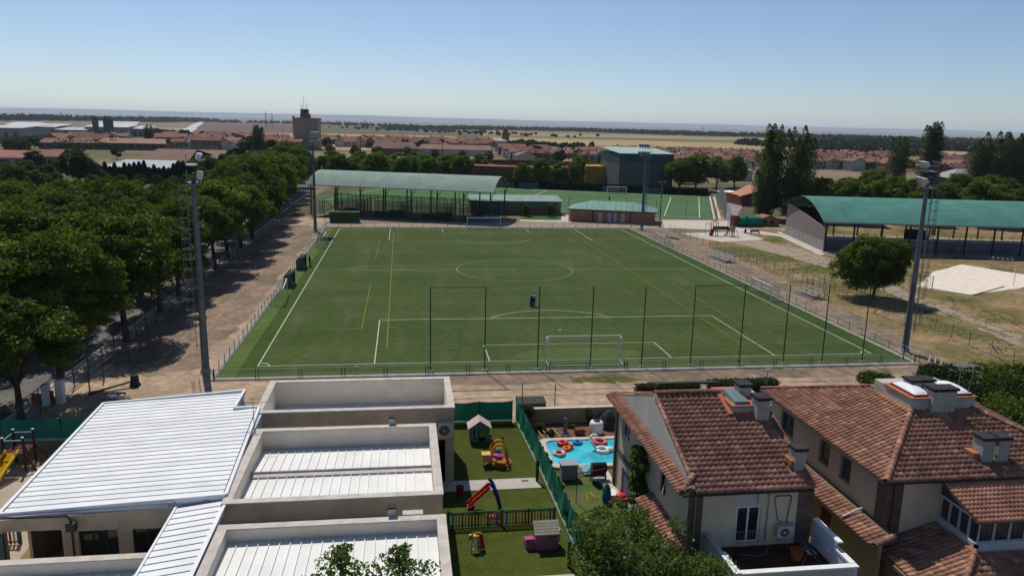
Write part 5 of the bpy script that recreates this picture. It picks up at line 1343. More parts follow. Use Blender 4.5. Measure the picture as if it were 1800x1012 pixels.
# main mono-pitch roof
c = [(-36.56, -20.62, 4.30), (-27.68, -21.05, 5.10), (-27.68, -24.20, 5.10), (-26.22, -24.15, 5.10), (-25.72, -35.62, 5.10), (-35.98, -35.0, 4.30)]
def roof_pt(u, v):
    """u 0..1 from back to front, v 0 left 1 right"""
    L0 = np.array(c[0]); L1 = np.array(c[5]); l = L0+(L1-L0)*u
    R0 = np.array((-26.38, -21.12, 5.1)); R1 = np.array(c[4]); r = R0+(R1-R0)*u
    return l+(r-l)*v
mr = T.part('main_roof', MB().slab([(q[0], q[1], q[2]-.16) for q in (c[5], c[4], c[3])], .05).slab([(q[0], q[1], q[2]-.16) for q in (c[5], c[3], c[2], c[1], c[0])], .05), WFAS)
NP = 27
sgm = []
for i in range(NP):
    u0, u1 = i/NP+.0008, (i+1)/NP-.0008
    a, b, d, e_ = roof_pt(u0, .012), roof_pt(u1, .012), roof_pt(u1, 1), roof_pt(u0, 1)
    um = (u0+u1)/2
    y_r = roof_pt(um, 1)[1]
    vmax = .985
    if y_r > -24.2:
        vmax = .868
    d = roof_pt(u1, vmax); e_ = roof_pt(u0, vmax)
    up_ = np.array([0, 0, .045])
    T.part('roof_panel', MB().slab([tuple(a+up_), tuple(b+up_), tuple(d+up_), tuple(e_+up_)], .042), WROOF, mr)
    sgm.append((tuple(b+up_), tuple(d+up_)))
seams(T, mr, sgm[:-1], .022, .03)
tr = MB()
def rim(p, q, w_=.16, h_=.26):
    tr.beam((p[0], p[1], p[2]-.02), (q[0], q[1], q[2]-.02), w_, h_)
for i in range(6): rim(c[i], c[(i+1) % 6])
T.part('roof_trim', tr, mat('white_trim', (.74, .75, .76), rough=.4), mr)
# white fascia over the front wall, side wall under the right edge
fa = MB().add([(-35.9, -35.25, 4.28), (-35.9, -35.2, 4.28), (-25.8, -35.6, 5.0), (-25.8, -35.65, 5.0), (-35.9, -35.25, 4.27), (-35.9, -35.2, 4.27), (-25.8, -35.6, 4.62), (-25.8, -35.65, 4.62)],
               [(0, 3, 2, 1), (4, 5, 6, 7), (0, 4, 7, 3), (3, 7, 6, 2), (1, 2, 6, 5)])
T.part('fascia', fa, WFAS)
for s_ in (-28.2, -26.6): T.part('fascia_vent', MB().box(s_-.12, s_+.12, -35.72, -35.64, 4.68, 4.92), mat('grey_vent', (.30, .30, .31)))
T.part('side_wall', MB().box(-26.18, -25.92, -35.3, -24.3, 3.4, 4.99).box(-27.85, -27.7, -24.2, -21.2, 0, 4.98), WFAS)
fw_ = frame((-36.2, -35.45), (10.4, -.12))
FW = MB(); wall(FW, fw_, 10.4, 0, 4.24, .3, [(.55, 3.05, 0, 3.67), (3.75, 5.5, .9, 3.56), (6.15, 8.1, .9, 3.54)])
T.part('front_wall', FW, NB)
FW = MB().prism([fw_(0, 0), fw_(10.4, 0), fw_(10.4, -.3), fw_(0, -.3)], 4.242, [4.25, 4.66, 4.66, 4.25]); T.part('front_wall_top', FW, NB)
for s0_, s1_ in ((3.75, 5.5), (6.15, 8.1)):
    w_ = window(T, None, fw_, s0_, s1_, .9, 3.55, ALU, DGLS, nx=3, nz=1, depth=.2)
    st = MB(); rr = random.Random(int(s0_*10))
    for k in range(11):
        cx, cz = s0_+.3+rr.random()*(s1_-s0_)*.5, 1.1+rr.random()*2.2
        n_ = 5; pts = []
        for j in range(10):
            r_ = .12 if j % 2 == 0 else .055; a = 2*pi*j/10+k
            q = fw_(cx+r_*cos(a), -.215); pts.append((q[0], q[1], cz+r_*sin(a)))
        st.quad(*pts)
    T.part('paper_cutout', st, mat('cutout_paper', (.55, .53, .48)), w_)
T.part('back_wall', MB().box(-36.0, -27.9, -21.0, -20.8, 0, 4.2).box(-36.1, -35.95, -32.5, -20.8, 0, 4.22), NB)
T.part('porch_column', MB().beam((-35.65, -35.7, 0), (-35.65, -35.7, 3.66), .2), mat('grey_green_column', (.10, .13, .12)))
T.part('drain_pipe', MB().path([(-36.4, -35.62, 4.46), (-32.75, -35.70, 4.46), (-32.58, -35.75, 4.3), (-32.58, -35.75, 0)], .06, 8).box(-32.78, -32.38, -35.9, -35.62, 3.75, 4.15), PIPE)
# lower link roof sliding forward
lk = T.part('link_roof', MB().slab([(-27.95, -48, 4.60), (-25.55, -48, 4.93), (-25.62, -36.45, 4.93), (-25.82, -36.4, 4.93), (-25.9, -35.75, 4.93), (-27.95, -35.75, 4.60)], .3), WFAS)
for i in range(23):
    y0_, y1_ = -35.78-i*.53, -35.78-(i+1)*.53+.015
    T.part('roof_panel', MB().slab([(-27.9, y1_, 4.655), (-25.72, y1_, 4.955), (-25.72, y0_, 4.955), (-27.9, y0_, 4.655)], .04), WROOF, lk)
seams(T, lk, [((-27.9, -35.78-(i+1)*.53, 4.66), (-25.8, -35.78-(i+1)*.53, 4.95)) for i in range(22)], .022, .03)
T.part('roof_trim', MB().beam((-27.95, -48, 4.66), (-27.95, -35.75, 4.66), .1, .12).beam((-25.62, -48, 4.98), (-25.62, -36.4, 4.98), .12, .12), _M['white_trim'], lk)
# front left wing
dx0, dx1 = -60.0, -28.0
e = MB().box(dx0, dx1, -37.45, -37.1, 0, 3.13)
wb = T.part('left_wing', e, NB)
T.part('coping', MB().box(dx0, dx1+.02, -37.5, -37.06, 3.13, 3.2), COPE, wb)
T.part('parapet_lining', MB().box(dx0, dx1, -37.465, -37.453, 2.3, 3.128), PLAS, wb)
for i in range(16):
    a = dx1-.05-(i+1)*.62; T.part('roof_panel', MB().slab([(a, -50, 2.9), (a+.605, -50, 2.9), (a+.605, -37.48, 2.55), (a, -37.48, 2.55)], .05), CROOF, wb)
mb = MB()
for i in range(16): mb.beam((dx1-.05-i*.62, -50, 2.94), (dx1-.05-i*.62, -37.5, 2.59), .035, .07)
T.part('roof_seam', mb, CROOF, wb)

def ac_unit(x, y, z, w_, d_, h_, label, rz=0):
    T = Thing('air_conditioner', (x, y, z), label, 'air conditioner', None, rz)
    T.part('casing', MB().box(-w_/2, w_/2, -d_/2, d_/2, 0, h_), mat('ac_casing', (.50, .49, .45), (.42, .41, .38), scale=3), local=True)
    f = MB(); 
    f.add([(-.08*w_+.30*h_*1.2*cos(2*pi*i/16), -d_/2-.012, h_/2+.30*h_*1.2*sin(2*pi*i/16)) for i in range(16)], [tuple(range(15, -1, -1))])
    T.part('fan_grille', f, mat('fan_dark', (.10, .10, .10)), local=True)
    T.part('fan_hub', MB().tube((-.08*w_, -d_/2-.03, h_/2), (-.08*w_, -d_/2-.015, h_/2), .07, n=10), _M['ac_casing'], local=True)
    T.part('bracket', MB().box(-w_/2+.05, -w_/2+.1, -d_/2, d_/2+.1, -.06, -.003).box(w_/2-.1, w_/2-.05, -d_/2, d_/2+.1, -.06, -.003), BLACK, local=True)
ac_unit(-14.82, -25.25, 3.25, 1.0, .42, .95, 'air conditioner hung on the right front corner of the back classroom block')
ac_unit(-17.0, -38.05, 4.15, .92, .4, .95, 'air conditioner between the middle and front classroom blocks, beside a cream vent')
for i, (x, y) in enumerate(((-18.1, -27.30), (-17.95, -38.12))):
    T = Thing('roof_vent', (x, y, 3), ['cream vent box rising behind the middle classroom block parapet', 'cream vent box rising behind the front classroom block parapet'][i], 'vent')
    T.part('duct', MB().box(x-.16, x+.16, y-.16, y+.16, 3, 5.42), mat('cream_duct', (.55, .53, .48), (.48, .46, .42), scale=3)); T.part('cap', MB().box(x-.2, x+.2, y-.2, y+.2, 5.42, 5.5), BLACK)
def antenna(x, y, z0, z1, label, n=9, ln=1.3, rz=0, lean=0):
    T = Thing('tv_antenna', (x, y, z0), label, 'antenna')
    T.part('antenna_mast', MB().tube((x, y, z0), (x+lean, y, z1), .022, n=6), STEEL)
    b = MB(); dx, dy = cos(rz), sin(rz); x = x+lean
    b.tube((x-dx*ln*.3, y-dy*ln*.3, z1-.1), (x+dx*ln*.7, y+dy*ln*.7, z1-.1), .014, n=5)
    for i in range(n):
        s = -.25*ln+i*ln*.95/n; b.tube((x+dx*s-dy*.25, y+dy*s+dx*.25, z1-.1), (x+dx*s+dy*.25, y+dy*s-dx*.25, z1-.1), .008, n=4)
    for s in (-.3, -.34):
        b.beam((x+dx*ln*s-dy*.3, y+dy*ln*s+dx*.3, z1-.35), (x+dx*ln*s+dy*.3, y+dy*ln*s-dx*.3, z1-.35), .012).beam((x+dx*ln*s-dy*.3, y+dy*ln*s+dx*.3, z1+.15), (x+dx*ln*s+dy*.3, y+dy*ln*s-dx*.3, z1+.15), .012)
    T.part('boom', b, STEEL)
antenna(-25.95, -27.3, 5.0, 6.7, 'thin television antenna on the edge of the white nursery roof', 9, 1.4, 0)

# ---------------------------------------------------------------- nursery playground
struct('playground_turf', MB().quad((-15.6, -38.2, .02), (-8.3, -38.2, .02), (-8.75, -15.5, .02), (-15.6, -15.5, .02)), PLAYTURF)
PATHC = mat('playground_path', (.46, .42, .37), (.38, .35, .31), scale=.8, rough=.9, dirt=.25, bump=.2)
for y0_, y1_ in ((-26.35, -24.95), (-42, -35.9)): struct('playground_path', MB().box(-15.5, -8.75, y0_, y1_, 0, .05), PATHC)
one('drain_cover', MB().box(-.22, .22, -.08, .08, 0, .015), BLACK, 'small drain cover in the pale playground path', 'drain cover', None, (-9.7, -25.35, .05))
GNET = mat('green_screen_cloth', (.035, .25, .17), (.026, .20, .135), scale=1.2, rough=.75, stretch=(1, 1, .4), dirt=.2)
def screen(pts, H, label, n_sub=4, sag=.06, panel=1.9, wallh=0.0, wm=None):
    T = Thing('screen_fence', pts[0], label, 'screen fence')
    for (a, b) in zip(pts[:-1], pts[1:]):
        L_ = hypot(b[0]-a[0], b[1]-a[1]); k = max(1, round(L_/panel)); fr = frame(a, (b[0]-a[0], b[1]-a[1]))
        for i in range(k+1): T.part('post', MB().tube((*fr(L_*i/k, 0), 0), (*fr(L_*i/k, 0), H+.08), .035, n=6), DKGREEN)
        for i in range(k):
            s0, s1 = L_*i/k+.03, L_*(i+1)/k-.03; vs = []; n1, n2 = 8, 5
            ph = R.uniform(0, 6)
            for p in range(n1+1):
                for q in range(n2+1):
                    u, v = p/n1, q/n2
                    t = sag*sin(u*pi*2+ph)*sin(v*2.6+ph)+sag*.5*sin(u*11+v*5+ph)
                    vs.append((*fr(s0+(s1-s0)*u, t), wallh+.03+(H-wallh-.03-.05*sin(u*pi))*v))
            T.part('cloth', MB().add(vs, [(p*(n2+1)+q, (p+1)*(n2+1)+q, (p+1)*(n2+1)+q+1, p*(n2+1)+q+1) for p in range(n1) for q in range(n2)]), GNET, smooth=True)
        if wallh:
            T.part('plinth', MB().fbox(fr, 0, L_, -.10, .10, 0, wallh), wm)
    return T
PL = mat('mossy_plinth', (.22, .26, .15), (.17, .20, .12), scale=1.2, rough=.95, dirt=.2)
screen([(-14.2, -15.4), (-9.15, -15.4)], 1.75, 'green screen fence closing the back of the nursery playground', wallh=.18, wm=PL, panel=2.6)
screen([(-8.85, -15.5), (-8.45, -24.9), (-8.15, -37.5)], 2.1, 'long crumpled green screen fence between the playground and the pool garden', wallh=.30, wm=PL, sag=.07, panel=1.9)
screen([(-45.3, -15.9), (-33.5, -15.9)], 1.6, 'green screen fence at the left behind the white roof', wallh=.12, wm=COPE, panel=4)
for i, y in enumerate((-25.4, -35.2)):
    one('fence_post_thick', MB().box(-.09, .09, -.09, .09, 0, 1.5), DKGREEN, ['thick dark green post by the path beside the green screen, far one', 'thick dark green post by the path beside the green screen, near one'][i], 'post', None, (-8.9, y, 0))

# rainbow picket fence
def picket(x0, x1, y, label, cols, n, H=.95):
    T = Thing('picket_fence', (x0, y, 0), label, 'picket fence')
    GR = mat('fence_green', (.03, .11, .035), (.025, .09, .03), rough=.5)
    for z in (.12, H-.14): T.part('rail', MB().box(x0, x1, y-.02, y+.02, z, z+.08), GR)
    T.part('rail', MB().box(x0, x1, y-.035, y+.035, H-.02, H+.04), GR)
    k = 4
    for i in range(k+1): xx = x0+(x1-x0)*i/k; T.part('post', MB().box(xx-.05, xx+.05, y-.06, y+.06, 0, H+.12), GR)
    pm = {}
    for i in range(n):
        cname = cols[i % len(cols)]
        if cname not in pm:
            me = MB().box(-.055, .055, -.012, .012, .04, H-.08).mesh('picket'); me.materials.append(mat('picket_'+cname, PK[cname], rough=.5)); pm[cname] = me
        xx = x0+.09+(x1-x0-.18)*i/(n-1)
        o = T.part('picket', pm[cname], None, local=True); o.location = (xx-x0, -.037, 0)
PK = {'yellow': (.48, .31, .03), 'brown': (.20, .07, .03), 'pale': (.38, .40, .25), 'red': (.30, .03, .03), 'blue': (.05, .12, .30), 'orange': (.42, .17, .03), 'dark_green': (.03, .13, .05)}
picket(-14.95, -8.8, -30.72, 'rainbow coloured picket fence across the playground turf', ['pale', 'blue', 'pale', 'yellow', 'brown', 'pale', 'orange', 'dark_green', 'pale', 'red', 'yellow', 'pale', 'brown', 'yellow', 'pale', 'blue', 'orange'], 34)
picket(-41.2, -37.7, -30.05, 'rainbow coloured picket fence seen through the porch at the lower left', ['yellow', 'blue', 'yellow', 'red', 'pale', 'blue'], 18)

# toys
PINKR = mat('faded_pink_roof', (.52, .38, .38), (.45, .33, .34), scale=2, rough=.6); TEAL = mat('teal_plastic', (.10, .24, .18), (.085, .20, .155), scale=2, rough=.5)
T = Thing('playhouse', (-12.0, -18.6, 0), 'green plastic playhouse with a faded pink roof by the back screen fence', 'playhouse')
x, y = -12.0, -18.55
f = frame((x-.72, y-.5), (1, 0)); e = MB()
wall(e, f, 1.44, .05, 1.15, .06, [(.16, .42, .55, .95), (.62, 1.12, .1, .98)])
e.box(x-.72, x-.66, y-.44, y+.55, .05, 1.15).box(x+.66, x+.72, y-.44, y+.55, .05, 1.15).box(x-.66, x+.66, y+.5, y+.55, .05, 1.15)
e.add([(x-.72, y-.5, 1.153), (x+.72, y-.5, 1.153), (x, y-.5, 1.62), (x-.72, y-.44, 1.153), (x+.72, y-.44, 1.153), (x, y-.44, 1.62)], [(0, 1, 2), (5, 4, 3), (0, 3, 4, 1), (1, 4, 5, 2), (2, 5, 3, 0)])
T.part('wall', e, TEAL)
T.part('roof', MB().slab([(x-.86, y-.62, 1.12), (x, y-.62, 1.72), (x, y+.68, 1.72), (x-.86, y+.68, 1.12)], .06).slab([(x, y-.62, 1.72), (x+.86, y-.62, 1.12), (x+.86, y+.68, 1.12), (x, y+.68, 1.72)], .06), PINKR)
T.part('door', MB().beam((x+.0, y-.52, .12), (x+.25, y-.75, .12), .04, .02).box(x-.02, x+.42, y-.5, y-.47, .5, .96), mat('lime_plastic', (.12, .32, .05)))
T.part('window_frame', MB().box(x-.58, x-.54, y-.53, y-.505, .5, 1.0).box(x-.3, x-.26, y-.53, y-.505, .5, 1.0), mat('pale_plastic', (.5, .5, .42)))
# merry-go-round rocker of yellow arches
ORY = mat('amber_plastic', (.55, .22, .02), (.48, .18, .02), scale=2, rough=.4)
T = Thing('toy_carousel', (-11.1, -22.6, 0), 'amber plastic arch toy with little seats on a round base in the playground', 'play toy')
x, y = -11.05, -22.45
T.part('base', MB().lathe((x, y, .02), [(0, 0), (.85, 0), (.9, .08), (.8, .14), (0, .16)], 20), mat('orange_brown', (.30, .12, .03)))
for dy in (-.35, .35):
    for dx in (0,):
        a_ = MB()
        for k in range(10):
            q0, q1 = pi*k/10, pi*(k+1)/10
            a_.beam((x+dx+.55*cos(q0), y+dy, .75+.75*sin(q0)), (x+dx+.55*cos(q1), y+dy, .75+.75*sin(q1)), .14, .1)
        a_.beam((x-.55, y+dy, .1), (x-.55, y+dy, .76), .14, .1).beam((x+.55, y+dy, .1), (x+.55, y+dy, .76), .14, .1)
        T.part('arch', a_, ORY)
T.part('table', MB().lathe((x-.1, y-.45, .7), [(0, .1), (.42, .08), (.45, 0), (0, 0)], 14), mat('magenta_plastic', (.45, .06, .22)))
T.part('seat', MB().box(x-1.15, x-.55, y-.6, y-.1, .35, .8).box(x-1.2, x-.6, y-.65, y-.05, .8, .9), mat('apricot_plastic', (.60, .36, .14)))
T.part('seat', MB().box(x-.2, x+.2, y+.35, y+.8, .2, .7), mat('dark_plastic', (.03, .04, .03)))
T.part('handle', MB().tube((x-.3, y+.5, .9), (x-.5, y+.6, 1.7), .04).ball((x-.5, y+.6, 1.75), .12).ball((x+.3, y+.5, 1.6), .12), mat('red_knob', (.35, .03, .02)))
T.part('steering_wheel', MB().torus((x, y-.2, 1.15), .16, .03), mat('mint_plastic', (.25, .50, .35)))
# big red and blue slide
T = Thing('toy_slide', (-12.2, -28.5, 0), 'red toddler slide with navy blue ladder beside the rainbow fence', 'slide')
PB = mat('navy_plastic', (.02, .03, .12), rough=.4)
x, y = -12.05, -28.5
for dy, nm in ((-.33, 0), (.33, 0)):
    T.part('ladder_side', MB().path([(x+.35, y+dy-.3, 0), (x+.18, y+dy-.15, .8), (x-.1, y+dy, 1.45), (x-.32, y+dy, 1.72)], .10, 7), PB, smooth=True)
for k in range(5): T.part('rung', MB().beam((x+.3-k*.1, y-.6+k*.06, .2+k*.27), (x+.3-k*.1, y+.06+k*.06, .2+k*.27), .16, .05), PB if k % 2 else mat('light_blue_plastic', (.20, .40, .55)))
T.part('chute', MB().add([(x-.3, y-.24, 1.35), (x-.3, y+.24, 1.35), (x-1.45, y+.1, .25), (x-1.45, y-.38, .25), (x-1.65, y+.1, .22), (x-1.65, y-.38, .22)], [(0, 1, 2, 3), (3, 2, 4, 5)]).beam((x-.3, y-.26, 1.45), (x-1.6, y-.4, .32), .07, .16).beam((x-.3, y+.26, 1.45), (x-1.6, y+.12, .32), .07, .16), PRED)
T.part('support', MB().beam((x-1.4, y-.15, 0), (x-1.4, y-.15, .25), .35), mat('maroon_plastic', (.18, .02, .03)))
# little slide
T = Thing('toy_slide', (-13.6, -33.3, 0), 'tiny yellow and green ladder slide on the near playground turf', 'slide')
x, y = -13.6, -33.3
T.part('ladder_side', MB().beam((x-.28, y-.15, 0), (x-.16, y+.15, 1.1), .06).beam((x+.22, y-.15, 0), (x+.14, y+.15, 1.1), .06), mat('sage_plastic', (.20, .26, .16)))
for k in range(3): T.part('rung', MB().beam((x-.24, y-.1+k*.07, .22+k*.24), (x+.2, y-.1+k*.07, .22+k*.24), .07, .04), mat('pale_rung', (.45, .46, .40)))
T.part('platform', MB().box(x-.2, x+.2, y+.1, y+.4, .82, .88).box(x-.02, x+.3, y+.3, y+.34, .7, 1.0), PYEL)
T.part('chute', MB().add([(x+.1, y+.3, .85), (x+.34, y+.3, .85), (x+.5, y+.2, .05), (x+.1, y+.1, .05)], [(0, 1, 2, 3), (3, 2, 1, 0)]).beam((x+.35, y+.3, .9), (x+.5, y+.15, .1), .05, .12), PRED)
# pink playhouse
T = Thing('playhouse', (-9.9, -33.1, 0), 'pink plastic playhouse with cream tiled roof in the near right of the playground', 'playhouse')
x, y = -9.75, -33.0; PKW = mat('dusty_pink_plastic', (.34, .10, .19), (.29, .085, .165), scale=2, rough=.5)
e = MB(); f = frame((x-.62, y-.5), (1, 0)); wall(e, f, 1.24, .03, 1.0, .05, [(.66, .84, .5, .85), (.92, 1.10, .5, .85)])
e.box(x-.62, x-.57, y-.45, y+.5, .03, 1.0).box(x+.57, x+.62, y-.45, y+.5, .03, 1.0).box(x-.57, x+.57, y+.45, y+.5, .03, 1.0)
T.part('wall', e, PKW); T.part('window_frame', MB().box(x+.12, x+.14, y-.52, y-.503, .5, .85).box(x+.38, x+.40, y-.52, y-.503, .5, .85).box(x+.05, x+.5, y-.52, y-.503, .66, .68), mat('pale_plastic', (1, 1, 1)))
rfp = T.part('roof', MB().slab([(x-.72, y-.6, .98), (x+.66, y-.6, .98), (x+.66, y+.0, 1.52), (x-.72, y+.0, 1.52)], .05).slab([(x-.72, y, 1.52), (x+.66, y, 1.52), (x+.66, y+.6, .98), (x-.72, y+.6, .98)], .05), mat('cream_shingle', (.46, .42, .34), (.40, .36, .29), scale=3))
for k in range(5):
    T.part('shingle_row', MB().slab([(x-.73, y-.6+k*.118, .995+k*.106), (x+.67, y-.6+k*.118, .995+k*.106), (x+.67, y-.47+k*.118, 1.10+k*.106), (x-.73, y-.47+k*.118, 1.10+k*.106)], .03), mat('cream_shingle', (1, 1, 1)), rfp)
T.part('porch', MB().box(x-1.15, x-.64, y-.35, y+.3, 0, .45).box(x-1.15, x-.64, y-.35, y-.30, .453, .62), PKW); T.part('chimney', MB().box(x+.64, x+.78, y-.2, y+.1, .3, 1.0), mat('pale_plastic', (1, 1, 1)))
one('ride_on_toy', MB().box(-.32, .32, -.12, .12, .15, .42).ball((-.35, 0, .45), .16).ball((.3, 0, .5), .2).lathe((-.25, -.16, .13), [(0, 0), (.13, 0), (.13, .06), (0, .06)], 8), mat('red_white_plastic', (.50, .04, .05), (.60, .45, .43), scale=6, lo=.5, hi=.55), 'small red and white ride-on toy behind the rainbow fence', 'ride-on toy', None, (-12.35, -30.25, .02))
one('ball', MB().ball((0, 0, .13), .13, nu=12, nv=8), mat('ball_pattern', (.32, .13, .08), (.5, .4, .35), scale=9, lo=.5, hi=.52), 'small brownish ball on the playground turf near the tiny slide', 'ball', None, (-13.75, -31.9, .02), True)
one('dark_red_bin', MB().lathe((0, 0, 0), [(0, 0), (.2, 0), (.26, .6), (0, .6)], 10), mat('dark_red_bin', (.12, .02, .03)), 'dark red bin in the shade by the brick column at the playground path', 'bin', None, (-14.0, -26.9, .05))
# left play set
T = Thing('play_set', (-41.4, -21, 0), 'wooden play tower with a yellow slide at the left edge beside the white roof', 'climbing frame')
x, y = -41.6, -20.2; PBR = mat('maroon_wood', (.10, .035, .03), (.07, .03, .028), scale=3)
for dx in (-1.1, .1):
    for dy in (-.7, .7):
        T.part('post', MB().tube((x+dx, y+dy, 0), (x+dx, y+dy, 2.3), .08, n=8), PBR if dx > 0 else BLACK); T.part('post_cap', MB().lathe((x+dx, y+dy, 2.3), [(.09, 0), (.09, .03), (0, .06)], 8), WHITE)
T.part('rail', MB().beam((x-1.1, y-.7, 2.1), (x+.1, y-.7, 2.1), .06).beam((x-1.1, y+.7, 2.1), (x+.1, y+.7, 2.1), .06).beam((x-1.1, y-.7, 2.1), (x-1.1, y+.7, 2.1), .05), STEEL)
T.part('deck', MB().box(x-1.15, x+.15, y-.75, y+.75, 1.15, 1.22), PBR)
T.part('swing_leg', MB().beam((x+.1, y-.7, 1.4), (x+.9, y-1.0, 0), .12).beam((x+.1, y+.7, 1.4), (x+1.1, y+.7, 0), .12).beam((x+.1, y-.7, 2.0), (x+.1, y-.2, 0.8), .08), PBR)
T.part('slide', MB().add([(x-.9, y-.75, 1.3), (x-.2, y-.75, 1.3), (x-.35, y-2.0, .75), (x-1.05, y-2.0, .75), (x-.5, y-3.1, .2), (x-1.2, y-3.1, .2), (x-.55, y-3.6, .15), (x-1.25, y-3.6, .15)], [(0, 1, 2, 3), (3, 2, 4, 5), (5, 4, 6, 7), (3, 2, 1, 0), (5, 4, 2, 3)]).path([(x-.16, y-.75, 1.5), (x-.31, y-2.0, .95), (x-.46, y-3.1, .4), (x-.5, y-3.6, .3)], .09, 6).path([(x-.95, y-.75, 1.5), (x-1.1, y-2.0, .95), (x-1.25, y-3.1, .4), (x-1.28, y-3.6, .3)], .09, 6), mat('bright_yellow_plastic', (.78, .48, .02), (.70, .40, .02), scale=2, rough=.35))
sheet('sand_patch', [(-45, -26), (-45, -22.5), (-41, -20), (-38.2, -21.5), (-37.2, -26), (-37.4, -33), (-45, -33)], .008, mat('play_sand', (.42, .33, .25), (.34, .27, .20), scale=.5, bump=.3), .3, .8)
sheet('weedy_grass', [(-45, -19.9), (-45, -17.2), (-37, -16.8), (-36.9, -20.5), (-39.5, -19.6)], .012, mat('weeds', (.20, .16, .055), (.14, .13, .04), scale=1.1, bump=.6, bscale=8), .3, .6)
one('bicycle_stroller', MB().path([(-.4, 0, .05), (0, 0, .75), (.3, 0, 1.1), (-.1, 0, 1.15), (-.4, 0, .05)], .03).box(-.25, .25, -.2, .2, .4, .75).torus((.3, 0, .2), .15, .03).torus((-.35, 0, .2), .15, .03), BLACK, 'black folded pushchair in the shade of the porch at the lower left', 'pushchair', None, (-33.7, -34.2, 0.02))
# ================================================================ HOUSES
def tile_mat(name, a, b, c_):
    m = bpy.data.materials.new(name); m.use_nodes = True; _M[name] = m
    n = m.node_tree.nodes; l = m.node_tree.links; p = n['Principled BSDF']; p.inputs['Roughness'].default_value = .85; p.inputs['Specular IOR Level'].default_value = .2
    ge = n.new('ShaderNodeNewGeometry'); oi = n.new('ShaderNodeObjectInfo')
    ad = n.new('ShaderNodeMath'); ad.operation = 'ADD'; l.new(ge.outputs['Random Per Island'], ad.inputs[0]); l.new(oi.outputs['Random'], ad.inputs[1])
    fr = n.new('ShaderNodeMath'); fr.operation = 'FRACT'; l.new(ad.outputs[0], fr.inputs[0])
    cr = n.new('ShaderNodeValToRGB'); l.new(fr.outputs[0], cr.inputs[0]); e = cr.color_ramp.elements
    e[0].position = 0; e[0].color = (*a, 1); e[1].position = 1; e[1].color = (*c_, 1)
    x = e.new(.35); x.color = (*b, 1); x = e.new(.7); x.color = (*[v*.85 for v in a], 1)
    nz = n.new('ShaderNodeTexNoise'); nz.inputs['Scale'].default_value = .9; nz.inputs['Detail'].default_value = 7; l.new(ge.outputs['Position'], nz.inputs['Vector'])
    mr = n.new('ShaderNodeMapRange'); mr.inputs[1].default_value = .3; mr.inputs[2].default_value = .7; mr.inputs[3].default_value = .66; mr.inputs[4].default_value = 1.2; l.new(nz.outputs[0], mr.inputs[0])
    n2 = n.new('ShaderNodeTexNoise'); n2.inputs['Scale'].default_value = 7; n2.inputs['Detail'].default_value = 5; l.new(ge.outputs['Position'], n2.inputs['Vector'])
    m2 = n.new('ShaderNodeMapRange'); m2.inputs[1].default_value = .35; m2.inputs[2].default_value = .7; m2.inputs[3].default_value = .8; m2.inputs[4].default_value = 1.15; l.new(n2.outputs[0], m2.inputs[0])
    mu = n.new('ShaderNodeMath'); mu.operation = 'MULTIPLY'; l.new(mr.outputs[0], mu.inputs[0]); l.new(m2.outputs[0], mu.inputs[1])
    hs = n.new('ShaderNodeHueSaturation'); l.new(mu.outputs[0], hs.inputs['Value']); l.new(cr.outputs[0], hs.inputs['Color']); l.new(hs.outputs[0], p.inputs['Base Color'])
    return m
TILE = tile_mat('roof_tile_clay', (.37, .170, .112), (.25, .122, .088), (.43, .245, .16))
TILE2 = tile_mat('roof_tile_orange', (.58, .27, .18), (.55, .25, .165), (.60, .29, .19))
def tile_geo(w_, l_):
    """S tile: barrel and pan; x across, y up the slope"""
    prof = [(-.5, .012), (-.30, .0), (-.12, .012), (.02, .052), (.17, .075), (.33, .062), (.47, .018)]
    vs = []
    for (x, z) in prof: vs.append((x*w_, -.04, z+.028))
    for (x, z) in prof: vs.append((x*w_, l_, z+.004))
    for (x, z) in prof: vs.append((x*w_, -.04, z-.0))
    k = len(prof)
    f = [(i, i+1, i+1+k, i+k) for i in range(k-1)]+[(i+1, i, i+2*k, i+1+2*k) for i in range(k-1)]
    return vs, f
class TileSet:
    def __init__(s, T, roof, w_=.30, l_=.36, m=None, name='roof_tile', cap=300):
        s.T = T; s.roof = roof; s.w = w_; s.l = l_; s.m = m or TILE; s.list = []; s.name = name; s.cap = cap
    def slope(s, o, u, v, nu, nv, keep=lambda a, b: True):
        """o corner at the eave, u unit along the eave, v unit up the slope"""
        o, u, v = Vector(o), Vector(u).normalized(), Vector(v).normalized(); n_ = u.cross(v)
        for j in range(nv):
            for i in range(nu):
                a, b = (i+.5)*s.w, j*(s.l-.02)
                if not keep(a, b+s.l*.5): continue
                p = o+u*a+v*b+n_*(R.uniform(-.004, .004))
                M4 = Matrix((( u.x, v.x, n_.x, p.x), (u.y, v.y, n_.y, p.y), (u.z, v.z, n_.z, p.z), (0, 0, 0, 1)))
                s.list.append(M4 @ Matrix.Rotation(R.uniform(-.02, .02), 4, 'Z'))
    def finish(s):
        c_ = Vector(CAM); s.list.sort(key=lambda M_: (M_.translation-c_).length)
        vs, f = tile_geo(s.w, s.l)
        me = bpy.data.meshes.new(s.name); me.from_pydata(vs, [], f); me.polygons.foreach_set('use_smooth', [True]*len(f)); me.materials.append(s.m)
        L0 = Matrix.Translation(Vector(s.T.loc)).inverted()
        for M_ in s.list[:s.cap]:
            o = bpy.data.objects.new(s.name, me); COL.objects.link(o); o.parent = s.roof; o.matrix_basis = L0 @ M_
        if len(s.list) > s.cap:
            mb = MB()
            for M_ in s.list[s.cap:]:
                MM = L0 @ M_; mb.add([MM @ Vector(q) for q in vs], f)
            s.T.part('roof_tiles', mb, s.m, s.roof, smooth=True, kind='stuff', local=True)
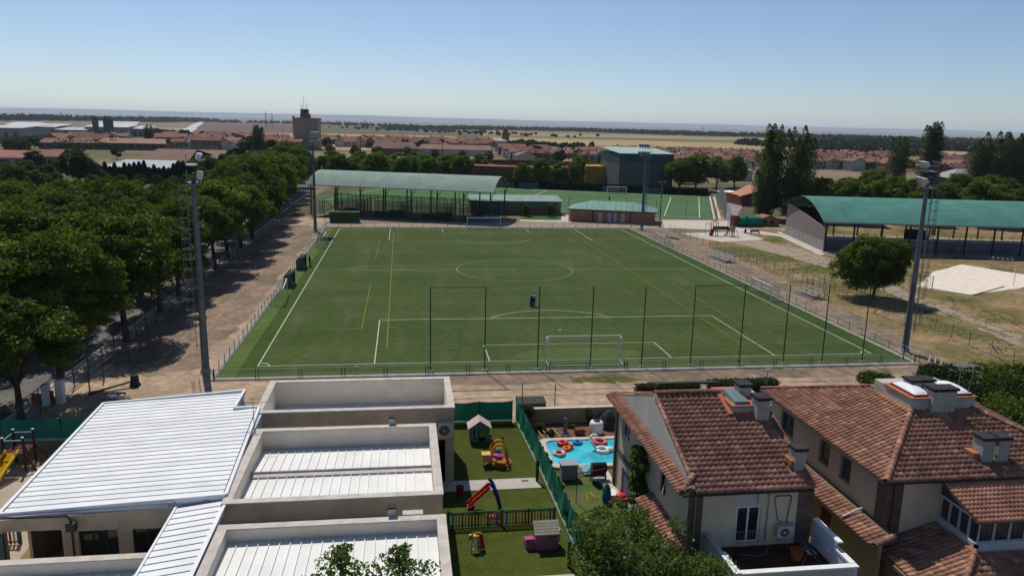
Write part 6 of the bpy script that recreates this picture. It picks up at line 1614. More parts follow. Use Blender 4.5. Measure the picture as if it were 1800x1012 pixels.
def ridge_tiles(T, parent, a, b, step=.42, r=.13, m=None):
    a, b = Vector(a), Vector(b); L_ = (b-a).length; k = max(1, int(L_/step)); d = (b-a)/k
    side = d.cross(Vector((0, 0, 1))).normalized(); up_ = side.cross(d).normalized()
    for i in range(k):
        p = a+d*i; q = p+d*1.05; vs = []
        for c_, rr_ in ((p, r*1.08), (q, r*.9)):
            for j in range(6):
                t = -.25+(pi+.5)*j/5; vs.append(c_+side*rr_*cos(t)+up_*rr_*sin(t)*.9)
        vs += [v-up_*.03 for v in vs[:6]]
        T.part('ridge_tile', MB().add(vs, [(j, j+1, j+7, j+6) for j in range(5)]+[(j+1, j, j+12, j+13) for j in range(5)]), m or TILE, parent, smooth=False)

CREAM = mat('cream_render', (.64, .53, .38), (.56, .46, .33), scale=.7, rough=.9, bump=.2, dirt=.12)
CREAM2 = mat('grey_render', (.56, .52, .45), (.48, .45, .39), scale=.6, rough=.9, bump=.2, dirt=.12)
YELL = mat('yellow_render', (.44, .32, .16), (.38, .275, .14), scale=.6, rough=.9, dirt=.1)
SHADEW = mat('shade_blue_render', (.56, .60, .68), (.50, .54, .62), scale=.6, rough=.85, dirt=.1)  # white render, the blue cast of its shaded faces put into the colour
STONE = brick_mat('brown_stone', (.16, .10, .07), (.12, .075, .055), (.05, .035, .028), .45, .22)
SOFF = mat('eave_soffit', (.16, .12, .09), rough=.9)
TERRA = mat('bare_terracotta', (.44, .16, .075), (.34, .13, .07), scale=2, rough=.8)
GREYR = mat('chimney_render', (.50, .46, .40), (.38, .35, .31), scale=1.5, rough=.9, bump=.3, dirt=.3)
SLAB = mat('chimney_slab', (.030, .028, .030), (.05, .046, .046), scale=5, rough=.8)
K36 = 2.4/6.65
# ---------------------------------------------------------------- house one
T = Thing('house', (-1, -32.5, 0), 'two storey cream house with gabled clay tile roof beside the pool', 'house', 'tiled houses in the foreground')
H1 = T
fF = frame((-4.0, -38.6), (1, 0)); wF = MB()
wall(wF, fF, 6.2, 0, 5.85, .25, [(2.42, 3.66, 2.9, 4.85)])
wF.box(-4.0, -3.75, -38.35, -26.4, 0, 2.2) if False else None
fL = frame((-4.0, -26.4), (0, -1))       # looking west is t>0? right of -Y is -X
wall(wF, fL, 11.95, 0, 5.85, .25, [(.8, 2.7, 3.9, 4.75) if False else (.95, 2.55, 3.85, 4.95), (1.3, 3.6, .2, 1.95), (8.1, 9.0, 3.8, 5.05)])
wF.box(-3.75, 2.2, -26.65, -26.4, 0, 5.85).box(1.95, 2.2, -38.35, -26.65, 0, 5.85)
T.part('wall', wF, CREAM)
# blind left gable standing above the lower left eave
gb = MB().add([(-3.99, -38.55, 5.86), (-3.99, -26.45, 5.86), (-3.99, -26.5, 6.15), (-3.99, -32.5, 8.28), (-3.99, -38.5, 6.15), (-3.8, -38.55, 5.86), (-3.8, -26.45, 5.86), (-3.8, -26.5, 6.15), (-3.8, -32.5, 8.28), (-3.8, -38.5, 6.15)],
              [(0, 4, 3, 2, 1), (5, 6, 7, 8, 9), (0, 1, 6, 5), (1, 2, 7, 6), (2, 3, 8, 7), (3, 4, 9, 8), (4, 0, 5, 9)])
T.part('gable_wall', gb, CREAM2)
rb = MB()
ze = lambda y: 6+K36*(y+39.15) if y < -32.5 else 8.4-K36*(y+32.5)
rb.slab([(-3.95, -39.15, 5.93), (1.95, -39.15, 5.93), (1.95, -32.5, 8.33), (-3.95, -32.5, 8.33)], .14)
rb.slab([(-3.95, -32.5, 8.329), (1.95, -32.5, 8.329), (1.95, -25.85, 5.93), (-3.95, -25.85, 5.93)], .14)
rb.slab([(-4.7, -39.1, 5.93), (-3.97, -39.1, 6.2), (-3.97, -25.85, 6.2), (-4.7, -25.85, 5.93)], .12)
rf = T.part('roof', rb, SOFF)
ts = TileSet(T, rf)
vF = (0, 6.65, 2.4)
in_blk = lambda x, y: (x > -.15 and y > -34.2)
ts.slope((-3.95, -39.2, 5.95), (1, 0, 0), vF, 20, 21, lambda a, b: not (in_blk(-3.95+a, -39.2+b*.94)) and not (a > 5.1 and 1.05 < b < 1.75) and not (a < .3 and b > 0 and False))
ts.slope((-4.75, -25.9, 5.94), (0, -1, 0), (.75, 0, .29), 44, 2)
ts.finish()
bs = T.part('verge', MB(), TILE) if False else None
# verge tiles on the left gable line, ridge, hip stub
ridge_tiles(T, rf, (-3.93, -38.4, 6.34), (-3.93, -32.6, 8.44), .40, .10)
ridge_tiles(T, rf, (-3.93, -26.0, 6.1), (-3.93, -32.4, 8.42), .40, .09)
ridge_tiles(T, rf, (-3.95, -32.5, 8.47), (-.2, -32.5, 8.47), .40, .15)
ridge_tiles(T, rf, (-4.62, -39.1, 6.05), (-3.75, -38.2, 6.42), .40, .15)
ridge_tiles(T, rf, (1.98, -39.05, 6.05), (1.98, -34.3, 7.78), .40, .10)
T.part('gutter', MB().tube((-4.6, -39.22, 5.86), (1.9, -39.22, 5.86), .05, n=6), PIPE)
T.part('terracotta_flashing', MB().add([(-.18, -34.32, 7.82), (2.05, -34.32, 7.82), (2.05, -34.05, 7.95), (-.18, -34.05, 7.95)], [(0, 1, 2, 3)]).add([(-.42, -34.3, 7.84), (-.16, -34.3, 7.86), (-.16, -32.4, 8.52), (-.42, -32.4, 8.5)], [(0, 1, 2, 3)]), TERRA)
# roof block with skylight
bk = T.part('roof_block', MB().box(-.15, 2.05, -34.2, -31.4, 6.9, 8.2), GREYR)
T.part('block_coping', MB().box(-.22, 1.6, -34.28, -31.3, 8.2, 8.26), TERRA, bk)
skf = T.part('skylight_frame', MB().hexa([(-.02, -34.1, 8.262), (.88, -34.1, 8.262), (.88, -32.2, 8.262), (-.02, -32.2, 8.262)], [(0.04, -34.05, 8.40), (.82, -34.05, 8.40), (.82, -32.25, 8.52), (.04, -32.25, 8.52)]), mat('lead_frame', (.16, .18, .19), rough=.4), bk)
T.part('skylight_pane', MB().add([(.09, -34.0, 8.412), (.77, -34.0, 8.412), (.77, -32.3, 8.528), (.09, -32.3, 8.528)], [(0, 1, 2, 3)]), glass_mat('sky_pane', (.16, .21, .22), .12), bk)
def chimney(T, x0, x1, y0, y1, z0, z1, parent=None, m=None, base=False, over=.07, cap=.10):
    c_ = T.part('chimney', MB().box(x0, x1, y0, y1, z0, z1-.2), m or GREYR, parent)
    if parent is None:
        T.part('chimney_gap', MB().box(x0+.05, x1-.05, y0+.05, y1-.05, z1-.2, z1-.1), BLACK, c_)
        T.part('chimney_cap', MB().box(x0-over, x1+over, y0-over, y1+over, z1-.1-cap*.4, z1), SLAB, c_)
    return c_
CW = mat('cream_chimney', (.45, .40, .32), (.38, .335, .27), scale=1.5, rough=.9, bump=.2, dirt=.2)
chimney(T, .95, 1.65, -34.75, -34.0, 7.5, 8.86); chimney(T, .75, 1.45, -32.9, -32.2, 8.0, 8.95); chimney(T, 1.42, 1.98, -38.1, -37.5, 6.2, 7.5, m=CW)
T.part('terracotta_flashing', MB().box(1.28, 1.405, -38.0, -37.3, 6.5, 6.82), TERRA)
# solar panels on the far slope
sp_ = T.part('solar_frame', MB().slab([(-3.1, -30.8, 8.35), (.7, -30.8, 8.35), (.7, -28.8, 7.75), (-3.1, -28.8, 7.75)], .08), ALU)
for i in range(5): T.part('solar_panel', MB().slab([(-3.05+i*.75, -30.75, 8.37), (-2.35+i*.75, -30.75, 8.37), (-2.35+i*.75, -28.85, 7.8), (-3.05+i*.75, -28.85, 7.8)], .03), glass_mat('pv_glass' , (.03, .05, .05), .12), sp_)
# openings
w_ = window(T, None, fF, 2.42, 3.66, 2.92, 4.83, WHITE, DGLS, nx=2, fw=.09, name='balcony_door')
rl = MB()
for i in range(13): rl.tube((-1.7+i*.12, -38.95, 2.95), (-1.7+i*.12, -38.95, 3.75), .009, n=4)
for z in (2.98, 3.75): rl.tube((-1.75, -38.95, z), (-.2, -38.95, z), .014, n=5)
rl.tube((-1.75, -38.95, 3.75), (-1.75, -38.62, 3.75), .014, n=5).tube((-.2, -38.95, 3.75), (-.2, -38.62, 3.75), .014, n=5)
T.part('balcony_rail', rl, STEEL)
T.part('white_panel', MB().box(-1.75, -.3, -38.62, -38.603, 4.86, 5.6), mat('pale_render', (.50, .48, .45)))
T.part('white_panel', MB().box(-2.5, -1.6, -38.62, -38.603, 3.0, 3.6), mat('pale_render', (1, 1, 1)))
window(T, None, fL, .95, 2.55, 3.85, 4.95, WHITE, DGLS, nx=2, bars=None)
window(T, None, fL, 8.1, 9.0, 3.8, 5.05, ALU, DGLS, nx=1)
T.part('roller_door', MB().fbox(fL, 1.3, 3.6, -.12, -.08, .2, 1.95), mat('blue_grey_shutter', (.16, .17, .24), (.13, .14, .20), scale=1, stretch=(1, 1, 12)))
T.part('band_course', MB().fbox(fL, .0, 7.2, .003, .05, 2.45, 2.8), STONE)
T.part('stone_pier', MB().box(-4.06, -3.35, -38.66, -38.603, 2.4, 5.84), STONE); T.part('stone_pier', MB().box(1.5, 2.26, -38.66, -38.603, 0, 5.84), STONE)
T.part('corner_post', MB().box(-4.12, -3.86, -26.4, -26.1, 0, 5.85), mat('brown_post', (.13, .10, .075), (.10, .075, .055), scale=2))
T.part('downpipe', MB().tube((-3.75, -38.72, 2.9), (-3.75, -38.72, 5.85), .035, n=6).tube((-.05, -38.68, 3.0), (-.05, -38.68, 5.6), .03, n=6), STEEL)
T.part('cable_loop', MB().path([(.25, -38.66, 5.2), (.35, -38.66, 5.35), (1.05, -38.66, 5.35), (1.12, -38.66, 5.2), (1.0, -38.66, 4.2), (.98, -38.66, 3.95)], .022, 5).path([(.25, -38.66, 5.2), (.42, -38.66, 4.5), (.5, -38.66, 4.1), (.72, -38.66, 3.98)], .018, 5), BLACK)
T.part('cable', MB().path([(-.62, -38.66, 5.8), (-.6, -38.66, 5.2), (-.62, -38.66, 4.9)], .012, 4), BLACK)
# lower left pent roof
pr_ = T.part('pent_roof', MB().slab([(-4.9, -39.2, 2.72), (-4.03, -39.2, 3.06), (-4.03, -33.4, 3.06), (-4.9, -33.4, 2.72)], .12), SOFF)
t2 = TileSet(T, pr_, name='roof_tile', cap=300); t2.slope((-4.95, -33.4, 2.74), (0, -1, 0), (.87, 0, .34), 19, 3); t2.finish()
T.part('pent_wall', MB().box(-4.75, -4.6, -39.0, -33.5, 0, 2.65) if False else MB().box(-4.06, -4.003, -36, -33.4, 2.0, 2.4), STONE)
# terrace
TF = T.part('terrace_floor', MB().box(-2.9, 2.3, -42.0, -38.68, 2.5, 2.8), mat('dark_terrace_tiles', (.075, .035, .022), (.055, .026, .018), scale=1.2, rough=.6))
T.part('terrace_wall', MB().box(-3.15, -2.95, -42.2, -38.68, 0, 3.62).box(-2.95, 2.35, -42.2, -42.0, 0, 3.62), CREAM2)
T.part('terrace_lining', MB().box(-2.948, -2.93, -42.0, -40.6, 2.8, 3.64).box(-2.948, -2.93, -40.6, -38.7, 2.8, 3.64).box(-2.93, 2.3, -41.998, -41.98, 2.8, 3.6), SHADEW)
T.part('coping', MB().box(-3.2, -2.9, -42.25, -40.5, 3.62, 3.72).box(-2.9, 2.6, -42.25, -41.95, 3.62, 3.70), WHITE)
T.part('party_wall', MB().box(2.35, 2.55, -42.2, -38.7, 0, 3.62).box(2.36, 2.54, -40.6, -38.7, 3.623, 4.05), SHADEW)
T.part('coping', MB().box(2.31, 2.59, -41.95, -40.6, 3.625, 3.72).box(2.31, 2.59, -40.9, -38.7, 4.05, 4.12), WHITE)
fp2 = T.part('pent_roof', MB().slab([(-3.0, -43.6, 2.2), (2.9, -43.6, 2.2), (2.9, -42.25, 2.65), (-3.0, -42.25, 2.65)], .12), SOFF)
t3 = TileSet(T, fp2, name='roof_tile'); t3.slope((-3.0, -43.65, 2.22), (1, 0, 0), (0, 1.35, .45), 19, 4); t3.finish()
one('clothes_rack', MB().path([(-.5, -.4, 0), (.3, .2, .95), (-.5, .4, 0)], .015, 5).path([(.5, -.4, 0), (-.3, .2, .95), (.5, .4, 0)], .015, 5).beam((-.5, -1.0, .95), (-.5, 1.0, .95), .02).beam((.5, -1.0, .95), (.5, 1.0, .95), .02).beam((-.2, -1.0, .95), (-.2, 1.0, .95), .012), GALV, 'folding clothes rack on the dark terrace by the party wall', 'clothes rack', None, (1.35, -40.2, 2.8))
one('terracotta_pot', MB().lathe((0, 0, 0), [(0, 0), (.22, 0), (.32, .5), (.34, .5), (.3, .45), (0, .42)], 12), mat('clay_pot', (.28, .08, .04)), 'large terracotta pot on the dark terrace', 'plant pot', None, (.9, -40.0, 2.8))
one('cable_arch', MB().path([(-.8, 0, .05), (-.5, -.1, .02), (0, -.2, .02), (.5, -.05, .03), (.6, .1, .4)], .01, 4), STEEL, 'loose pale cable lying on the terrace below the balcony door', 'cable', None, (-.8, -39.4, 2.8))
ac_unit(.82, -38.85, 3.3, .85, .32, .62, 'air conditioner on the cream wall above the terrace')
antenna(1.5, -34.4, 8.86, 10.3, 'thin antenna on the chimney of the nearer house', 6, .6, 1.2)
one('broken_pole', MB().tube((0, 0, 0), (.3, 4.8, .45), .02, n=5).tube((0, 0, 0), (-.9, -1.3, -1.5), .02, n=5), mat('white_pole', (.62, .60, .55)), 'thin white pole lying along the left eave of the nearer house', 'pole', None, (-3.85, -35.6, 6.65 - .3))

# ---------------------------------------------------------------- house two
T = Thing('house', (12, -32.3, 0), 'larger house with a hipped clay tile roof and two white roof domes, at right', 'house', 'tiled houses in the foreground')
xa, xb_, ya_, yb_ = 5.77, 18.25, -38.95, -25.6; ap = (12.0, -32.25, 8.4)
wF = MB(); fL2 = frame((6.3, -26.1), (0, -1))
wall(wF, fL2, 12.3, 0, 5.85, .25, [(1.55, 3.05, 4.0, 5.3), (6.1, 7.1, 4.0, 5.3), (8.25, 9.2, 4.0, 5.3)])
fF2 = frame((6.3, -38.4), (1, 0)); wall(wF, fF2, 11.4, 0, 5.85, .25, [])
wF.box(6.55, 17.7, -26.35, -26.1, 0, 5.85).box(17.45, 17.7, -38.15, -26.35, 0, 5.85)
T.part('wall', wF, CREAM)
for s0, s1 in ((1.55, 2.28), (2.32, 3.05), (6.1, 7.1), (8.25, 9.2)):
    window(T, None, fL2, s0, s1, 4.0, 5.3, mat('grey_frame', (.28, .28, .27)), DGLS, nx=1, fw=.05, bars=mat('window_iron', (.16, .17, .17)), sill=CREAM2)
T.part('stone_pier', MB().box(6.24, 6.297, -38.4, -37.7, 2.9, 5.84).box(6.24, 7.15, -38.46, -38.403, 2.9, 5.84), STONE)
T.part('downpipe', MB().tube((6.6, -38.5, 3.2), (6.6, -38.5, 5.85), .04, n=6), PIPE)
rb = MB()
E4 = [(xa, ya_, 5.93), (xb_, ya_, 5.93), (xb_, yb_, 5.93), (xa, yb_, 5.93)]; AP = (ap[0], ap[1], 8.33)
rb.add([*E4, AP, *[(p[0], p[1], 5.79) for p in E4]], [(0, 1, 4), (1, 2, 4), (2, 3, 4), (3, 0, 4), (8, 7, 6, 5), (0, 5, 6, 1), (1, 6, 7, 2), (2, 7, 8, 3), (3, 8, 5, 0)])
rf = T.part('roof', rb, SOFF)
ts = TileSet(T, rf)
DX, DY = ap[0]-xa, ap[1]-ya_; DXr, DYb = xb_-ap[0], yb_-ap[1]
blk = lambda x, y: 10.15 < x < 14.0 and -34.25 < y < -30.6
def keepF(a, b):
    cs = DY/hypot(DY, 2.4); yy = b*cs; x = xa+a
    if blk(x, ya_+yy) or (11.6 < x < 13.15 and -38.15 < ya_+yy < -37.2): return False
    return a > yy*DX/DY-.02 and a < (xb_-xa)-yy*DXr/DY+.02 and yy < DY
ts.slope((xa, ya_-.05, 5.95), (1, 0, 0), (0, DY, 2.4), 42, 21, keepF)
def keepL(a, b):
    cs = DX/hypot(DX, 2.4); xx = b*cs; y = yb_-a
    if blk(xa+xx, y): return False
    return a > xx*DYb/DX-.02 and a < (yb_-ya_)-xx*DY/DX+.02 and xx < DX
ts.slope((xa-.05, yb_, 5.95), (0, -1, 0), (DX, 0, 2.4), 45, 20, keepL)
def keepR(a, b):
    cs = DXr/hypot(DXr, 2.4); xx = b*cs; y = ya_+a
    if blk(xb_-xx, y): return False
    return a > xx*DY/DXr-.02 and a < (yb_-ya_)-xx*DYb/DXr+.02 and xx < DXr
ts.slope((xb_+.05, ya_, 5.95), (0, 1, 0), (-DXr, 0, 2.4), 44, 20, keepR)
def keepB(a, b):
    cs = DYb/hypot(DYb, 2.4); yy = b*cs
    return a > yy*DXr/DYb-.02 and a < (xb_-xa)-yy*DX/DYb+.02 and yy < DYb and not blk(xb_-a, yb_-yy)
ts.slope((xb_, yb_+.05, 5.95), (-1, 0, 0), (0, -DYb, 2.4), 42, 20, keepB)
ts.finish()
up_ = Vector((0, 0, .1))
ridge_tiles(T, rf, Vector(E4[0])+up_, Vector(E4[0])+(Vector(AP)-Vector(E4[0]))*.71+up_, .42, .15)
ridge_tiles(T, rf, Vector(E4[3])+up_, Vector(E4[3])+(Vector(AP)-Vector(E4[3]))*.71+up_, .42, .12)
ridge_tiles(T, rf, Vector(E4[1])+up_, Vector(E4[1])+(Vector(AP)-Vector(E4[1]))*.71+up_, .42, .14)
T.part('gutter', MB().tube((xa-.08, ya_, 5.88), (xa-.08, yb_, 5.88), .045, n=6).tube((xa, ya_-.08, 5.88), (xb_, ya_-.08, 5.88), .045, n=6), PIPE)
bk = T.part('roof_block', MB().box(10.15, 14.0, -34.2, -30.8, 6.9, 8.32), GREYR)
T.part('block_coping', MB().box(10.08, 11.65, -34.27, -31.7, 8.32, 8.38).box(12.85, 14.08, -34.27, -31.7, 8.32, 8.38), TERRA, bk)
def dome(T, bk, x0, x1, y0, y1, z):
    vs = []; n1, n2 = 8, 12
    for i in range(n1+1):
        for j in range(n2+1):
            u, v = i/n1, j/n2; vs.append((x0+(x1-x0)*u, y0+(y1-y0)*v, z+.22*(sin(pi*u)*sin(pi*v))**.45))
    T.part('dome_light', MB().add(vs, [(i*(n2+1)+j, (i+1)*(n2+1)+j, (i+1)*(n2+1)+j+1, i*(n2+1)+j+1) for i in range(n1) for j in range(n2)]), mat('opal_dome', (.72, .74, .78), rough=.3), bk, smooth=True)
    T.part('dome_kerb', MB().box(x0-.06, x1+.06, y0-.06, y1+.06, z-.10, z-.003), mat('brown_kerb', (.20, .06, .035)), bk)
dome(T, bk, 10.42, 11.4, -34.0, -32.0, 8.49); dome(T, bk, 12.98, 13.86, -34.0, -32.0, 8.49)
T.part('terracotta_flashing', MB().box(9.9, 10.12, -34.25, -31.4, 7.70, 7.78) if False else MB().add([(9.95, -34.35, 7.62), (10.16, -34.3, 7.72), (10.16, -31.3, 7.72), (9.95, -31.3, 7.62)], [(0, 1, 2, 3)]), TERRA)
chimney(T, 11.2, 12.6, -34.5, -33.8, 7.6, 8.98)
chimney(T, 10.95, 11.6, -32.9, -32.2, 8.3, 8.95); chimney(T, 11.75, 12.4, -32.9, -32.2, 8.3, 8.95)
CWW = mat('pale_chimney', (.40, .375, .34), (.34, .32, .29), scale=1.5, rough=.9, dirt=.2)
chimney(T, 11.62, 12.25, -37.95, -37.2, 6.2, 7.6, m=CWW); chimney(T, 12.5, 13.12, -37.95, -37.2, 6.2, 7.6, m=CWW)
T.part('terracotta_flashing', MB().box(11.25, 11.6, -37.8, -37.1, 6.4, 6.72), TERRA)
# lower left pent roof and entrance side
pl = T.part('pent_roof', MB().slab([(5.05, -39.6, 2.95), (6.27, -39.6, 3.35), (6.27, -29.6, 3.35), (5.05, -29.6, 2.95)], .12), SOFF)
t4 = TileSet(T, pl, name='roof_tile', cap=300); t4.slope((5.0, -29.6, 2.97), (0, -1, 0), (1.22, 0, .4), 33, 3); t4.finish()
ridge_tiles(T, pl, (5.1, -39.65, 3.05), (6.2, -39.5, 3.42), .4, .14)
T.part('gutter', MB().tube((4.98, -39.6, 2.93), (4.98, -29.6, 2.93), .045, n=6), PIPE)
lw_ = MB(); f5 = frame((5.5, -30), (0, -1)); wall(lw_, f5, 9.4, 0, 2.9, .2, [(2.2, 3.1, 1.1, 2.4), (4.2, 5.3, 0, 2.3)])
T.part('entrance_wall', lw_, YELL)
window(T, None, f5, 2.2, 3.1, 1.1, 2.4, _M['grey_frame'], DGLS, nx=1, bars=_M['window_iron'], sill=WHITE)
T.part('door', MB().fbox(f5, 4.25, 5.25, -.12, -.07, .02, 2.28), mat('wood_door', (.20, .06, .02), (.14, .045, .018), scale=3, stretch=(1, 1, .2)))
T.part('white_pipe', MB().path([(5.0, -37.0, 3.12), (5.9, -36.9, 3.42), (6.2, -36.9, 3.5)], .05, 6), WHITE)
# lower right roof, hip and front wall
lr = T.part('lower_roof', MB().slab([(5.7, -43.8, 2.35), (6.7, -43.8, 2.5), (9.15, -41.2, 3.33), (9.15, -38.45, 3.33), (6.9, -38.45, 2.6), (5.7, -38.6, 2.35)], .14).slab([(6.7, -43.8, 2.5), (14, -43.8, 2.5), (14, -41.2, 3.33), (9.15, -41.2, 3.33)], .14), SOFF)
t5 = TileSet(T, lr, name='roof_tile'); 
t5.slope((5.85, -38.45, 2.42), (0, -1, 0), (3.3, 0, .98), 18, 10, lambda a, b: a < 2.9+ (3.35-b*.95)*.9 and b*.95 < 3.35)
t5.slope((6.5, -43.85, 2.5), (1, 0, 0), (0, 2.6, .83), 26, 8, lambda a, b: a > b*.95*1.0+.1)
t5.finish()
ridge_tiles(T, lr, (6.3, -43.9, 2.62), (9.1, -41.25, 3.5), .4, .14)
T.part('terracotta_flashing', MB().box(8.98, 9.19, -41.3, -39.6, 3.36, 3.46), TERRA)
T.part('front_wall', MB().box(6.1, 6.3, -43.5, -38.7, 0, 2.3), mat('tan_render', (.32, .22, .12), (.27, .19, .105), scale=.8))
# sunroom
SF = mat('pvc_frame', (.50, .52, .56), (.44, .46, .50), scale=2, rough=.4)
f6 = frame((9.2, -38.46), (0, -1)); f7 = frame((9.2, -41.15), (1, 0))
SG = glass_mat('sunroom_glass', (.03, .032, .05), .04)
T.part('sunroom_base', MB().fbox(f6, 0, 2.69, -.14, 0, 3.35, 3.72).fbox(f7, 0, 6, -.14, -.0, 3.35, 3.80), SF)
for i in range(4): window(T, None, f6, .05+i*.66, .05+(i+1)*.66-.02, 3.72, 4.85, SF, SG, nx=1, fw=.05, depth=.1, name='sunroom_window')
for i in range(7): window(T, None, f7, .08+i*.82, .08+(i+1)*.82-.02, 3.803, 4.9, SF, SG, nx=1, fw=.045, depth=.1, name='sunroom_window')
T.part('sunroom_beam', MB().fbox(f6, 0, 2.69, -.12, .04, 4.85, 4.97).fbox(f7, -.04, 6, -.12, .04, 4.9, 4.99), SF)
T.part('sunroom_side', MB().add([(9.22, -38.5, 4.97), (9.22, -41.1, 4.97), (9.22, -38.5, 5.6), (9.26, -38.5, 4.97), (9.26, -41.1, 4.97), (9.26, -38.5, 5.6)], [(0, 1, 2), (5, 4, 3)]), SG)
sr = T.part('sunroom_roof', MB().slab([(8.95, -41.35, 4.98), (15.5, -41.35, 4.98), (15.5, -38.75, 5.72), (8.95, -38.75, 5.72)], .1), SOFF)
t6 = TileSet(T, sr, .215, .30, TILE2, 'sunroom_tile'); t6.slope((8.93, -41.42, 5.0), (1, 0, 0), (0, 2.62, .74), 30, 10); t6.finish()
antenna(13.0, -34.0, 8.98, 10.2, 'antenna on the wide chimney of the larger house, left one', 9, 1.5, .1); antenna(13.55, -34.1, 8.4, 9.9, 'antenna on the roof block of the larger house, right one', 7, 1.2, 2.6, .15)
# dead twigs on the roof
one('twigs', MB().path([(0, 0, 0), (.3, -.2, .12), (.7, -.25, .05)], .02, 4).path([(.3, -.2, .1), (.5, .15, .1)], .015, 4).path([(.2, 0, .1), (.25, -.5, .0)], .015, 4).path([(.7, -.25, .05), (1.0, -.1, .0)], .012, 4), BARK, 'dark dead twigs lying on the front slope of the hipped roof', 'twigs', None, (12.6, -35.4, 7.38))
# ================================================================ POOL GARDEN
struct('garden_soil', MB().quad((-9.0, -19.0, .016), (-1.0, -18.6, .016), (-1.0, -15.9, .016), (-9.0, -15.9, .016)), mat('garden_soil', (.17, .085, .05), (.10, .06, .04), scale=1.5, rough=1, bump=.8, bscale=5, dirt=.4))
struct('garden_grass', MB().quad((-8.1, -45, .014), (-4.0, -45, .014), (-3.9, -24.0, .014), (-8.4, -24.0, .014)), mat('garden_lawn', (.06, .115, .025), (.13, .10, .05), scale=.7, rough=1, bump=.6, bscale=12, col3=(.045, .08, .02), scale3=.4))
struct('garden_paving', MB().quad((-4.9, -27.5, .02), (-3.9, -27.5, .02), (-3.9, -24.4, .02), (-4.9, -24.4, .02)), PALEC)
T = Thing('swimming_pool', (-4.5, -21.4, 0), 'turquoise garden pool with rounded corner and pale stone rim, covered with inflatables', 'pool')
PO_ = []
x0, x1, y0, y1, r_ = -7.35, -1.2, -23.45, -19.4, .7
for cx, cy_, a0 in ((x0+r_, y0+r_, pi), (x1-r_, y0+r_, 1.5*pi), (x1-r_, y1-r_, 0), (x0+r_, y1-r_, .5*pi)):
    PO_ += [(cx+r_*cos(a0+pi/2*k/5), cy_+r_*sin(a0+pi/2*k/5)) for k in range(6)]
def grow(p, d): cx, cy_ = (x0+x1)/2, (y0+y1)/2; return (p[0]+d*(1 if p[0] > cx else -1), p[1]+d*(1 if p[1] > cy_ else -1))
PI_, PX = PO_, [grow(p, .42) for p in PO_]
n = len(PI_); rim_ = MB()
for i in range(n):
    j = (i+1) % n; rim_.hexa([(*PI_[i], 0.02), (*PX[i], 0.02), (*PX[j], 0.02), (*PI_[j], .02)], [(*PI_[i], .16), (*PX[i], .16), (*PX[j], .16), (*PI_[j], .16)])
T.part('pool_rim', rim_, mat('pale_stone_rim', (.52, .45, .38), (.44, .38, .33), scale=2, rough=.8, dirt=.15))
wm = mat('pool_water', (.07, .52, .60), (.035, .42, .53), scale=.5, rough=.08, spec=.5, bump=.15, bscale=3, col3=(.03, .33, .43), scale3=.55)
wb = MB(); nx_, ny_ = 60, 40
for j_ in range(ny_+1):
    for i_ in range(nx_+1): wb.v.append((x0+(x1-x0)*i_/nx_, y0+(y1-y0)*j_/ny_, .085+.012*sin(i_*.9+j_*.35)+.010*sin(j_*1.1-i_*.28)+.006*sin(i_*2.3+j_*1.7)))
wb.f += [(j_*(nx_+1)+i_, j_*(nx_+1)+i_+1, (j_+1)*(nx_+1)+i_+1, (j_+1)*(nx_+1)+i_) for j_ in range(ny_) for i_ in range(nx_) if not ((i_ < 5 or i_ > nx_-6) and (j_ < 5 or j_ > ny_-6) and hypot(max(0, 5-min(i_, nx_-1-i_)), max(0, 5-min(j_, ny_-1-j_))) > 5.2)]
T.part('water', wb, wm, smooth=True)
RB = mat('red_vinyl', (.60, .04, .05), rough=.3); WV = mat('white_vinyl', (.70, .70, .68), rough=.3); OV = mat('orange_vinyl', (.70, .16, .03), rough=.3); BV = mat('blue_vinyl', (.03, .22, .55), rough=.3)
one('swim_ring', MB().torus((0, 0, .1), .42, .14, sz=.9), mat('red_pink_vinyl', (.60, .03, .06), (.55, .20, .22), scale=3, rough=.3), 'round red swim ring floating at the far side of the pool', 'swim ring', None, (-3.35, -20.0, .10), True)
one('swim_ring', MB().torus((0, 0, .1), .27, .11), BV, 'blue swim ring floating at the back of the pool', 'swim ring', None, (-5.0, -19.95, .10), True)
one('inflatable', MB().torus((0, 0, .1), .3, .15).ball((.2, -.3, .14), .2), RB, 'red inflatable at the far left corner of the pool', 'inflatable', None, (-6.1, -20.05, .10), True)
one('inflatable', MB().torus((0, 0, .1), .22, .11).ball((.36, .22, .16), .19).ball((-.42, -.4, .1), .34, .14, .1), OV, 'orange inflatable beside the red one at the left of the pool', 'inflatable', None, (-6.0, -20.95, .10), True)
T = Thing('swan_float', (-3.6, -21.2, .1), 'white swan-shaped inflatable with a raised neck in the middle of the pool', 'inflatable')
T.part('body', MB().torus((-3.5, -21.35, .16), .42, .15).ball((-3.0, -21.5, .25), .3, .2, .16), WV, smooth=True)
T.part('neck', MB().path([(-4.0, -21.1, .25), (-4.3, -20.9, .8), (-4.15, -20.8, 1.1), (-3.95, -20.85, 1.05)], .10, 8).ball((-3.92, -20.86, 1.05), .13), WV, smooth=True)
one('inflatable', MB().torus((0, 0, .08), .35, .12), mat('spotted_vinyl', (.7, .7, .68), (.45, .1, .1), scale=5, rough=.3), 'white spotted ring floating at the left end of the pool', 'inflatable', None, (-6.7, -21.7, .10), True)
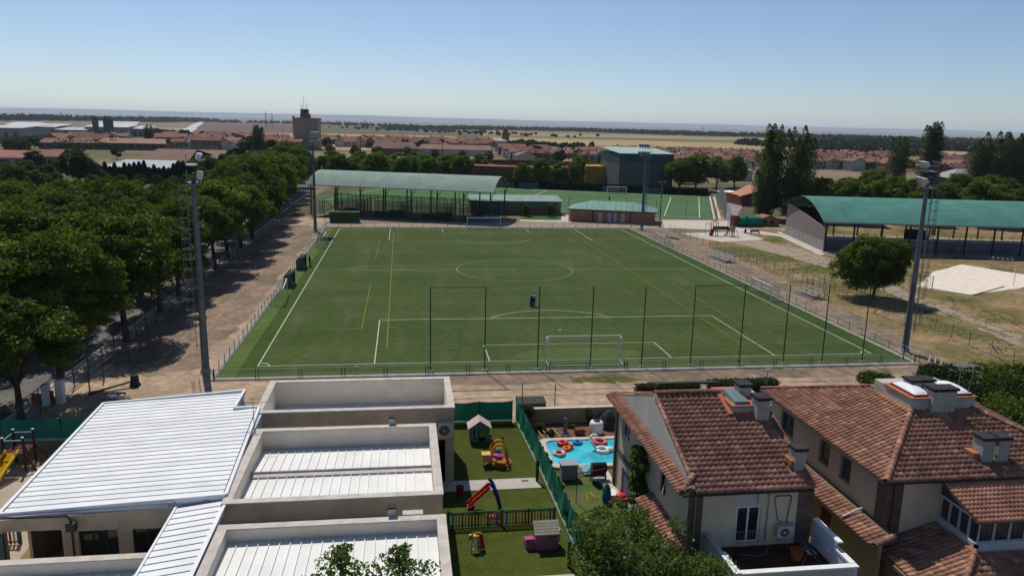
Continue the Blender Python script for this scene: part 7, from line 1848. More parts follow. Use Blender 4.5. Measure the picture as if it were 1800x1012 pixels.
# garden wall and things by it
T = Thing('garden_wall', (-4.5, -15.7, 0), 'rendered garden wall with pale coping behind the pool garden', 'wall')
T.part('wall', MB().box(-8.3, 2.2, -15.85, -15.6, 0, 1.18), mat('ochre_garden_wall', (.30, .25, .165), (.24, .20, .13), scale=.8, dirt=.25)); T.part('coping', MB().box(-8.3, 2.2, -15.9, -15.55, 1.18, 1.24), COPE)
one('storage_shed', MB().box(-1.15, 1.1, -.6, .6, 0, .9).add([(-1.2, -.65, .903), (1.15, -.65, .903), (1.15, .65, .903), (-1.2, .65, .903), (-1.1, 0, 1.25), (1.0, 0, 1.25)], [(0, 1, 5, 4), (1, 2, 5), (2, 3, 4, 5), (3, 0, 4)]), mat('slate_plastic', (.09, .085, .085), (.07, .067, .07), rough=.6), 'dark slate coloured storage box on the dirt behind the garden wall', 'storage box', None, (-7.3, -13.2, 0))
T = Thing('wire_posts', (-6, -13, 0), 'two thin posts standing behind the garden wall', 'posts')
for x in (-8.1, -5.5): T.part('post', MB().tube((x, -13.6 if x < -7 else -13.9, 0), (x, -13.6 if x < -7 else -13.9, 2.5), .035, n=6), BARK)
T = Thing('water_tank', (-3.2, -18.2, 0), 'white rounded water tank with dark lid in the soil garden', 'tank')
T.part('body', MB().lathe((-3.15, -18.1, .02), [(0, 0), (.46, 0), (.52, .2), (.52, .8), (.45, .95), (.25, 1.0), (0, 1.0)], 16), WV, smooth=True); T.part('lid', MB().lathe((-3.15, -18.1, 1.03), [(.26, 0), (.26, .05), (0, .06)], 12), BLACK)
T = Thing('pump_filter', (-5.5, -17.9, 0), 'grey pump column with a metal bucket in the soil garden', 'pump')
T.part('column', MB().tube((-5.5, -18.0, 0), (-5.5, -18.0, 1.1), .16, n=10).ball((-5.5, -18.0, 1.2), .14), mat('grey_pump', (.12, .13, .14))); T.part('bucket', MB().lathe((-5.6, -18.5, .02), [(0, 0), (.3, 0), (.34, .22), (.3, .22), (.27, .04), (0, .04)], 12), STEEL)
one('cart_frame', MB().box(-.35, .35, -.25, .25, .1, .5).path([(-.5, 0, .8), (-.3, 0, .3), (.6, 0, .25)], .03, 5), mat('rust_brown', (.16, .06, .03)), 'rusty low cart between the pump and the water tank', 'cart', None, (-4.45, -18.2, 0))
for i in range(6): one('garden_stake', MB().beam((0, 0, .05), (-.35, 1.3, .25), .05), mat('bleached_wood', (.45, .40, .30)), 'bleached wooden stake across the vegetable bed, %s from the left' % nth(i+1), 'stake', 'stakes of the vegetable bed', (-8.1+i*.42, -18.8+.05*(i % 3), .02))
def bush(name, loc, rx, ry, rz, n, size, label, cat, m, seed=1, base=.0, group=None):
    global rng
    rng = np.random.default_rng(seed)
    k = max(4, int(rx*ry*(9 if rx > 1.7 else 5))+5)+(26 if min(rx, ry) < .3*rz and rz > 4 else 0); cs = []; rs = []
    for i in range(k):
        a = rng.uniform(0, 6.3); q = sqrt(rng.uniform(0, 1)); h_ = rng.uniform(.3, 1)
        r_ = min(rx, ry, rz)*rng.uniform(*((.16, .36) if rx > 1.7 and name == 'garden_tree' else (.35, .55)))*(1.7 if min(rx, ry) < .3*rz else 1)
        cs.append([cos(a)*q*(rx-r_*.6), sin(a)*q*(ry-r_*.6), base+max(r_*.5, (rz-r_)*h_)]); rs.append(r_)
    per = n/sum(r*r for r in rs)
    T = Thing(name, loc, label, cat, group)
    me = np_mesh('foliage', clumpy(np.array(cs), rs, per, size)); me.materials.append(m); T.part('foliage', me, None)
    st = MB()
    for i in range(5):
        a = i*1.26; st.tube((cos(a)*.06, sin(a)*.06, 0), (cos(a)*rx*.5, sin(a)*ry*.5, base+rz*.55), .03, .012, 5)
    T.part('stem', st, BARK, local=True)
    return T
VEG = leaf_mat('leaf_veg', (.05, .085, .02), (.09, .12, .035), .4)
for i, (x, y, rx, ry, rz, lab) in enumerate(((-8.2, -16.1, .6, .5, 1.9, 'leafy shrub at the far end of the green screen beside the garden wall'), (-8.0, -17.4, .55, .6, .8, 'dark vegetable plants at the left of the soil garden'), (-7.3, -17.0, .7, .6, .7, 'green bed plants before the garden wall, left'), (-6.6, -18.3, .4, .4, .55, 'low leafy plant near the left pool corner'),
        (-4.7, -16.7, .5, .35, .5, 'low plants behind the rusty cart'), (-2.2, -16.4, .5, .4, 1.0, 'bushy plant at the right end of the garden wall'), (-3.2, -16.0, .4, .3, 1.4, 'thin shrub against the garden wall'), (-7.9, -23.9, .45, .7, .9, 'straggly plants at the near left pool corner'), (-7.9, -27.5, .45, 1.2, 1.3, 'shrubs along the green screen in the garden'), (-7.9, -31, .5, 1.5, 1.3, 'dark shrubs along the green screen, nearer'), (-7.9, -22.3, .3, .5, .7, 'small plants beside the left pool rim'))):
    bush('garden_shrub', (x, y, 0), rx, ry, rz, 1500, .11, lab, 'shrub', VEG if i % 2 == 0 else LEAFR, 100+i)
# dark tarpaulin heap beside the right end of the wall
one('tarpaulin_heap', MB().lathe((0, 0, 0), [(.9, 0), (.8, .5), (.5, 1.0), (.2, 1.3), (0, 1.35)], 9), mat('dark_tarp', (.03, .035, .04), rough=.6), 'dark tarpaulin heap by the right end of the garden wall', 'tarpaulin', None, (-1.9, -16.9, 0))
# garden things in front of the pool
one('grey_cabinet', MB().box(-.55, .5, -.35, .35, .0, .95).box(-.6, .55, -.4, .4, .953, 1.05), mat('pale_grey_cabinet', (.30, .30, .34), (.26, .26, .30), rough=.5), 'pale grey garden cabinet with white top below the pool', 'cabinet', None, (-6.75, -25.1, .02))
one('wire_basket', MB().torus((0, 0, .1), .3, .02).torus((0, 0, .25), .3, .02).beam((-.3, 0, .1), (.5, .4, .4), .02).beam((-.3, .1, .15), (.5, .6, .4), .02), STEEL, 'wire basket lying on the lawn beside the grey cabinet', 'basket', None, (-5.9, -24.6, .02))
T = Thing('barbecue', (-5.0, -26.0, 0), 'black barrel barbecue on a stand with shelf, before the pool', 'barbecue')
T.part('barrel', MB().tube((-5.45, -25.9, 1.05), (-4.5, -25.9, 1.05), .32, n=12), mat('black_enamel', (.02, .02, .022), rough=.3)); T.part('firebox', MB().box(-5.4, -4.55, -26.2, -25.65, .6, .95), BLACK)
T.part('leg', MB().beam((-5.4, -26.2, 0), (-5.4, -26.2, .6), .06).beam((-4.55, -26.2, 0), (-4.55, -26.2, .6), .06).beam((-5.4, -25.65, 0), (-5.4, -25.65, .6), .06).beam((-4.55, -25.65, 0), (-4.55, -25.65, .6), .06), BLACK); T.part('shelf', MB().box(-5.4, -4.55, -26.2, -25.65, .22, .25), STEEL)
one('blue_tarp', MB().add([(-.7, -.4, .1), (.6, -.5, .2), (.8, .3, .45), (.1, .6, .3), (-.8, .4, .4), (0, 0, .7)], [(0, 1, 5), (1, 2, 5), (2, 3, 5), (3, 4, 5), (4, 0, 5)]), mat('aqua_cloth', (.12, .42, .52), (.30, .55, .60), scale=3), 'crumpled aqua cloth heap at the near edge of the pool', 'cloth', None, (-5.0, -24.6, .02))
T = Thing('red_crate_stack', (-4.5, -28.3, 0), 'pink-red crates with clothes beside the house wall', 'crates')
T.part('crate', MB().box(-4.55, -4.0, -29.2, -28.6, .02, .5), mat('magenta_crate', (.42, .06, .14))); T.part('cloth', MB().ball((-4.3, -28.8, .55), .35, .3, .15), RB); T.part('box', MB().box(-4.9, -4.35, -28.4, -27.5, .02, .35), WV)
one('wood_crate', MB().box(-.3, .3, -.7, .7, 0, .3).box(-.25, .25, -.65, .65, .3, .32), mat('pale_pine', (.42, .36, .27)), 'pale wooden tray by the house wall', 'tray', None, (-4.6, -26.9, .02))
one('hanging_cloths', MB().lathe((0, 0, 0), [(.22, 0), (.30, .4), (.24, .9), (.08, 1.25), (0, 1.3)], 9), mat('blue_green_cloth', (.03, .12, .30), (.05, .22, .14), scale=3, lo=.48, hi=.52), 'blue and green wrapped parasol standing beside the crates', 'folded parasol', None, (-5.15, -28.6, 0))
one('garden_hose', MB().path([(.5*cos(a*.6)*(1-.02*a)+.1*sin(a*2.1), .35*sin(a*.6)+.15*cos(a*1.3)+a*.015, .02+.01*(a % 2)) for a in range(36)], .018, 4), mat('yellow_hose', (.50, .40, .05)), 'tangled yellow garden hose on the grass', 'hose', None, (-5.9, -28.2, .02))
one('dark_cushion', MB().box(-.5, .5, -.35, .35, 0, .25).ball((0, 0, .25), .45, .3, .1), mat('blue_black_cover', (.04, .045, .07)), 'dark covered seat low in the garden grass', 'cushion', None, (-6.4, -31.2, .02))
T = Thing('pergola_pole', (-6.6, -28, 0), 'thin dark pole frame with a red crossbar over the garden', 'frame')
T.part('pole', MB().tube((-7.0, -28.4, 0), (-7.0, -28.4, 1.9), .025, n=5).tube((-5.1, -27.9, 0), (-5.1, -27.9, 1.9), .025, n=5), BLACK); T.part('crossbar', MB().tube((-7.0, -28.4, 1.9), (-5.1, -27.9, 1.9), .03, n=5), mat('red_bar', (.40, .10, .04)))
# plants on and around the house
bush('climbing_plant', (-4.35, -32.2, 0), .42, 1.35, 5.3, 9500, .12, 'climbing plant covering the left wall of the nearer house', 'climbing plant', LEAFN, 150)
bush('garden_tree', (-7.2, -40.6, 0), 3.1, 2.7, 5.3, 21000, .135, 'big leafy garden tree in the foreground between the green screen and the house', 'tree', LEAFN, 151, .3)
bush('garden_tree', (-6.6, -36.2, 0), 2.1, 2.1, 3.4, 10000, .13, 'lower bushy tree behind the leafy garden tree by the house wall', 'tree', LEAFN, 152, .2)
bush('garden_tree', (-4.4, -42.3, 0), 1.3, 1.2, 4.6, 9000, .11, 'slender leafy tree top touching the lower left roof edge of the house', 'tree', LEAFN, 153, .3)
bush('garden_shrub', (-9.2, -42.5, 0), .9, .9, 3.2, 3600, .10, 'sparse shrub at the bottom edge beside the playground path', 'shrub', LEAFN, 154)
# hedges behind the houses
def hedge(x0, x1, y, H, label, seed, m, core, D=.8):
    T = Thing('clipped_hedge', (x0, y, 0), label, 'hedge')
    T.part('hedge_core', MB().box(x0+.1, x1-.1, y-D/2+.1, y+D/2-.1, 0, H-.12), core)
    me = np_mesh('foliage', hedge_np(lambda a, b: (a, b+D/2), x1-x0, D, H, int((x1-x0)*900), .14, seed)); me.materials.append(m); T.part('foliage', me, None)
HC = mat('hedge_core_brown', (.03, .03, .015), rough=1)
hedge(2.2, 7.8, -10.6, 1.0, 'reddish green clipped hedge behind the nearer house', 5, LEAFR, HC); hedge(8.6, 14.8, -10.8, 1.25, 'dark green clipped hedge behind the gap between the houses', 6, LEAFD, HC, 1.2)
bush('young_shrub', (8.2, -10.8, 0), .4, .4, .9, 700, .12, 'small pale shrub between the two clipped hedges', 'shrub', LEAFN, 160)
bush('garden_shrub', (25.0, -9.8, 0), 1.9, 1.3, 1.6, 7000, .16, 'broad green shrub beside the track behind the hipped roof', 'shrub', LEAF, 161)
for i, (x, y, rx, ry, rz, lab) in enumerate(((31.0, -10.5, 2.4, 2.0, 2.4, 'leafy shrub under the near right light mast, left part of the thicket'), (35.5, -12.5, 3.2, 2.8, 3.0, 'dark shrub mass of the thicket at the right edge, back part'), (33, -17, 3.4, 3.0, 3.2, 'dense dark shrub of the thicket at the right edge, middle part'), (38, -18, 3.8, 3.2, 3.4, 'dense dark shrub of the thicket at the right edge, farthest right'), (29, -15.5, 2.6, 2.4, 2.6, 'green shrub of the thicket next to the white dome'), (30, -21, 3.2, 3, 3.2, 'green shrub of the thicket above the right roof slope'), (35, -23, 3.6, 3, 3.2, 'shrub of the thicket low at the right edge'))):
    bush('thicket_shrub', (x, y, 0), rx, ry, rz, 12000, .21, lab, 'shrub', LEAF if i % 2 else LEAFD, 170+i)
T = Thing('broken_rack', (33.6, -5.6, 0), 'pile of pale broken planks and rails at the foot of the near right light mast', 'debris')
T.part('plank', MB().beam((32.6, -6.2, .1), (34.0, -4.6, 1.2), .14, .06).beam((33.1, -6.4, .1), (34.4, -4.9, 1.1), .14, .06).beam((33.6, -6.5, .1), (34.9, -5.2, 1.0), .14, .06).beam((35.2, -6.4, .5), (37.0, -6.2, .6), .08).beam((35.2, -6.4, .25), (37.0, -6.2, .3), .08).beam((32.2, -6.6, .2), (34.6, -6.4, .25), .1), mat('bleached_plank', (.40, .34, .28)))
T = Thing('fallen_goal', (43.6, -1.6, 0), 'old folded trestle lying in the dry grass at the right', 'trestle')
T.part('frame', MB().path([(43.0, -1.9, .1), (43.4, -1.4, 1.0), (44.1, -1.6, .9), (44.3, -2.2, .1)], .04, 5).beam((43.4, -1.4, 1.0), (43.9, -1.9, .3), .12), STEEL)
# tree tops at the bottom edge: young planes in front of the nursery
def sapling(x, y, H, r, label, seed):
    global rng
    rng = np.random.default_rng(seed); n = 2600
    t = rng.uniform(.25, 1, n)**.8; a = rng.uniform(0, 6.3, n); br = np.sin(a*3+t*31)*.5+.75
    rr_ = r*np.clip((1.02-t)*H*.62, 0, 1)**.75*rng.uniform(.15, 1, n)**.5*br
    p = np.stack([rr_*np.cos(a), rr_*np.sin(a), t*H], 1)
    T = Thing('young_tree', (x, y, 0), label, 'tree')
    me = np_mesh('crown', leaves(p, np.stack([np.cos(a), np.sin(a), np.full(n, .8)], 1), .15)); me.materials.append(LEAFN); T.part('crown', me, None)
    tr = MB().tube((0, 0, 0), (0, 0, H*.96), .07, .012, 6)
    for i in range(26):
        a = i*2.4; z = H*(.35+.6*i/26); k = r*(1.1-z/H)**.7
        tr.tube((0, 0, z-.2), (cos(a)*k, sin(a)*k, z+.15), .018, .005, 4)
    T.part('trunk', tr, BARK, local=True)
sapling(-19.7, -44.3, 7.25, 1.5, 'young plane tree top before the cream roof at the bottom edge, left of two', 201); sapling(-17.55, -44.3, 7.1, 1.6, 'young plane tree top before the cream roof at the bottom edge, right of two', 202); sapling(-18.6, -45.0, 6.3, 1.6, 'lower young plane tree between the two tree tops at the bottom edge', 203)
sapling(-29.25, -44.0, 5.75, .7, 'tip of a young tree over the front left wing roof', 204)

# ================================================================ PEOPLE
def person(loc, rz, label, pose, clothes):
    """one continuous body grown from a skeleton; hair and clothes as children"""
    T = Thing('person', loc, label, 'person', None, rz)
    J = pose; names = list(J.keys()); idx = {k: i for i, k in enumerate(names)}
    me = bpy.data.meshes.new('body'); ed = [(idx[a], idx[b]) for a, b in
        (('pelvis', 'waist'), ('waist', 'chest'), ('chest', 'neck'), ('neck', 'head'), ('head', 'crown'), ('pelvis', 'hip_l'), ('hip_l', 'knee_l'), ('knee_l', 'ankle_l'), ('ankle_l', 'toe_l'), ('pelvis', 'hip_r'), ('hip_r', 'knee_r'), ('knee_r', 'ankle_r'), ('ankle_r', 'toe_r'),
         ('chest', 'sh_l'), ('sh_l', 'el_l'), ('el_l', 'wr_l'), ('wr_l', 'hand_l'), ('chest', 'sh_r'), ('sh_r', 'el_r'), ('el_r', 'wr_r'), ('wr_r', 'hand_r'))]
    me.from_pydata([J[k] for k in names], ed, []); o = bpy.data.objects.new('body', me); COL.objects.link(o); o.parent = T.o
    RAD = dict(pelvis=.135, waist=.12, chest=.15, neck=.055, head=.095, crown=.08, hip=.09, knee=.06, ankle=.04, toe=.035, sh=.065, el=.045, wr=.03, hand=.035)
    sk = o.modifiers.new('Skin', 'SKIN'); sv = me.skin_vertices
    if len(sv) == 0:
        try: me.attributes.new('s', 'FLOAT', 'POINT')
        except Exception: pass
    for layer in me.skin_vertices:
        for i, k in enumerate(names):
            r_ = RAD[k.split('_')[0]]; layer.data[i].radius = (r_, r_*(.78 if k in ('pelvis', 'waist', 'chest') else 1)); layer.data[i].use_root = (k == 'pelvis')
    ss = o.modifiers.new('Sub', 'SUBSURF'); ss.levels = 1; ss.render_levels = 2
    me.materials.append(mat('skin_tone', (.30, .17, .12), rough=.6))
    for nm, (bones, rs, m) in clothes.items():
        mb = MB()
        for (a, b), (r0, r1) in zip(bones, rs): mb.tube(J[a], J[b], r0, r1, 10)
        for (a, b), (r0, r1) in zip(bones, rs): mb.ball(J[b], r1, nu=10, nv=6)
        T.part(nm, mb, m, local=True, smooth=True)
    h_ = J['head']; T.part('hair', MB().ball((h_[0], h_[1]-.015, h_[2]+.06), .105, .11, .10, 10, 8), mat('navy_cap', (.02, .025, .06)) if 'cap' in label else mat('dark_hair', (.02, .015, .012)), local=True, smooth=True)
    T.part('face', MB().ball((h_[0], h_[1]+.09, h_[2]+.01), .018).ball((h_[0]-.03, h_[1]+.085, h_[2]+.035), .01).ball((h_[0]+.03, h_[1]+.085, h_[2]+.035), .01), mat('skin_shade', (.24, .12, .09)), local=True)
    hd = MB()
    for s_ in ('l', 'r'):
        hx, hy, hz = J['hand_'+s_]
        for k in range(4): hd.tube((hx-.024+k*.016, hy, hz), (hx-.026+k*.018, hy+.02, hz-.075+abs(k-1.4)*.008), .008, .006, 5)
        hd.tube((hx+(.03 if s_ == 'l' else -.03), hy+.01, hz+.03), (hx+(.055 if s_ == 'l' else -.055), hy+.03, hz-.015), .009, .007, 5)
    T.part('fingers', hd, mat('skin_tone', (1, 1, 1)), local=True)
    return T
def stand_pose(lean=0, arm=0):
    return dict(pelvis=(0, 0, .96), waist=(0, lean*.3, 1.10), chest=(0, lean*.8, 1.32), neck=(0, lean, 1.50), head=(0, lean+.02, 1.63), crown=(0, lean+.01, 1.73),
        hip_l=(-.09, 0, .90), knee_l=(-.10, .03, .50), ankle_l=(-.11, -.01, .09), toe_l=(-.13, .16, .035), hip_r=(.09, 0, .90), knee_r=(.11, .05, .50), ankle_r=(.12, .06, .09), toe_r=(.14, .23, .035),
        sh_l=(-.19, lean*.9, 1.42), el_l=(-.25, lean, 1.13), wr_l=(-.24, lean+.08+arm, .90+arm*.5), hand_l=(-.24, lean+.12+arm, .83+arm*.5), sh_r=(.19, lean*.9, 1.42), el_r=(.25, lean, 1.13), wr_r=(.24, lean+.1+arm, .90+arm*.5), hand_r=(.24, lean+.13+arm, .83+arm*.5))
SH = [(('waist', 'chest'), ('chest', 'neck'), ('sh_l', 'el_l'), ('sh_r', 'el_r'), ('chest', 'sh_l'), ('chest', 'sh_r')), ((.17, .175), (.17, .09), (.085, .065), (.085, .065), (.12, .09), (.12, .09))]
TRS = [(('waist', 'pelvis'), ('hip_l', 'knee_l'), ('knee_l', 'ankle_l'), ('hip_r', 'knee_r'), ('knee_r', 'ankle_r')), ((.15, .155), (.115, .08), (.08, .06), (.115, .08), (.08, .06))]
SHOES = [(('ankle_l', 'toe_l'), ('ankle_r', 'toe_r')), ((.05, .05), (.05, .05))]
person((-1.05, 22.5, .02), radians(12), 'person in white shirt, dark trousers and navy cap standing on the pitch', stand_pose(.05), {'shirt': (*SH, mat('white_shirt', (.55, .57, .66))), 'trousers': (*TRS, mat('navy_trousers', (.02, .025, .045))), 'shoes': (*SHOES, BLACK)})
one('ball_bag', MB().lathe((0, 0, 0), [(0, .02), (.16, .05), (.2, .5), (.17, 1.1), (.06, 1.42), (0, 1.45)], 12), mat('navy_bag', (.02, .035, .13), (.03, .06, .20), scale=3), 'tall navy blue ball bag held upright beside the person on the pitch', 'bag', None, (-1.40, 22.35, .02), True)
person((-31.9, 50.2, .02), radians(-70), 'person in dark clothes standing before the farther dugout', stand_pose(.0), {'shirt': (*SH, mat('black_shirt', (.02, .02, .025))), 'trousers': (*TRS, mat('black_trousers', (.018, .018, .02))), 'shoes': (*SHOES, BLACK)})
x, y, _ = at(1071, 355); person((x, y, .03), 0, 'distant person in dark clothes on the second pitch', stand_pose(.1), {'shirt': (*SH, _M['black_shirt']), 'trousers': (*TRS, _M['black_trousers']), 'shoes': (*SHOES, BLACK)})
one('football', MB().ball((0, 0, .11), .11, nu=12, nv=8), WV, 'white ball lying near the near left corner of the pitch', 'ball', None, (*at(627, 647)[:2], .02), True)

# ================================================================ FAR BUILDINGS
def hip(T, name, x0, x1, y0, y1, z0, z1, m, over=.4, parent=None, ridge=None):
    x0, x1, y0, y1 = x0-over, x1+over, y0-over, y1+over
    d = min(x1-x0, y1-y0)/2
    if x1-x0 >= y1-y0: a, b = (x0+d, (y0+y1)/2, z1), (x1-d, (y0+y1)/2, z1); F = [(0, 1, 5, 4), (1, 2, 5), (2, 3, 4, 5), (3, 0, 4)]
    else: a, b = ((x0+x1)/2, y0+d, z1), ((x0+x1)/2, y1-d, z1); F = [(0, 1, 4), (1, 2, 5, 4), (2, 3, 5), (3, 0, 4, 5)]
    return T.part(name, MB().add([(x0, y0, z0), (x1, y0, z0), (x1, y1, z0), (x0, y1, z0), a, b], F+[(3, 2, 1, 0)]), m, parent)
RT = mat('far_red_tiles', (.25, .115, .085), (.19, .09, .068), scale=.15, rnd=.22); RT2 = mat('far_brown_tiles', (.20, .125, .09), (.17, .105, .075), scale=.12, rnd=.15); RT3 = mat('far_pale_tiles', (.28, .17, .125), (.23, .145, .105), scale=.15, rnd=.15)
WH = mat('far_white_wall', (.46, .43, .40), (.34, .32, .30), scale=.1, rnd=.15); BW = mat('far_brick_wall', (.22, .12, .095), (.18, .10, .08), scale=.1, rnd=.15)
# silo / tower
x, y, _ = at(540, 263)
T = Thing('grain_silo', (x, y, 0), 'tall windowless beige grain silo tower with stepped top and antennas', 'silo')
SL = mat('silo_concrete', (.33, .27, .225), (.28, .225, .19), scale=.06, rough=.95, stretch=(1, 1, .25), dirt=.12)
T.part('shaft', MB().box(x-9.3, x+9.3, y-6, y+14, 0, 22.5), SL); T.part('parapet', MB().box(x-9.6, x+9.6, y-6.3, y+14.3, 22.5, 23.6), mat('silo_band', (.27, .20, .165)))
fl = MB()
for i in range(1, 7): fl.box(x-9.3+i*2.66-.12, x-9.3+i*2.66+.12, y-6.15, y-6.003, .5, 22.0)
T.part('flute', fl, _M['silo_band'])
T.part('head_house', MB().box(x-4.2, x+2.8, y-2, y+6, 23.6, 26.6).box(x-4.0, x+1.6, y-1, y+5, 26.603, 30), mat('silo_head', (.22, .13, .11), (.17, .10, .085), scale=.2)); T.part('louvre', MB().box(x-1.0, x+1.2, y-1.15, y-1.003, 27, 29.5), BLACK)
am = MB()
for dx, h_ in ((-3.2, 34), (-1.4, 40), (.2, 33.5), (.9, 34), (-2.4, 33)): am.tube((x+dx, y, 30), (x+dx, y, h_), .12, n=5)
T.part('antenna', am, STEEL); T.part('dish', MB().box(x-9.6, x-8.2, y-3, y-2.5, 23.6, 25), STEEL)
# sports hall with long brown roof
def hall(px0, px1, py, depth, hw_, hr, label, wallm, roofm, skew=0, cat='hall', win=0, name='sports_hall'):
    a, b = at(px0, py), at(px1, py if not skew else skew)
    T = Thing(name, (a[0], a[1], 0), label, cat); L_ = hypot(b[0]-a[0], b[1]-a[1]); f = frame(a[:2], (b[0]-a[0], b[1]-a[1]))
    T.part('wall', MB().fbox(f, 0, L_, -depth, 0, 0, hw_), wallm)
    T.part('roof', MB().slab([(*f(-.6, .6), hw_), (*f(L_+.6, .6), hw_), (*f(L_-depth*.12, -depth/2), hr), (*f(depth*.12, -depth/2), hr)], .25).slab([(*f(depth*.12, -depth/2), hr), (*f(L_-depth*.12, -depth/2), hr), (*f(L_+.6, -depth-.6), hw_), (*f(-.6, -depth-.6), hw_)], .25), roofm)
    if win:
        for i in range(win):
            s = L_*(i+.5)/win; T.part('window', MB().fbox(f, s-L_/win*.33, s+L_/win*.33, .02, .1, hw_*.35, hw_*.85), mat('far_window', (.05, .055, .06), rough=.3))
    return T
hall(228, 330, 297, 34, 3.6, 8.2, 'big hall with a long sloping brown roof at left, behind the grey roofs', WH, RT2, 300, win=5)
hall(300, 398, 297, 34, 3.2, 7.6, 'right wing of the big brown roofed hall, next to the near left mast top', mat('blue_grey_wall2', (.13, .135, .165)), RT2, 296)
hall(180, 300, 303, 26, 2.2, 4.6, 'light grey metal roofed shed behind the dark cypresses', WH, mat('light_grey_roof', (.46, .48, .50), (.40, .42, .44), scale=.1), 306, cat='shed', name='metal_shed')
hall(-60, 52, 300, 34, 5.2, 7.4, 'low white building with blue line and flat tiled roof at the left edge', WH, RT, 301, win=4, cat='building', name='low_building'); hall(56, 104, 303, 22, 6.2, 8.6, 'white two storey building with red hipped roof left of the big dark tree', WH, RT, 304, win=5, cat='building', name='low_building')
hall(68, 168, 262, 18, 4.2, 6.8, 'long brown roofed building at far left, left one', BW, RT2, 263, win=8, cat='building', name='long_building'); hall(170, 292, 263, 18, 4.5, 7.4, 'long brown roofed building at far left, right one', BW, RT3, 265, win=9, cat='building', name='long_building')
hall(360, 470, 262, 18, 5, 8, 'pinkish roofed row right of the country road', BW, RT, 262, cat='building', name='long_building')
hall(655, 735, 274, 18, 5, 9, 'long beige roofed sheds behind the tree belt, left one', BW, RT2, 275, cat='shed', name='metal_shed'); hall(735, 865, 273, 14, 4.5, 7.5, 'long pale roofed sheds behind the tree belt, right one', WH, RT3, 276, cat='shed', name='metal_shed')
x, y, _ = at(434, 305)
T = Thing('tiled_pavilion', (x, y, 0), 'small pyramid tiled roof rising out of the trees left of the pavilion', 'building'); T.part('wall', MB().box(x-6, x+6, y-6, y+6, 0, 3.4), WH); hip(T, 'roof', x-6, x+6, y-6, y+6, 3.4, 7.4, RT2, 1.0)
ridge_tiles(T, None, (x-7, y-7, 3.5), (x, y, 7.5), 1.2, .22, WH); ridge_tiles(T, None, (x+7, y-7, 3.5), (x, y, 7.5), 1.2, .22, WH)
# pump house / water tower
x, y, _ = at(880, 268)
T = Thing('water_tower', (x, y, 0), 'pale round topped water tower among the red roofs', 'tower'); T.part('drum', MB().lathe((x, y, 0), [(5, 0), (5, 9), (5.6, 9.3), (0, 11)], 10), WH); T.part('band', MB().lathe((x, y, 3.5), [(5.15, 0), (5.15, 4)], 10), mat('blue_grey_band', (.16, .19, .23)))
x, y, _ = at(888, 262); one('brick_tower', MB().box(-3, 3, -3, 3, 0, 15).box(-2, 2, -2, 2, 15, 18), BW, 'small brown tower just right behind the water tower', 'tower', None, (x, y, 0))
# white factory and silos
WF = mat('factory_white', (.48, .49, .50), (.42, .43, .44), scale=.03, rnd=.06)
for i, (a, b, py, dp, H) in enumerate(((-30, 38, 244, 90, 12), (38, 95, 240, 80, 12), (95, 150, 241, 60, 9), (150, 225, 241, 70, 13), (225, 262, 241, 60, 11), (165, 240, 236, 40, 15), (10, 60, 234, 60, 12))):
    p, q = at(a, py), at(b, py+(b-a)*.015)
    T = Thing('factory_shed', (p[0], p[1], 0), ['white factory shed at the far left edge', 'white factory shed with dark lower wall, second from the left', 'low white factory shed in the middle of the works', 'large white factory shed right of the silos', 'white factory shed with pink edge next to the poplar', 'upper white shed behind the silos', 'pale shed behind the left factory'][i], 'factory')
    f = frame(p[:2], (q[0]-p[0], q[1]-p[1])); L_ = hypot(q[0]-p[0], q[1]-p[1])
    T.part('wall', MB().fbox(f, 0, L_, -dp, 0, 0, H*.8), mat('factory_wall', (.28, .29, .31), (.24, .25, .27), scale=.05)); T.part('roof', MB().slab([(*f(-1, 1), H*.8), (*f(L_+1, 1), H*.8), (*f(L_+1, -dp), H), (*f(-1, -dp), H)], .4), WF)
    for k in range(4): T.part('door', MB().fbox(f, L_*(k+.3)/4, L_*(k+.6)/4, .02, .2, 0, H*.5), mat('far_window', (1, 1, 1)))
for i, (px, H) in enumerate(((170, 21), (189, 21), (196, 20))):
    x, y, _ = at(px, 243); one('factory_silo', MB().lathe((0, 0, 0), [(2.9, 0), (2.9, H-2), (1.5, H), (0, H)], 10), mat('dark_silo', (.10, .115, .115)), ['dark round silo in the factory, left one', 'dark round silo in the factory, middle one', 'dark round silo in the factory, right one'][i], 'silo', None, (x, y, 0))
# grey barrel roofs beyond the right of the second pitch
for i, (px0, px1, py, m_, H, lab) in enumerate(((1228, 1262, 305, 'light_grey_roof', 6.5, 'grey roofed shed behind the trees right of the handball wall'), (1290, 1322, 318, 'green_metal_roof', 7.5, 'green roofed hall between the round trees and the poplars'))):
    a = at(px0, py); b = at(px1, py+.4); hall(px0, px1, py, 24, H*.62, H, lab, WH, _M[m_], py+.4, cat='shed', name='metal_shed')
x, y, _ = at(1690, 338); T = Thing('grey_house', (x, y, 0), 'grey house with pale hipped roof and window at the right, behind the turquoise roof', 'house')
T.part('wall', MB().box(x-5, x+14, y, y+12, 0, 5.6), mat('dark_house_wall', (.16, .12, .11), (.13, .10, .09))); hip(T, 'roof', x-5, x+14, y, y+12, 5.6, 9, mat('pale_slate', (.33, .33, .36), (.28, .28, .31), scale=.2), .8)
for k in range(3): T.part('window', MB().box(x-2.5+k*2.0, x-1.2+k*2.0, y-.1, y-.003, 2.6, 4.6), mat('pale_window', (.38, .40, .44)))

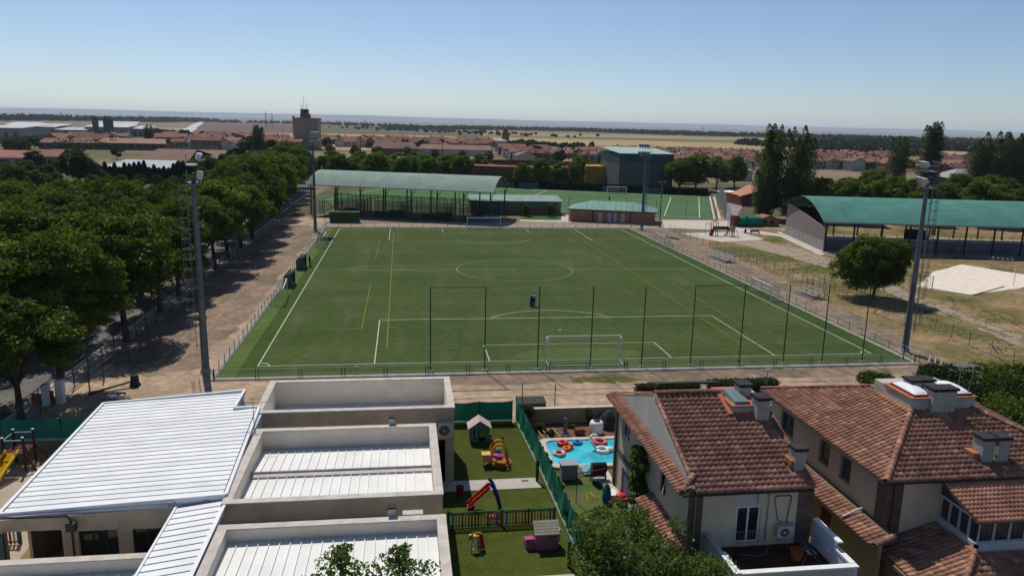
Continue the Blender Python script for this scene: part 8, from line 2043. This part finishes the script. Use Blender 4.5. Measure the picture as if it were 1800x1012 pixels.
# the town: houses of every kind, each its own
HP = []
def house_proto(k, w_, d_, h_, hr, wallm, roofm, kind):
    T = Thing('town_house', (0, 0, 0), 'x', 'house')
    T.part('wall', MB().box(-w_/2, w_/2, -d_/2, d_/2, 0, h_), wallm)
    if kind == 'hip': rf = hip(T, 'roof', -w_/2, w_/2, -d_/2, d_/2, h_, h_+hr, roofm, .5)
    else:
        rf = T.part('roof', MB().slab([(-w_/2-.4, -d_/2-.5, h_), (w_/2+.4, -d_/2-.5, h_), (w_/2+.4, 0, h_+hr), (-w_/2-.4, 0, h_+hr)], .2).slab([(-w_/2-.4, 0, h_+hr), (w_/2+.4, 0, h_+hr), (w_/2+.4, d_/2+.5, h_), (-w_/2-.4, d_/2+.5, h_)], .2), roofm)
        T.part('gable', MB().add([(-w_/2, -d_/2, h_), (-w_/2, d_/2, h_), (-w_/2, 0, h_+hr-.2)], [(0, 2, 1)]), wallm)
        T.part('gable', MB().add([(w_/2, -d_/2, h_), (w_/2, d_/2, h_), (w_/2, 0, h_+hr-.2)], [(0, 1, 2)]), wallm)
    T.part('chimney', MB().box(w_*.2, w_*.2+.9, .6, 1.5, h_, h_+hr+.9), WH if k % 2 else BW, rf)
    for i in range(3):
        s = -w_/2+w_*(i+.5)/3; T.part('window', MB().box(s-.7, s+.7, -d_/2-.08, -d_/2-.003, h_*.45, h_*.8), mat('far_window', (1, 1, 1)))
    return T.o
specs = [(11, 9, 5.8, 2.6, WH, RT, 'gable'), (9, 9, 5.6, 2.4, BW, RT, 'hip'), (13, 9, 3.2, 2.4, WH, RT3, 'gable'), (8, 10, 6.0, 2.2, WH, RT2, 'gable'), (10, 10, 5.6, 2.8, BW, RT3, 'hip'), (22, 9, 6.0, 2.8, BW, RT, 'gable')]
protos_h = [house_proto(i, *s) for i, s in enumerate(specs)]
first_h = [True]*len(protos_h)
HS = .82
rh = random.Random(21); cnt = 0
def put_house(x, y, rz, label, group, k=None, s=1.0):
    global cnt
    k = rh.randrange(len(protos_h)) if k is None else k; cnt += 1
    if first_h[k]:
        first_h[k] = False; o = protos_h[k]; o.location = (x, y, 0); o.rotation_euler = (0, 0, rz); o.scale = (s, s, s); o['label'] = label; o['group'] = group
        for c_ in list(o.children): pass
        return o
    return copy_tree(protos_h[k], (x, y, 0), rz, s, label, group)
def district(pxs, nrow, step_px, label, group, rz0=0, jit=.15, pick=None, s=1.0):
    """rows of houses between two sight lines"""
    (xa_, ya0, ya1), (xb2, yb0, yb1) = pxs
    for r_ in range(nrow):
        t = r_/(max(1, nrow-1)); n = int((xb2-xa_)/step_px[0 if r_ < nrow/2 else 1])
        for i in range(n):
            u = (i+.5+rh.uniform(-.25, .25))/n; px = xa_+(xb2-xa_)*u; py = (ya0+(ya1-ya0)*t)*(1-u)+(yb0+(yb1-yb0)*t)*u
            x, y, _ = at(px, py); put_house(x+rh.uniform(-3, 3), y+rh.uniform(-3, 3), rz0+rh.choice((0, 0, pi/2))+rh.uniform(-jit, jit), '%s, %s row back, %s from the left' % (label, nth(r_+1), nth(i+1)), group, rh.choice(pick) if pick else None, s*HS*rh.uniform(.85, 1.15))
district(((895, 282, 272), (1085, 287, 275)), 4, (17, 15), 'tiled house behind the bullring', 'town houses behind the bullring', s=1.0)
district(((1150, 300, 275), (1320, 303, 278)), 6, (16, 13), 'tiled town house left of the poplars', 'town houses left of the poplars', s=1.0)
district(((1425, 296, 277), (1560, 300, 280)), 6, (13, 11), 'tiled town house right of the poplars', 'town houses right of the poplars', s=.95, pick=[0, 1, 3, 5])
district(((1640, 309, 285), (1740, 312, 288)), 6, (13, 11), 'tiled town house behind the right mast', 'town houses behind the right mast', s=1.0, pick=[0, 1, 5])
district(((560, 258, 250), (860, 265, 257)), 3, (14, 12), 'terrace house right of the silo', 'terrace houses beyond the silo', s=1.1, pick=[0, 1, 5])
district(((300, 262, 250), (515, 264, 252)), 3, (13, 11), 'village house left of the silo', 'village houses left of the silo', s=1.2, pick=[0, 5, 2])
district(((100, 258, 252), (225, 260, 254)), 2, (18, 15), 'reddish house before the factory', 'houses before the factory', s=1.2)
for i, (px, py, s_) in enumerate(((920, 293, 1.0), (1005, 296, .9), (1245, 300, .95), (1500, 300, .95), (1100, 283, .8))):
    x, y, _ = at(px, py); put_house(x, y, pi/2+.2, ['large pale gabled house left of the terraced houses behind the bullring', 'brown roofed house directly behind the bullring rim', 'grey gabled barn in the town left of the poplars', 'pale grey gabled barn in the town right of the poplars', 'white gabled house beside the handball wall'][i], None, [3, 2, 3, 3, 0][i], s_)

# thin pylons on the horizon
PY = mat('far_steel', (.15, .16, .17))
for i, (px, py, H) in enumerate(((108, 214, 30), (246, 215, 30), (468, 224, 42), (479, 224, 38), (641, 222, 30), (1235, 238, 30))):
    x, y, _ = at(px, py); mb = MB().tube((-1.6, 0, 0), (0, 0, H), .5, .3, 4).tube((1.6, 0, 0), (0, 0, H), .5, .3, 4)
    for z in (.65, .8): mb.beam((-5, 0, H*z), (5, 0, H*z), .7)
    one('power_pylon', mb, PY, 'thin steel pylon on the plain, %s from the left' % nth(i+1), 'pylon', 'pylons on the plain', (x, y, 0))

# ================================================================ AIR
me = MB().box(-45000, 45000, -6500, 58000, -9, 165).mesh('haze')
hm = bpy.data.materials.new('air_haze'); hm.use_nodes = True; n = hm.node_tree.nodes; l = hm.node_tree.links; n.clear()
o = n.new('ShaderNodeOutputMaterial'); v = n.new('ShaderNodeVolumePrincipled'); v.inputs['Color'].default_value = (.66, .80, 1.0, 1); v.inputs['Density'].default_value = 4.5e-5; v.inputs['Anisotropy'].default_value = .2
l.new(v.outputs[0], o.inputs['Volume']); me.materials.append(hm)
if HAZE:
    ho = bpy.data.objects.new('haze', me); COL.objects.link(ho); ho['kind'] = 'stuff'
